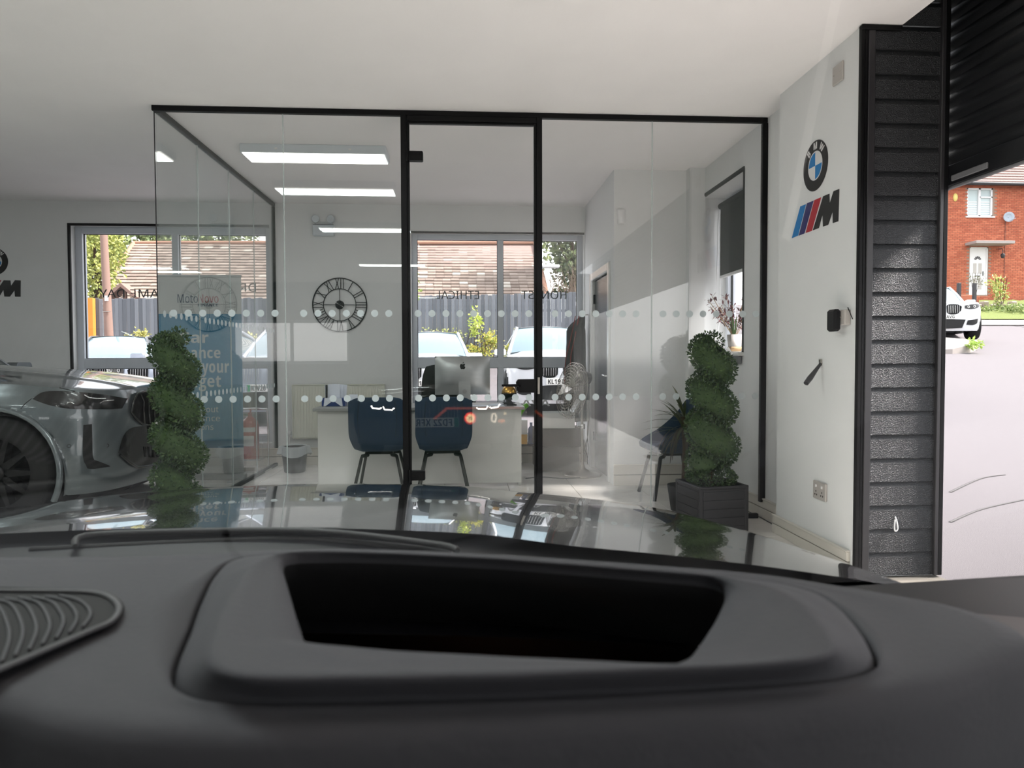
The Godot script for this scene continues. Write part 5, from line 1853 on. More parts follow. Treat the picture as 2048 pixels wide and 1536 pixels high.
	put.call(bn2, "dark_blue_print", Vector3(-bw, by.call(896), 0.0008), Vector3(bw, by.call(881), 0.0014), M.banner_dark, 0.0002)
	put.call(bn2, "top_bar", Vector3(-bw - 0.003, 2.012, -0.012), Vector3(bw + 0.003, 2.035, 0.008), M.aluminium)
	st = sh()
	tube(st, [Vector3(0, 0.06, -0.03), Vector3(0, 2.01, -0.012)], 0.01, 8)
	part(bn2, "pole", st, M.aluminium)
	var line := func(nm, text, x0, x1, py, h, m, bold):
		var a := atz(x0, py, -7.2)
		var b := atz(x1, py, -7.2)
		words(bn2, nm, text, h, m, Transform3D(Basis.IDENTITY, Vector3((a.x + b.x) / 2.0 + 2.60, a.y, 0.002)), bold, b.x - a.x)
	line.call("brand_lettering", "Moto", 355, 396, 597, 0.085, M.brand_blue, false)
	line.call("brand_lettering", "Novo", 397, 437, 597, 0.085, M.brand_red, false)
	line.call("brand_lettering", "FINANCE", 396, 436, 610, 0.028, M.brand_blue, true)
	line.call("headline", "Car", 358, 417, 675, 0.105, M.banner_white, true)
	line.call("headline", "finance", 345, 441, 705, 0.105, M.banner_white, true)
	line.call("headline", "to fit your", 338, 458, 737, 0.118, M.banner_white, true)
	line.call("headline", "budget", 345, 442, 766, 0.118, M.banner_white, true)
	line.call("small_print", "Ask us about", 338, 437, 819, 0.058, M.banner_white, false)
	line.call("small_print", "our finance", 345, 440, 837, 0.058, M.banner_white, false)
	line.call("small_print", "options", 372, 427, 856, 0.058, M.banner_white, false)
	# fire extinguisher on its chrome stand
	var fe := atz(501, 905, -7.78)
	var fs := thing("extinguisher_stand", "chrome tubular stand holding the fire extinguisher", "stand", Vector3(fe.x, 0, -7.78))
	st = sh()
	var hoop := []
	for p in [[-0.13, 0.01], [-0.13, 0.60], [-0.09, 0.66], [0.11, 0.66], [0.16, 0.60], [0.16, 0.01]]:
		hoop.append(Vector3(p[0], p[1], -0.10))
	tube(st, smooth_line(hoop, 4), 0.011, 8)
	part(fs, "hoop", st, M.chrome)
	put.call(fs, "base_plate", Vector3(-0.16, 0.0, -0.14), Vector3(0.19, 0.02, 0.14), M.chrome)
	put.call(fs, "shelf", Vector3(-0.11, 0.125, -0.10), Vector3(0.13, 0.14, 0.09), M.chrome)
	var ex := thing("fire_extinguisher", "red fire extinguisher with pale label on the chrome stand", "extinguisher", Vector3(fe.x, 0.1405, -7.78))
	st = sh()
	lathe(st, [[0.0, 0.0], [0.088, 0.0], [0.09, 0.02], [0.09, 0.36], [0.08, 0.40], [0.045, 0.435], [0.03, 0.45], [0.0, 0.45]], 28)
	part(ex, "cylinder", st, M.red)
	st = sh()
	lathe(st, [[0.0, 0.45], [0.022, 0.45], [0.024, 0.49], [0.0, 0.50]], 14)
	tube(st, [Vector3(0, 0.49, 0), Vector3(0.02, 0.52, 0.03), Vector3(0.03, 0.53, 0.09)], 0.009, 6)
	tube(st, [Vector3(0, 0.475, 0), Vector3(0.02, 0.485, 0.04), Vector3(0.03, 0.485, 0.09)], 0.007, 6)
	part(ex, "valve_handle", st, M.red)
	st = sh()
	tube(st, smooth_line([Vector3(-0.02, 0.47, 0.01), Vector3(-0.08, 0.47, 0.05), Vector3(-0.105, 0.36, 0.05), Vector3(-0.10, 0.2, 0.04), Vector3(-0.10, 0.12, 0.04)], 5), 0.010, 8)
	part(ex, "hose", st, M.black_matt)
	st = sh()
	for e in [[0.29, 0.34, -0.9, 0.9], [0.14, 0.25, -0.7, 0.7]]:
		grid(st, 12, 2, func(a, b):
			var an: float = PI / 2 + lerpf(e[2], e[3], a)
			return Vector3(cos(an) * 0.0912, lerpf(e[0], e[1], b), sin(an) * 0.0912))
	part(ex, "label", st, M.banner_white)

# ---- cars seen from outside. Local axes: f forward from the front axle, y up, u to the car's right ----
const CAR_PLAN := [[-3.78, 0.0], [-3.76, 0.35], [-3.70, 0.62], [-3.55, 0.82], [-3.25, 0.925], [-2.9, 0.965], [-1.5, 0.96], [0.05, 0.97], [0.25, 0.958], [0.42, 0.92], [0.56, 0.84], [0.655, 0.72], [0.72, 0.54], [0.76, 0.34], [0.783, 0.14], [0.79, 0.0]]
func car_u(f: float) -> float:
	return maxf(0.0, stable(CAR_PLAN, f))
func car_off(y: float) -> float:
	return table([[0.20, 0.09], [0.26, 0.05], [0.36, 0.015], [0.50, 0.0], [0.78, 0.0], [0.88, 0.012], [0.95, 0.035], [1.02, 0.07]], y)
func car_top(f: float) -> float:
	return stable([[-3.78, 0.98], [-2.9, 1.05], [-1.0, 1.05], [0.0, 1.03], [0.4, 0.998], [0.65, 0.972], [0.79, 0.962]], f)
func car_hood(f: float) -> float:
	return stable([[-3.78, 1.02], [-2.9, 1.15], [-0.95, 1.175], [-0.6, 1.16], [-0.2, 1.128], [0.2, 1.085], [0.5, 1.04], [0.68, 1.002], [0.79, 0.968]], f)
func car_front(u: float, y: float) -> float:
	# how far forward the nose is at this width and height
	var a := absf(u)
	var lo := -0.5
	var hi := 0.79
	for k in 24:
		var m := (lo + hi) / 2.0
		if car_u(m) - car_off(y) > a:
			lo = m
		else:
			hi = m
	return lo
func car_hit(px: float, py: float, inv: Transform3D) -> Vector3:
	# where a line of sight meets the body of a car, in the car's own axes
	var o := inv * EYE
	var d := (inv.basis * ray(px, py)).normalized()
	var t := 2.5
	while t < 9.0:
		var p := o + d * t
		if p.y > 0.1 and p.y < 1.0 and absf(p.z) < car_u(p.x) - car_off(p.y):
			break
		t += 0.004
	return o + d * t

func car_strip(st: SurfaceTool, top: Array, bot: Array, nu: int, nv: int, f: Callable, lift := 0.006) -> void:
	# a patch between two outlines laid on the body, raised a little
	var a := smooth_line(top, 6)
	var b := smooth_line(bot, 6)
	grid(st, nu, nv, func(s, t):
		var pa: Vector2 = a[int(s * (a.size() - 1))].lerp(a[mini(int(s * (a.size() - 1)) + 1, a.size() - 1)], fmod(s * (a.size() - 1), 1.0))
		var pb: Vector2 = b[int(s * (b.size() - 1))].lerp(b[mini(int(s * (b.size() - 1)) + 1, b.size() - 1)], fmod(s * (b.size() - 1), 1.0))
		var q := pa.lerp(pb, t)
		var p: Vector3 = f.call(q.x, q.y)
		return p + Vector3(1.0, 0.0, signf(p.z) * 0.7 if absf(p.z) > 0.3 else 0.0).normalized() * lift)

func car_meshes(fine: int) -> Dictionary:
	# the shapes that all the cars share
	var out := {}
	var loop := []
	var n1 := 60 * fine
	for k in n1 + 1:
		var s := float(k) / n1
		var f := lerpf(-3.0, 0.42, s)
		loop.append(Vector2(f, car_u(f)))
	for k in range(1, 16 * fine):
		var a := float(k) / (16 * fine) * PI / 2
		# round the nose by angle so that points stay even
		var u := 0.92 * cos(a)
		loop.append(Vector2(car_front(u, 0.6), u))
	loop.append(Vector2(0.79, 0.0))
	var tail := []
	for k in range(0, 12):
		var a := float(k) / 12.0 * PI / 2
		var u := 0.96 * sin(a)
		var f := -3.78 + 0.78 * (1.0 - cos(a)) * 0.9
		tail.append(Vector2(f, minf(u, car_u(f) if f > -3.775 else 0.2)))
	var half: Array = tail + loop
	var nv := 12 * fine
	var wheels := [0.0, -2.97]
	var st := sh()
	for sgn in [-1.0, 1.0]:
		grid(st, half.size() - 1, nv, func(a, b):
			var p: Vector2 = half[roundi(a * (half.size() - 1))]
			var y := lerpf(0.22, car_top(p.x), b)
			var u := maxf(0.0, p.y - car_off(y) * minf(1.0, p.y / 0.3))
			var f: float = p.x - (car_off(y) if p.x > 0.5 else 0.0) * (1.0 - p.y / 0.97)
			for w in wheels:
				var d := Vector2(p.x - w, y - 0.40)
				var r := d.length()
				if r < 0.47:
					if r > 0.435:
						d *= 0.452 / r
						f = w + d.x
						y = 0.40 + d.y
					else:
						u -= 0.28
			return Vector3(f, y, sgn * u))
		# bonnet and deck
		grid(st, half.size() - 1, 8 * fine, func(a, b):
			var p: Vector2 = half[roundi(a * (half.size() - 1))]
			var y0 := car_top(p.x)
			var u0 := maxf(0.0, p.y - car_off(y0) * minf(1.0, p.y / 0.3))
			var f: float = p.x - (car_off(y0) if p.x > 0.5 else 0.0) * (1.0 - p.y / 0.97)
			var u: float = u0 * (1.0 - b)
			var w := sin(b * PI / 2)
			var crease := 0.014 * exp(-pow((u - 0.42 - 0.08 * (0.6 - f)) / 0.05, 2.0)) * smoothstep(0.0, 0.2, b)
			return Vector3(f, lerpf(y0, car_hood(f), pow(w, 0.8)) + crease, sgn * u))
	out.body = finish(st)
	st = sh()
	grid(st, 16, 10, func(a, b):
		var s := lerpf(-1.0, 1.0, a)
		var bb := Vector3(-0.80 - 0.16 * s * s, 1.16 - 0.05 * s * s, s * 0.78)
		var tt := Vector3(-1.58 - 0.08 * s * s, 1.63 - 0.03 * s * s, s * 0.60)
		return bb.lerp(tt, b) + Vector3(0.03, 0.03, 0) * sin(PI * b))
	out.windscreen = finish(st)
	st = sh()
	grid(st, 12, 12, func(a, b):
		var s := lerpf(-1.0, 1.0, a)
		var f := lerpf(-1.57, -3.15, b)
		return Vector3(f - 0.06 * s * s, 1.635 + 0.05 * sin(PI * minf(1.0, b * 1.2)) * (1 - 0.5 * s * s) - 0.03 * s * s - 0.09 * b * b, s * lerpf(0.605, 0.56, b)))
	out.roof = finish(st)
	st = sh()
	for s in [-1.0, 1.0]:
		grid(st, 10, 6, func(a, b):
			var lo := Vector3(lerpf(-0.98, -3.35, a), 1.06, s * 0.875)
			var hi := Vector3(lerpf(-1.66, -3.10, a), 1.60 - 0.09 * a, s * lerpf(0.61, 0.57, a))
			return lo.lerp(hi, b) + Vector3(0, 0, s * 0.03 * sin(PI * b)))
	grid(st, 10, 6, func(a, b):
		var s := lerpf(-1.0, 1.0, a)
		return Vector3(-3.62 - 0.05 * (1 - s * s), 1.12, s * 0.74).lerp(Vector3(-3.15 - 0.03 * (1 - s * s), 1.55, s * 0.56), b))
	out.side_glass = finish(st)
	st = sh()
	for s in [-1.0, 1.0]:
		tube(st, [Vector3(-0.93, 1.09, s * 0.83), Vector3(-1.24, 1.36, s * 0.72), Vector3(-1.60, 1.605, s * 0.605), Vector3(-2.3, 1.645, s * 0.60), Vector3(-3.12, 1.54, s * 0.565), Vector3(-3.62, 1.12, s * 0.78)], [0.035, 0.03, 0.03, 0.03, 0.035, 0.06], 8)
	out.pillars = finish(st)
	st = sh()
	lathe(st, [[0.265, -0.13], [0.37, -0.135], [0.395, -0.11], [0.398, 0.0], [0.395, 0.11], [0.37, 0.135], [0.265, 0.13]], 44, Transform3D(Basis(Vector3(1, 0, 0), PI / 2), Vector3.ZERO))
	out.tyre = finish(st)
	st = sh()
	lathe(st, [[0.27, 0.125], [0.255, 0.11], [0.25, 0.02], [0.0, 0.0]], 36, Transform3D(Basis(Vector3(1, 0, 0), PI / 2), Vector3.ZERO))
	out.rim_dish = finish(st)
	st = sh()
	for k in 10:
		var r := Basis(Vector3(0, 0, 1), TAU * k / 10.0)
		prism(st, [Vector2(0.03, -0.030), Vector2(0.255, -0.014), Vector2(0.255, 0.014), Vector2(0.03, 0.030)], 0.03, 0.10, Transform3D(r, Vector3.ZERO))
	lathe(st, [[0.0, 0.112], [0.055, 0.11], [0.06, 0.09], [0.06, 0.03]], 20, Transform3D(Basis(Vector3(1, 0, 0), PI / 2), Vector3.ZERO))
	annulus(st, 0.245, 0.268, 0.09, 0.122, 36)
	out.rim = finish(st)
	st = sh()
	prism(st, rounded(-0.12, -0.06, 0.12, 0.06, 0.04), -0.05, 0.05)
	out.mirror = finish(st)
	return out

func car_base(nm: String, label: String, paint_m: Material, xf: Transform3D, shapes: Dictionary, glass_m: Material, group := "", rim_m: Material = M.alloy) -> Node3D:
	var t := thing(nm, label, "car", Vector3.ZERO, 0.0, group)
	t.transform = xf
	part(t, "body", shapes.body, paint_m)
	part(t, "windscreen", shapes.windscreen, glass_m)
	part(t, "side_glass", shapes.side_glass, glass_m)
	part(t, "roof", shapes.roof, paint_m)
	part(t, "pillars", shapes.pillars, paint_m)
	for f in [0.0, -2.97]:
		for s in [-1.0, 1.0]:
			var w := Transform3D(Basis.IDENTITY if s > 0 else Basis(Vector3.UP, PI), Vector3(f, 0.398, s * 0.825))
			var ty := part(t, "tyre", shapes.tyre, M.tyre, w)
			part(ty, "rim_dish", shapes.rim_dish, M.black)
			part(ty, "spokes", shapes.rim, rim_m)
	for s in [-1.0, 1.0]:
		part(t, "mirror", shapes.mirror, paint_m, Transform3D(Basis(Vector3.UP, PI / 2), Vector3(-0.98, 1.12, s * 1.0)))
	return t

func car_face(t: Node3D, plate: String, green := false, grille_m: Material = M.black, chrome_m: Material = M.chrome) -> void:
	# kidneys, lamps, intake and number plate, laid on the nose by width and height
	var on := func(u, y): return Vector3(car_front(u, y), y, u)
	for s in [-1.0, 1.0]:
		var st := sh()
		car_strip(st, [Vector2(s * 0.04, 0.90), Vector2(s * 0.10, 0.935), Vector2(s * 0.30, 0.93), Vector2(s * 0.40, 0.87)], [Vector2(s * 0.05, 0.72), Vector2(s * 0.12, 0.67), Vector2(s * 0.28, 0.67), Vector2(s * 0.38, 0.76)], 16, 8, on, 0.012)
		var g := part(t, "kidney_grille", st, grille_m)
		for k in 7:
			st = sh()
			var u: float = s * (0.085 + 0.043 * k)
			tube(st, [on.call(u, 0.91) + Vector3(0.012, 0, 0), on.call(u, 0.80) + Vector3(0.016, 0, 0), on.call(u, 0.70) + Vector3(0.012, 0, 0)], 0.006, 4)
			part(g, "slat", st, chrome_m)
		st = sh()
		car_strip(st, [Vector2(s * 0.47, 0.90), Vector2(s * 0.62, 0.925), Vector2(s * 0.78, 0.94), Vector2(s * 0.88, 0.945)], [Vector2(s * 0.47, 0.82), Vector2(s * 0.62, 0.80), Vector2(s * 0.78, 0.83), Vector2(s * 0.89, 0.90)], 16, 4, on, 0.010)
		var h := part(t, "headlight", st, M.lamp_glass)
		for k in 2:
			st = sh()
			var c: Vector3 = on.call(s * (0.56 + 0.15 * k), 0.865 + 0.01 * k)
			annulus(st, 0.022, 0.034, -0.003, 0.003, 14, facing(Vector3(1, 0, s * 0.5), c + Vector3(0.014, 0, s * 0.008)))
			part(h, "lamp_ring", st, M.chrome)
		st = sh()
		car_strip(st, [Vector2(s * 0.55, 0.50), Vector2(s * 0.70, 0.52), Vector2(s * 0.82, 0.55)], [Vector2(s * 0.52, 0.38), Vector2(s * 0.68, 0.37), Vector2(s * 0.80, 0.42)], 8, 4, on, 0.008)
		part(t, "side_intake", st, M.black_matt)
	var st := sh()
	car_strip(st, [Vector2(-0.50, 0.52), Vector2(0.0, 0.54), Vector2(0.50, 0.52)], [Vector2(-0.42, 0.30), Vector2(0.0, 0.28), Vector2(0.42, 0.30)], 20, 4, on, 0.008)
	part(t, "lower_intake", st, M.black_matt)
	number_plate(t, plate, Transform3D(Basis(Vector3.UP, PI / 2), Vector3(0.815, 0.60, 0.0)), green)
	st = sh()
	lathe(st, [[0.0, 0.012], [0.04, 0.010], [0.042, 0.0]], 20, Transform3D(Basis(Vector3(0, 0, 1), -0.45), Vector3(0.745, 0.992, 0.0)))
	part(t, "badge", st, M.logo_black)

func number_plate(t: Node3D, text: String, xf: Transform3D, green := false) -> void:
	var st := sh()
	cbox(st, Vector3(-0.26, -0.055, -0.004), Vector3(0.26, 0.055, 0.004), 0.002)
	var p := part(t, "number_plate", st, M.plate_white, xf)
	if green:
		st = sh()
		cbox(st, Vector3(-0.258, -0.053, 0.004), Vector3(-0.205, 0.053, 0.0055), 0.0005)
		part(p, "green_band", st, M.plate_green)
	words(p, "lettering", text, 0.079, M.ink, Transform3D(Basis.IDENTITY, Vector3(0.025 if green else 0.0, 0, 0.0055)), true, 0.42 if green else 0.46)

func grey_car(shapes: Dictionary) -> void:
	M.grey_paint = coat(paint(Color(0.40, 0.43, 0.44), 0.28, 0.55), 1.0, 0.02)
	M.gloss_black = coat(paint(Color(0.02, 0.02, 0.023), 0.15), 0.8, 0.03)
	M.dark_glass = coat(paint(Color(0.05, 0.055, 0.06), 0.05), 1.0, 0.01)
	M.dark_rim = paint(Color(0.03, 0.03, 0.036), 0.35, 0.4)
	# heading +x; its front axle and side plane read from the wheel in the picture
	var xf := Transform3D(Basis.IDENTITY, Vector3(-3.30, 0, -6.13))
	var t := car_base("grey_car", "glossy grey sport utility car parked nose towards the glass office", M.grey_paint, xf, shapes, M.dark_glass, "", M.dark_rim)
	var inv := xf.affine_inverse()
	var hit := func(px, py): return car_hit(px, py, inv)
	var V := func(a): return a.map(func(p): return Vector2(p[0], p[1]))
	var both := func(nm, st, m, parent = null):
		# a piece on the near side and its mirror image on the far side
		var mesh := finish(st)
		var o := part(t if parent == null else parent, nm, mesh, m)
		part(t if parent == null else parent, nm, mesh, m, Transform3D(Basis.from_scale(Vector3(1, 1, -1)), Vector3.ZERO))
		return o
	var st := sh()
	car_strip(st, V.call([[64, 797], [85, 784], [120, 782], [160, 784], [205, 789], [254, 797]]), V.call([[64, 798], [90, 808], [125, 816], [160, 818], [205, 818], [243, 817]]), 30, 6, hit, 0.008)
	both.call("headlight", st, M.lamp_glass)
	for e in [[[167, 790], [176, 795], [190, 797], [210, 797]], [[198, 807], [206, 802], [216, 801], [226, 800]], [[133, 806], [140, 804], [147, 807]]]:
		st = sh()
		tube(st, e.map(func(p): return hit.call(p[0], p[1]) + Vector3(0.010, 0, 0.010)), 0.005, 5)
		both.call("light_guide", st, M.chrome)
	# kidney
	st = sh()
	car_strip(st, V.call([[266, 800], [272, 787], [285, 783], [310, 782], [334, 783]]), V.call([[260, 826], [268, 836], [282, 848], [305, 850], [334, 846]]), 20, 8, hit, 0.012)
	both.call("kidney_grille", st, M.black)
	st = sh()
	tube(st, V.call([[334, 783], [310, 782], [285, 783], [272, 787], [264, 803], [260, 824], [268, 836], [282, 848], [305, 850], [334, 846]]).map(func(p): return hit.call(p.x, p.y) + Vector3(0.014, 0, 0.006)), 0.010, 6)
	both.call("kidney_frame", st, M.gloss_black)
	for k in 6:
		st = sh()
		var x := 277.0 + k * 10.5
		tube(st, [[x, 790], [x + 6, 803], [x + 5, 820], [x + 8, 846]].map(func(p): return hit.call(p[0], p[1]) + Vector3(0.022, 0, 0.006)), 0.008, 5)
		both.call("grille_bar", st, M.gloss_black)
	# tall side vent with its foot
	st = sh()
	car_strip(st, V.call([[166, 850], [165, 880], [165, 912], [168, 926]]), V.call([[183, 848], [184, 880], [185, 912], [190, 922]]), 16, 3, hit, 0.006)
	car_strip(st, V.call([[166, 920], [178, 918], [195, 922], [218, 931]]), V.call([[174, 937], [185, 938], [200, 936], [220, 933]]), 12, 3, hit, 0.006)
	both.call("side_vent", st, M.black_matt)
	# lower intake and splitter
	st = sh()
	car_strip(st, V.call([[236, 905], [246, 872], [262, 856], [290, 852], [334, 851]]), V.call([[238, 908], [252, 920], [272, 932], [300, 930], [334, 918]]), 20, 8, hit, 0.006)
	both.call("lower_intake", st, M.gloss_black)
	for k in 4:
		st = sh()
		var x := 288.0 + k * 8.0
		tube(st, [[x, 893], [x + 2, 914]].map(func(p): return hit.call(p[0], p[1]) + Vector3(0.012, 0, 0.004)), 0.006, 4)
		both.call("intake_bar", st, M.black_matt)
	st = sh()
	tube(st, V.call([[238, 908], [254, 921], [272, 933], [300, 930], [334, 918]]).map(func(p): return hit.call(p.x, p.y) + Vector3(0.012, -0.005, 0.006)), 0.012, 6)
	both.call("splitter_edge", st, M.gloss_black)
	# parking sensors, panel joints
	for p in [[138, 892], [214, 891]]:
		st = sh()
		annulus(st, 0.010, 0.014, 0.0, 0.003, 14, facing(Vector3(0.5, 0, 1), hit.call(p[0], p[1])))
		both.call("parking_sensor", st, M.trim_dark)
	for e in [[[150, 783], [120, 776], [80, 770], [40, 766], [0, 762]], [[64, 797], [50, 808], [42, 818]]]:
		st = sh()
		tube(st, smooth_line(V.call(e), 3).map(func(p): return hit.call(p.x, p.y) + Vector3(0, 0, 0.001)), 0.0035, 4)
		both.call("panel_joint", st, M.black_matt)
	# wheel arch mouldings
	for f in [0.0, -2.97]:
		st = sh()
		var arc := []
		for k in 29:
			var a := -0.45 + (PI + 0.9) * k / 28.0
			arc.append(Vector3(f + cos(a) * 0.455, 0.40 + sin(a) * 0.455, 0.965 - 0.02 * maxf(0.0, sin(a))))
		tube(st, arc, 0.022, 8)
		both.call("arch_moulding", st, M.grey_paint)
	st = sh()
	grid(st, 12, 6, func(a, b):
		var an: float = TAU * a
		return Vector3(0.44 * cos(an), 0.40 + 0.44 * sin(an), lerpf(0.96, 0.55, b)) )
	both.call("wheel_housing", st, M.black_matt)
	number_plate(t, "YK23 LVA", Transform3D(Basis(Vector3.UP, PI / 2), Vector3(0.815, 0.66, 0.0)))

func ground_y(x: float, z: float) -> float:
	# level yard behind the building; the street beside it climbs
	var back := stable([[8.0, 0.0], [10.0, 0.13], [16.0, 0.2], [21.0, 0.4], [23.4, 1.35], [30.0, 1.8], [60.0, 2.0]], -z)
	var street := stable([[-10.0, -0.05], [3.0, -0.02], [5.0, 0.02], [10.0, 0.55], [18.0, 1.66], [24.0, 2.45], [25.0, 2.57], [27.0, 2.78], [30.0, 3.42], [60.0, 6.0]], -z)
	return lerpf(back, street, smoothstep(4.5, 7.5, x)) if z < -8.4 else street

func leafy(parent: Node, nm: String, centre: Vector3, size: Vector3, count: int, leaf: float, a: Color, b: Color, seed_n: int, hollow := 0.55) -> void:
	var rng := RandomNumberGenerator.new()
	rng.seed = seed_n
	var places := []
	var colors := []
	var lumps := []
	for k in 14:
		lumps.append([Vector3(rng.randfn(), rng.randfn(), rng.randfn()).limit_length(1.6) * 0.42, rng.randf_range(0.3, 0.55)])
	for i in count:
		var l = lumps[rng.randi() % lumps.size()]
		var e := Vector3(rng.randfn(), rng.randfn(), rng.randfn()).normalized()
		var p: Vector3 = l[0] + e * l[1] * lerpf(hollow, 1.0, rng.randf())
		var d := (e + Vector3(rng.randfn(), rng.randfn(), rng.randfn()) * 0.7).normalized()
		places.append(Transform3D((Basis(Quaternion(Vector3.UP, d)) * Basis(Vector3.UP, rng.randf() * TAU)).scaled(Vector3.ONE * leaf * rng.randf_range(0.7, 1.3)), centre + p * size))
		colors.append(a.lerp(b, rng.randf()))
	scatter(parent, nm, M.leaf_mesh, M.leaf_out, places, colors)

func tree(nm: String, label: String, foot: Vector3, height: float, crown: Vector3, count: int, leaf: float, a: Color, b: Color, seed_n: int, group := "") -> void:
	var t := thing(nm, label, "tree", foot, 0.0, group)
	var st := sh()
	tube(st, [Vector3.ZERO, Vector3(0.1, height * 0.5, 0), Vector3(0, height * 0.8, 0.1)], [0.16, 0.11, 0.04], 8)
	var rng := RandomNumberGenerator.new()
	rng.seed = seed_n
	for k in 7:
		var y := height * rng.randf_range(0.35, 0.7)
		var d := Vector3(rng.randfn(), rng.randf_range(0.5, 1.4), rng.randfn()).normalized() * crown.x * 0.9
		tube(st, [Vector3(0.05, y, 0), Vector3(0.05, y, 0) + d * 0.5, Vector3(0.05, y, 0) + d + Vector3(0, 0.2, 0)], [0.05, 0.03, 0.01], 5)
	part(t, "trunk", st, M.bark)
	leafy(t, "crown", Vector3(0, height - crown.y * 0.75, 0), crown, count, leaf, a, b, seed_n)

func outside() -> void:
	M.leaf_out = paint(Color(1, 1, 1), 0.6)
	M.leaf_out.vertex_color_use_as_albedo = true
	M.leaf_out.backlight_enabled = true
	M.leaf_out.backlight = Color(0.45, 0.5, 0.35)
	var asphalt := noise_tex(0.18, [[0.25, Color(0.50, 0.48, 0.48)], [0.5, Color(0.76, 0.73, 0.73)], [0.75, Color(0.98, 0.94, 0.93)]], 512, 31, 4)
	M.asphalt = tri_tex(paint(Color(0.53, 0.525, 0.54), 0.85), asphalt, Vector3.ONE * 2.2)
	M.grass = tri_tex(paint(Color(0.50, 0.54, 0.33), 0.9), noise_tex(0.1, [[0.2, Color(0.55, 0.6, 0.4)], [0.8, Color(1, 1, 0.8)]], 256, 8), Vector3.ONE * 0.8)
	M.fence_a = paint(Color(0.39, 0.405, 0.43), 0.85)
	M.fence_b = paint(Color(0.34, 0.355, 0.38), 0.85)
	M.fence_c = paint(Color(0.45, 0.465, 0.49), 0.85)
	M.orange_wood = paint(Color(0.85, 0.52, 0.20), 0.8)
	M.pole_wood = paint(Color(0.52, 0.42, 0.38), 0.9)
	M.tile_out = paint(Color(1, 1, 1), 0.85)
	M.tile_out.vertex_color_use_as_albedo = true
	M.render_wall = paint(Color(0.75, 0.70, 0.66), 0.9)
	M.car_white = coat(paint(Color(0.86, 0.87, 0.88), 0.3), 1.0, 0.03)
	M.car_black = coat(paint(Color(0.04, 0.04, 0.045), 0.3), 1.0, 0.03)
	M.car_silver = coat(paint(Color(0.66, 0.69, 0.74), 0.3, 0.3), 1.0, 0.03)
	M.sky_tinted_glass = coat(paint(Color(0.43, 0.51, 0.54), 0.06, 0.0), 1.0, 0.01)  # sky reflected in the car windows is put into this base colour
	M.mortar = paint(Color(0.58, 0.48, 0.42), 0.9)
	M.brick = paint(Color(1, 1, 1), 0.85)
	M.brick.vertex_color_use_as_albedo = true
	M.slate = tri_tex(paint(Color(0.60, 0.50, 0.47), 0.85), noise_tex(0.06, [[0.3, Color(0.8, 0.8, 0.8)], [0.7, Color(1, 1, 1)]], 256, 6), Vector3(1.2, 1.2, 1.2))
	M.concrete = paint(Color(0.62, 0.59, 0.57), 0.9)
	M.stone = paint(Color(0.62, 0.57, 0.52), 0.9)
	M.crack = paint(Color(0.36, 0.35, 0.35), 0.9)
	M.net = paint(Color(0.72, 0.78, 0.78), 0.3)
	M.dish = paint(Color(0.62, 0.66, 0.70), 0.5)
	M.iron = paint(Color(0.20, 0.20, 0.21), 0.6)
	M.lamp_glass = coat(paint(Color(0.03, 0.03, 0.034), 0.25), 0.35, 0.04)
	# yard and street
	var st := sh()
	grid(st, 44, 70, func(a, b):
		var x := lerpf(-22.0, 34.0, a)
		var z := lerpf(14.0, -46.0, b)
		var inside := x > -9.3 and x < 2.6 and z > -8.4 and z < 6.2
		return Vector3(x, ground_y(x, z) if not inside else -0.3, z))
	var g := MeshInstance3D.new()
	g.name = "ground"
	g.mesh = finish(st)
	g.material_override = M.asphalt
	add_child(g)
	tag(g, "pale tarmac of the street and the yard behind the building", "ground", "", "structure")
	# cracks in the tarmac
	for e in [[[1880, 772], [1940, 765], [2048, 772]], [[1900, 985], [1960, 958], [2010, 950]], [[1900, 1045], [1960, 1020], [2048, 1000]], [[1880, 800], [1960, 786], [2048, 790]]]:
		st = sh()
		var pts := []
		for p in smooth_line(e.map(func(q): return Vector2(q[0], q[1])), 8):
			var w := aty(p.x, p.y, 0.0)
			for k in 14:
				w = aty(p.x, p.y, ground_y(w.x, w.z)) if EYE.y - ground_y(w.x, w.z) > 0.05 else w
			pts.append(Vector3(w.x, ground_y(w.x, w.z) + 0.004, w.z))
		tube(st, pts, 0.012, 4, false, 0.3)
		part(g, "tarmac_crack", st, M.crack)
	# drain grating by the door
	var dg := aty(2035, 1172, 0.0)
	var gr := thing("drain_grating", "black slotted drain grating outside the roller door", "grating", Vector3(dg.x + 0.1, ground_y(dg.x, dg.z) + 0.002, dg.z))
	st = sh()
	box(st, Vector3(-0.25, 0, -0.07), Vector3(0.25, 0.006, 0.07))
	part(gr, "tray", st, M.black)
	for k in 16:
		st = sh()
		cbox(st, Vector3(-0.24 + k * 0.031, 0.006, -0.065), Vector3(-0.225 + k * 0.031, 0.016, 0.065), 0.002)
		part(gr, "bar", st, M.concrete)
	# fence
	var fz := -23.4
	var ft := func(px): return atz(px, table([[170, 597], [330, 597], [530, 596], [830, 592], [1000, 589], [1165, 584]], px), fz).y
	var fe := thing("board_fence", "weathered grey close-board fence behind the parked cars", "fence")
	var bm := []
	for k in 3:
		st = sh()
		cbox(st, Vector3(-0.058, 0, -0.01 + 0.004 * k), Vector3(0.058, 1, 0.012 + 0.004 * k), 0.004)
		bm.append(finish(st))
	var x := atz(186, 600, fz).x
	var x1 := atz(1330, 600, fz).x
	var i := 0
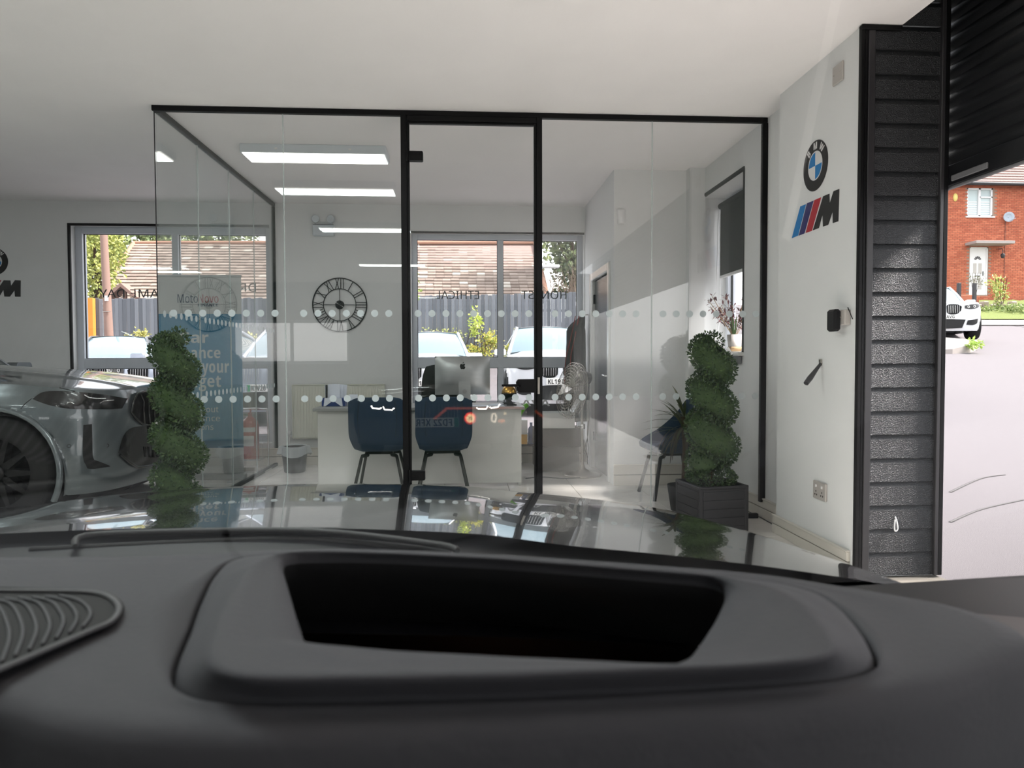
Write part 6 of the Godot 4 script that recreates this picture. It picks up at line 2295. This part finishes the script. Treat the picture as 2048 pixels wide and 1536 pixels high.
	while x < x1:
		var px := 930.0 + x / -fz * 1420.0
		part(fe, "board", bm[i % 3], [M.fence_a, M.fence_b, M.fence_c][(i * 7 + i / 3) % 3], Transform3D(Basis.from_scale(Vector3(1, ft.call(clampf(px, 170, 1165)) - 1.2 + 0.02 * sin(i * 2.1), 1)), Vector3(x, 1.2, fz)))
		x += 0.121
		i += 1
	for y in [1.7, 2.8]:
		st = sh()
		box(st, Vector3(atz(186, 600, fz).x, y, fz - 0.07), Vector3(x1, y + 0.08, fz - 0.012))
		part(fe, "rail", st, M.fence_b)
	st = sh()
	var op := atz(183, 640, fz + 0.1)
	cbox(st, Vector3(op.x - 0.10, 1.1, fz + 0.03), Vector3(op.x + 0.10, ft.call(183), fz + 0.2), 0.01)
	single("orange_post", "orange new timber post at the end of the grey fence", "post", st, M.orange_wood)
	# telegraph pole
	var p0 := atz(219, 690, -21.6)
	var p1 := atz(206, 440, -21.6)
	var tp := thing("telegraph_pole", "weathered wooden telegraph pole in front of the fence", "pole")
	st = sh()
	tube(st, [Vector3(p0.x + 0.02, ground_y(p0.x, -21.6) - 0.1, -21.6), p0, p1, p1 + (p1 - p0) * 0.6], [0.125, 0.12, 0.10, 0.09], 12)
	part(tp, "shaft", st, M.pole_wood)
	for y in [2.15, 2.6]:
		st = sh()
		tube(st, [Vector3(p0.x - 0.12, y + 0.5, -21.49), Vector3(p0.x + 0.10, y + 0.5, -21.48)], 0.012, 6)
		part(tp, "band", st, M.steel)
	st = sh()
	cbox(st, Vector3(p0.x - 0.03, 2.95, -21.48), Vector3(p0.x + 0.06, 3.1, -21.42), 0.01)
	part(tp, "junction_box", st, M.white)
	# bungalow with a hipped roof of concrete tiles
	var ez := -27.0
	var rz := -31.5
	var el := atz(192, 600, ez)
	var er := atz(1096, 600, ez)
	var rl := atz(268, 488, rz)
	var rr := atz(1070, 487, rz)
	var hs := thing("bungalow", "low bungalow with a hipped brown tiled roof behind the fence", "house")
	st = sh()
	box(st, Vector3(el.x + 0.4, 1.2, rz - 4.0), Vector3(er.x - 0.4, el.y, ez - 0.4))
	part(hs, "wall", st, M.render_wall)
	st = sh()
	flat(st)
	quad(st, el + Vector3(0, -0.06, 0), er + Vector3(0, -0.06, 0), rr + Vector3(0, -0.06, 0), rl + Vector3(0, -0.06, 0))
	var bl := Vector3(el.x, el.y, rz * 2.0 - ez)
	var br := Vector3(er.x, er.y, rz * 2.0 - ez)
	tri(st, bl, el, rl); tri(st, er, br, rr)
	quad(st, br, bl, rl, rr)
	part(hs, "roof_slope", st, M.slate)
	var rng := RandomNumberGenerator.new()
	rng.seed = 4
	st = sh()
	cbox(st, Vector3(-0.5, -0.03, -0.5), Vector3(0.5, 0.03, 0.5), 0.008)
	var tile := finish(st)
	var places := []
	var colors := []
	var rows := 19
	for r in rows:
		var s := (r + 0.5) / rows
		var a := el.lerp(rl, s)
		var b := er.lerp(rr, s)
		var up := (rl - el).slide(Vector3.RIGHT).normalized()
		var n := int((b.x - a.x) / 0.33)
		for k in n:
			var w := (b.x - a.x) / n
			var pos := Vector3(a.x + w * (k + 0.5), lerpf(el.y, rl.y, s), lerpf(ez, rz, s))
			var bas := Basis(Vector3.RIGHT, up, Vector3.RIGHT.cross(up))
			bas = bas * Basis(Vector3.RIGHT, -0.16) * Basis.from_scale(Vector3(w * 0.97, 0.31, 1.0))
			places.append(Transform3D(bas.orthonormalized().scaled_local(Vector3(w * 0.98, 0.33, 0.9)), pos + Vector3(0, rng.randf_range(0, 0.012), 0)))
			var q := rng.randf()
			colors.append(Color(0.17, 0.125, 0.10).lerp(Color(0.29, 0.23, 0.19), q) if q < 0.93 else Color(0.40, 0.36, 0.31))
	st = sh()
	cbox(st, Vector3(-0.5, -0.5, -0.05), Vector3(0.5, 0.5, 0.05), 0.008)
	scatter(hs, "roof_tiles", finish(st), M.tile_out, places, colors)
	for e in [[rl, rr], [el, rl], [er, rr]]:
		st = sh()
		tube(st, [e[0] + Vector3(0, 0.04, 0), e[1] + Vector3(0, 0.04, 0)], 0.09, 8)
		part(hs, "ridge", st, M.ridge)
	# a small bird table roof showing above the fence
	var gb := atz(250, 590, fz - 0.5)
	st = sh()
	prism(st, [Vector2(-0.52, -0.1), Vector2(0.0, 0.36), Vector2(0.52, -0.1), Vector2(0.44, -0.16), Vector2(0.0, 0.24), Vector2(-0.44, -0.16)], -0.3, 0.3)
	box(st, Vector3(-0.05, -2.2, -0.05), Vector3(0.05, 0.2, 0.05))
	box(st, Vector3(-0.35, -0.5, -0.25), Vector3(0.35, -0.46, 0.25))
	single("bird_table", "brown gabled bird table peeping over the fence", "bird table", st, M.pole_wood, gb)
	# street lamp and trees
	var ls := atz(1093, 533, -24.6)
	var sl := thing("street_lamp", "pale street lamp beside the bungalow roof", "lamp")
	st = sh()
	tube(st, [Vector3(ls.x - 0.2, 1.2, -24.6), Vector3(ls.x - 0.2, ls.y - 0.1, -24.6), ls + Vector3(-0.1, 0, 0)], 0.05, 8)
	part(sl, "column", st, M.dish)
	st = sh()
	cbox(st, ls + Vector3(-0.2, -0.05, -0.12), ls + Vector3(0.45, 0.06, 0.12), 0.03)
	part(sl, "lantern", st, M.white)
	var at := func(px, py, z): return atz(px, py, z)
	var f0: Vector3 = at.call(192, 600, -25.5)
	tree("yellow_green_tree", "yellow-green bushy tree behind the orange post", Vector3(f0.x, 1.5, -25.5), 4.8, Vector3(1.25, 2.3, 1.1), 2600, 0.16, Color(0.16, 0.20, 0.05), Color(0.55, 0.55, 0.16), 41)
	var k2 := 0
	for e in [[215, -38.0, 8.6, 2.6], [330, -40.0, 8.9, 2.4], [440, -42.0, 9.0, 2.2], [905, -42.0, 9.0, 2.3], [960, -40.0, 9.4, 2.3], [1035, -38.0, 9.2, 2.5]]:
		var p: Vector3 = at.call(e[0], 600, e[1])
		tree("garden_tree", ["thin leafed tree beyond the left hip of the roof", "pale green tree behind the roof ridge by the hip", "sparse tree behind the middle of the roof ridge", "green tree behind the ridge above the computer", "bushy tree above the window mullion", "tall green tree behind the right end of the ridge"][k2], Vector3(p.x, 1.5, e[1]), e[2], Vector3(e[3], 2.6, 2.0), 1500, 0.30, Color(0.10, 0.15, 0.06), Color(0.36, 0.42, 0.18), 50 + k2, "trees behind the bungalow")
		k2 += 1
	var ev: Vector3 = at.call(1140, 600, -28.5)
	tree("dark_evergreen", "dark evergreen tree beside the right end of the bungalow", Vector3(ev.x, 1.5, -28.5), 7.2, Vector3(1.5, 2.9, 1.4), 3200, 0.22, Color(0.03, 0.055, 0.03), Color(0.15, 0.19, 0.07), 61)
	st = sh()
	var rb := RandomNumberGenerator.new()
	rb.seed = 9
	var bb: Vector3 = at.call(1140, 580, -26.0)
	for k in 70:
		var a := Vector3(bb.x + rb.randf_range(-0.7, 0.7), bb.y - 0.3, -26.0 + rb.randf_range(-0.4, 0.4))
		var d := Vector3(rb.randfn() * 0.5, rb.randf_range(0.4, 1.3), rb.randfn() * 0.3)
		tube(st, [a, a + d * 0.5 + Vector3(rb.randfn(), rb.randfn(), 0) * 0.08, a + d], [0.014, 0.010, 0.005], 4)
	tube(st, [Vector3(bb.x, 1.3, -26.0), Vector3(bb.x, bb.y, -26.0)], 0.05, 6)
	single("bare_shrub", "bare twiggy shrub in front of the dark evergreen", "shrub", st, M.twig)
	var bush := func(nm, label, px, py, z, size, n, leaf, a, b, sd):
		var c: Vector3 = at.call(px, py, z)
		var t := thing(nm, label, "shrub", Vector3(c.x, ground_y(c.x, z), z))
		var s := sh()
		for k in 6:
			tube(s, [Vector3(0.08 * (k - 2.5), 0, 0), Vector3(0.12 * (k - 2.5), (c.y - t.position.y) * 0.5, 0.05), Vector3(0.2 * (k - 2.5) * size.x, c.y - t.position.y, 0)], 0.012, 4)
		part(t, "stems", s, M.bark)
		leafy(t, "leaves", Vector3(0, c.y - t.position.y, 0), size, n, leaf, a, b, sd, 0.2)
	bush.call("yellow_shrub", "yellow and green shrub growing along the fence foot", 968, 690, -22.4, Vector3(0.72, 0.5, 0.4), 900, 0.085, Color(0.28, 0.36, 0.06), Color(0.72, 0.58, 0.14), 71)
	bush.call("tall_weed", "tall bright green weed rising out of the yellow shrub", 952, 650, -22.5, Vector3(0.26, 0.6, 0.2), 260, 0.10, Color(0.35, 0.45, 0.08), Color(0.70, 0.72, 0.20), 72)
	bush.call("low_weed", "low pale weed at the fence behind the white car", 880, 672, -23.1, Vector3(0.9, 0.28, 0.12), 420, 0.09, Color(0.28, 0.32, 0.12), Color(0.62, 0.60, 0.25), 73)
	bush.call("fence_weed", "arching weed by the telegraph pole", 270, 675, -22.5, Vector3(0.45, 0.3, 0.3), 200, 0.09, Color(0.35, 0.34, 0.10), Color(0.66, 0.60, 0.20), 74)
	bush.call("corner_weed", "small weed at the fence beside the banner's window edge", 500, 676, -22.5, Vector3(0.35, 0.2, 0.3), 160, 0.09, Color(0.40, 0.40, 0.14), Color(0.70, 0.66, 0.25), 75)
	var hb: Vector3 = at.call(803, 700, -11.3)
	tree("leaning_sapling", "leafy sapling leaning in at the left edge of the desk window", Vector3(hb.x - 0.12, ground_y(hb.x, -11.3), -11.3), 2.95, Vector3(0.52, 0.70, 0.35), 560, 0.075, Color(0.14, 0.23, 0.04), Color(0.50, 0.58, 0.18), 76)
	# parked cars in the yard, noses to the building
	var shapes := car_meshes(1)
	var park := func(nm, label, px, z, m, scale, turn, plate, group := "", green := false, gm = M.black, cm = M.chrome):
		var c: Vector3 = at.call(px, 760, z)
		var b := Basis(Vector3.UP, -PI / 2 + turn).scaled_local(Vector3(1, scale, 1))
		var fw := b.x.normalized()
		var o := Vector3(c.x, 0, z) - fw * 0.79
		o.y = ground_y(o.x, o.z) + 0.002
		var t := car_base(nm, label, m, Transform3D(b, o), shapes, M.sky_tinted_glass, group)
		car_face(t, plate, green, gm, cm)
		return t
	park.call("white_car", "white sport utility car facing the tall shop window beside the fan", 1121, -12.7, M.car_white, 1.06, 0.0, "KL19 DXV", "cars parked in the yard")
	park.call("white_car", "white car facing the tall shop window next to the door post", 848, -13.2, M.car_white, 1.0, 0.0, "LM18 KTO", "cars parked in the yard")
	park.call("white_car", "white car half hidden behind the car by the door post", 868, -18.3, M.car_white, 1.0, 0.0, "EA17 VDR", "cars parked in the yard")
	park.call("silver_car", "pale silver electric car with mesh grille behind the fire extinguisher", 528, -11.4, M.car_silver, 1.0, 0.0, "KW20 OUB", "cars parked in the yard", true, M.mesh_grille, M.chrome)
	park.call("silver_car", "pale silver car behind the roll-up banner", 302, -12.6, M.car_silver, 1.0, 0.0, "BD16 RPN", "cars parked in the yard")
	park.call("black_car", "black car at the far end of the parked row", 192, -15.8, M.car_black, 0.98, 0.25, "VK15 LHE", "cars parked in the yard")
	grey_car(car_meshes(3))
	street(shapes)

func street(shapes: Dictionary) -> void:
	# the street to the right, seen through the open roller door
	var hz := -30.0
	var P := func(px, py): return atz(px, py, hz)
	var hs := thing("brick_house", "red brick house with white door across the street", "house")
	var x0: float = P.call(1845, 500).x
	var x1: float = P.call(2180, 500).x
	var y0: float = P.call(1957, 606).y
	var y1: float = P.call(1957, 370).y
	var st := sh()
	var win := [P.call(1934, 400).x, P.call(1986, 400).x, P.call(1960, 433).y, P.call(1960, 376).y]
	var dor := [P.call(1939, 540).x, P.call(1976, 540).x, P.call(1957, 590).y, P.call(1957, 494).y]
	holed(st, "x", x0, x1, y0, y1, hz - 0.3, hz, [win, dor])
	part(hs, "wall", st, M.mortar)
	st = sh()
	box(st, Vector3(x0, y0 - 3.0, hz - 7.0), Vector3(x1, y0, hz))
	part(hs, "footing", st, M.stone)
	st = sh()
	cbox(st, Vector3(-0.107, -0.0325, 0), Vector3(0.107, 0.0325, 0.012), 0.003)
	var brick := finish(st)
	var rng := RandomNumberGenerator.new()
	rng.seed = 15
	var places := []
	var colors := []
	var y := y0 + 0.04
	var r := 0
	while y < y1:
		var x := x0 + (0.112 if r % 2 else 0.0)
		while x < x1:
			var hole := false
			for h in [win, dor]:
				if x > h[0] - 0.07 and x < h[1] + 0.07 and y > h[2] - 0.03 and y < h[3] + 0.03:
					hole = true
			if not hole:
				places.append(Transform3D(Basis.IDENTITY, Vector3(x, y, hz)))
				colors.append(Color(0.36, 0.085, 0.04).lerp(Color(0.50, 0.15, 0.075), rng.randf()))
			x += 0.225
		y += 0.075
		r += 1
	scatter(hs, "bricks", brick, M.brick, places, colors)
	# roof, gutter
	st = sh()
	flat(st)
	quad(st, Vector3(x0 - 0.3, y1 + 0.05, hz + 0.35), Vector3(x1, y1 + 0.05, hz + 0.35), Vector3(x1, y1 + 3.2, hz - 3.8), Vector3(x0 + 2.0, y1 + 3.2, hz - 3.8))
	for k in 18:
		var s := k / 18.0
		box(st, Vector3(x0 - 0.2, y1 + 0.06 + 3.15 * s, hz + 0.33 - 4.15 * s), Vector3(x1, y1 + 0.10 + 3.15 * s, hz + 0.36 - 4.15 * s))
	part(hs, "roof", st, M.slate)
	st = sh()
	tube(st, [Vector3(x0 - 0.3, y1 + 0.0, hz + 0.38), Vector3(x1, y1 - 0.05, hz + 0.38)], 0.07, 8)
	box(st, Vector3(x0 - 0.3, y1 - 0.02, hz), Vector3(x1, y1 + 0.05, hz + 0.32))
	part(hs, "gutter", st, M.iron)
	# window
	var cb := func(parent, nm, a, b, c, d, z0, z1, m):
		var s := sh()
		cbox(s, Vector3(a, c, hz + z0), Vector3(b, d, hz + z1), 0.006)
		return part(parent, nm, s, m)
	var wf: MeshInstance3D = cb.call(hs, "window", win[0], win[1], win[2], win[3], -0.12, -0.10, M.net)
	var wm: float = (win[0] + win[1]) / 2.0
	for e in [[win[0], win[0] + 0.07, win[2], win[3]], [win[1] - 0.07, win[1], win[2], win[3]], [wm - 0.05, wm + 0.05, win[2], win[3]], [win[0], win[1], win[3] - 0.07, win[3]], [win[0], win[1], win[2], win[2] + 0.07], [wm, win[1], win[3] - 0.42, win[3] - 0.36]]:
		cb.call(wf, "frame", e[0], e[1], e[2], e[3], -0.10, -0.02, M.white)
	for k in 6:
		for e in [[win[0] + 0.09, wm - 0.07], [wm + 0.07, win[1] - 0.09]]:
			cb.call(wf, "blind_slat", e[0], e[1], win[2] + 0.12 + 0.10 * k, win[2] + 0.17 + 0.10 * k, -0.10, -0.085, M.white)
	cb.call(wf, "sill", win[0] - 0.06, win[1] + 0.06, win[2] - 0.06, win[2], -0.1, 0.08, M.white)
	# door and canopy
	var df: MeshInstance3D = cb.call(hs, "front_door", dor[0] + 0.05, dor[1] - 0.05, dor[2], dor[3] - 0.04, -0.12, -0.06, M.white)
	for e in [[dor[0], dor[0] + 0.06, dor[2], dor[3]], [dor[1] - 0.06, dor[1], dor[2], dor[3]], [dor[0], dor[1], dor[3] - 0.05, dor[3]]]:
		cb.call(df, "door_frame", e[0], e[1], e[2], e[3], -0.08, -0.02, M.white)
	var dm: float = (dor[0] + dor[1]) / 2.0 - 0.02
	for e in [[-0.20, -0.04, 0.95, 1.4], [0.04, 0.20, 0.95, 1.4], [-0.20, -0.04, 0.25, 0.75], [0.04, 0.20, 0.25, 0.75]]:
		cb.call(df, "door_panel", dm + e[0], dm + e[1], dor[2] + e[2], dor[2] + e[3], -0.06, -0.05, M.plastic_white)
	for k in 5:
		st = sh()
		var a := PI * (k + 0.5) / 5.0
		prism(st, [Vector2(0.06 * cos(a - 0.25), 0.06 * sin(a - 0.25)), Vector2(0.16 * cos(a - 0.22), 0.16 * sin(a - 0.22)), Vector2(0.16 * cos(a + 0.22), 0.16 * sin(a + 0.22)), Vector2(0.06 * cos(a + 0.25), 0.06 * sin(a + 0.25))], hz - 0.058, hz - 0.048, Transform3D(Basis.IDENTITY, Vector3(dm, dor[2] + 1.55, 0)))
		part(df, "fanlight", st, M.iron)
	cb.call(df, "letter_box", dm - 0.12, dm + 0.12, dor[2] + 0.82, dor[2] + 0.86, -0.06, -0.045, M.iron)
	cb.call(df, "handle", dm + 0.24, dm + 0.27, dor[2] + 0.85, dor[2] + 1.05, -0.06, -0.03, M.iron)
	st = sh()
	cbox(st, Vector3(P.call(1930, 485).x, dor[3] + 0.05, hz), Vector3(P.call(2006, 485).x, dor[3] + 0.17, hz + 0.7), 0.01)
	part(hs, "door_canopy", st, M.concrete)
	# fittings on the wall
	var ab: Vector3 = P.call(1910, 395)
	st = sh()
	lathe(st, [[0.0, 0.05], [0.10, 0.045], [0.12, 0.0]], 18, Transform3D(Basis(Vector3(1, 0, 0), PI / 2).scaled(Vector3(0.85, 1.5, 1)), ab + Vector3(0, 0, 0.02)))
	part(hs, "alarm_box", st, M.alarm)
	var sd: Vector3 = P.call(2010, 436)
	st = sh()
	lathe(st, [[0.0, 0.0], [0.12, 0.015], [0.22, 0.05], [0.215, 0.055], [0.12, 0.02]], 22, Transform3D(Basis(Vector3(1, 0, 0), PI / 2) * Basis(Vector3(0, 0, 1), 0.3), sd + Vector3(0, 0, 0.2)))
	tube(st, [sd + Vector3(0, -0.05, 0.0), sd + Vector3(0, 0, 0.22)], 0.02, 6)
	tube(st, [sd + Vector3(0, -0.2, 0.22), sd + Vector3(0.1, -0.1, 0.5)], 0.012, 6)
	part(hs, "satellite_dish", st, M.dish)
	var cd: Vector3 = P.call(2010, 560)
	st = sh()
	tube(st, [sd + Vector3(0, -0.1, 0.02), Vector3(sd.x, cd.y, hz + 0.02)], 0.01, 4)
	part(hs, "cable", st, M.iron)
	var lp: Vector3 = P.call(1996, 512)
	st = sh()
	tube(st, [lp + Vector3(0, 0.3, 0.02), lp + Vector3(0, 0.28, 0.25), lp + Vector3(0, 0.1, 0.28)], 0.015, 6)
	lathe(st, [[0.0, 0.1], [0.07, 0.05], [0.09, 0.0], [0.06, -0.12], [0.0, -0.14]], 8, Transform3D(Basis.IDENTITY, lp + Vector3(0, 0, 0.28)))
	part(hs, "wall_lantern", st, M.iron)
	# front garden
	var gy := func(p): return ground_y(p.x, p.z)
	var Q := func(px, py, z): return atz(px, py, z)
	var wl := thing("garden_wall", "low brick garden wall with stone path edge in front of the house", "wall")
	var a0: Vector3 = Q.call(1903, 595, -27.5)
	var a1: Vector3 = Q.call(1945, 595, -27.5)
	st = sh()
	cbox(st, Vector3(a0.x, Q.call(1920, 640, -27.5).y, -27.6), Vector3(a1.x, Q.call(1920, 590, -27.5).y, -27.4), 0.02)
	part(wl, "brick_pier", st, M.brick_plain)
	for k in 7:
		st = sh()
		var s0: Vector3 = Q.call(1950 + k * 14, 606, -28.0)
		cbox(st, Vector3(s0.x, s0.y - 0.35, -28.2), Vector3(s0.x + 0.26, s0.y + 0.12 * (k % 2) - 0.05, -27.9), 0.04)
		part(wl, "stone", st, M.stone)
	var rl := thing("iron_railing", "short black iron railing in front of the brick house", "railing")
	for k in 6:
		st = sh()
		var s0: Vector3 = Q.call(1884 + k * 4.5, 590, -27.2)
		tube(st, [Vector3(s0.x, s0.y - 0.9, -27.2), Vector3(s0.x, s0.y + 0.12, -27.2)], 0.012, 5)
		part(rl, "bar", st, M.iron)
	for px in [1918, 1949]:
		st = sh()
		var s0: Vector3 = Q.call(px, 570, -26.8)
		cbox(st, Vector3(s0.x - 0.06, s0.y - 1.1, -26.86), Vector3(s0.x + 0.06, s0.y + 0.08, -26.74), 0.01)
		single("gate_post", "grey iron gate post beside the brick garden wall", "post", st, M.iron, Vector3.ZERO, "gate posts of the brick house")
	st = sh()
	flat(st)
	var lawn := func(px, py, z):
		var q: Vector3 = Q.call(px, py, z)
		return q
	grid(st, 12, 8, func(a, b):
		var z := lerpf(-25.0, -29.6, b)
		var q: Vector3 = lawn.call(lerpf(1958, 2120, a), lerpf(638, 600, b), z)
		return q + Vector3(0, 0.03 * sin(a * 40.0) * sin(b * 23.0), 0))
	var lw := struct("lawn", st, M.grass, "sloping green lawn in front of the brick house", "lawn")
	leafy(lw, "grass_tufts", lawn.call(2015, 618, -27.0), Vector3(1.6, 0.25, 1.2), 900, 0.12, Color(0.16, 0.24, 0.07), Color(0.40, 0.44, 0.20), 81, 0.0)
	var sb: Vector3 = Q.call(2000, 602, -27.3)
	var t := thing("garden_shrub", "yellow-green upright shrub beside the white front door", "shrub", sb)
	st = sh()
	for k in 5:
		tube(st, [Vector3(0.05 * (k - 2), -0.3, 0), Vector3(0.12 * (k - 2), 0.9, 0.05)], 0.012, 4)
	part(t, "stems", st, M.bark)
	leafy(t, "leaves", Vector3(0, 0.42, 0), Vector3(0.5, 0.75, 0.4), 420, 0.11, Color(0.25, 0.34, 0.08), Color(0.70, 0.66, 0.28), 82, 0.1)
	var sh2: Vector3 = Q.call(1950, 560, -28.3)
	var t2 := thing("rose_twigs", "dark straggly shrub in front of the white front door", "shrub", sh2)
	leafy(t2, "leaves", Vector3(0.1, 0.0, 0), Vector3(0.45, 0.32, 0.2), 110, 0.07, Color(0.10, 0.11, 0.08), Color(0.30, 0.30, 0.22), 83, 0.1)
	st = sh()
	for k in 5:
		tube(st, [Vector3(0.0, -0.9, 0), Vector3(0.12 * (k - 2), 0.3, 0.0)], 0.008, 4)
	part(t2, "stems", st, M.bark)
	# pavement strip along the lawn
	st = sh()
	grid(st, 8, 3, func(a, b):
		var q: Vector3 = lawn.call(lerpf(1940, 2120, a), lerpf(653, 640, b), lerpf(-23.0, -24.9, b))
		return Vector3(q.x, maxf(q.y, ground_y(q.x, q.z) + 0.03), q.z))
	struct("pavement", st, M.concrete, "pinkish pavement strip between the lawn and the road", "pavement")
	# kerb and the parked car
	st = sh()
	var kp := []
	for e in [[1868, 706, -15.6], [1905, 704, -15.5], [1940, 696, -15.7], [1957, 686, -16.2]]:
		kp.append(Q.call(e[0], e[1], e[2]))
	for k in 3:
		var b: Vector3 = kp[k]
		var c: Vector3 = kp[k + 1]
		flat(st)
		quad(st, b + Vector3(0, -0.14, 0), c + Vector3(0, -0.14, 0), c + Vector3(0, 0.07, 0), b + Vector3(0, 0.07, 0))
		quad(st, b + Vector3(0, 0.07, 0), c + Vector3(0, 0.07, 0), c + Vector3(0, 0.26, -2.2), b + Vector3(0, 0.26, -2.2))
	struct("kerb", st, M.concrete, "pale concrete kerb and pavement under the parked white car", "kerb")
	var wd: Vector3 = Q.call(1948, 690, -15.6)
	var tw := thing("kerb_weed", "bright green weed growing at the kerb end", "weed", wd)
	leafy(tw, "leaves", Vector3(0, 0.03, 0), Vector3(0.22, 0.12, 0.15), 120, 0.08, Color(0.30, 0.42, 0.08), Color(0.55, 0.70, 0.20), 84, 0.0)
	var cp: Vector3 = Q.call(1888, 650, -17.6)
	var turn := -PI / 2 - 0.42
	var b := Basis(Vector3.UP, turn).scaled_local(Vector3(1.0, 0.95, 0.96))
	var fw := b.x.normalized()
	var o := Vector3(cp.x, 0, cp.z) - fw * 0.75
	o.y = Q.call(1930, 678, -17.5).y
	var wc := car_base("white_hatchback", "white hatchback with black kidney grille parked on the street", M.car_white, Transform3D(b, o), shapes, M.sky_tinted_glass)
	car_face(wc, "YH14 AVG")
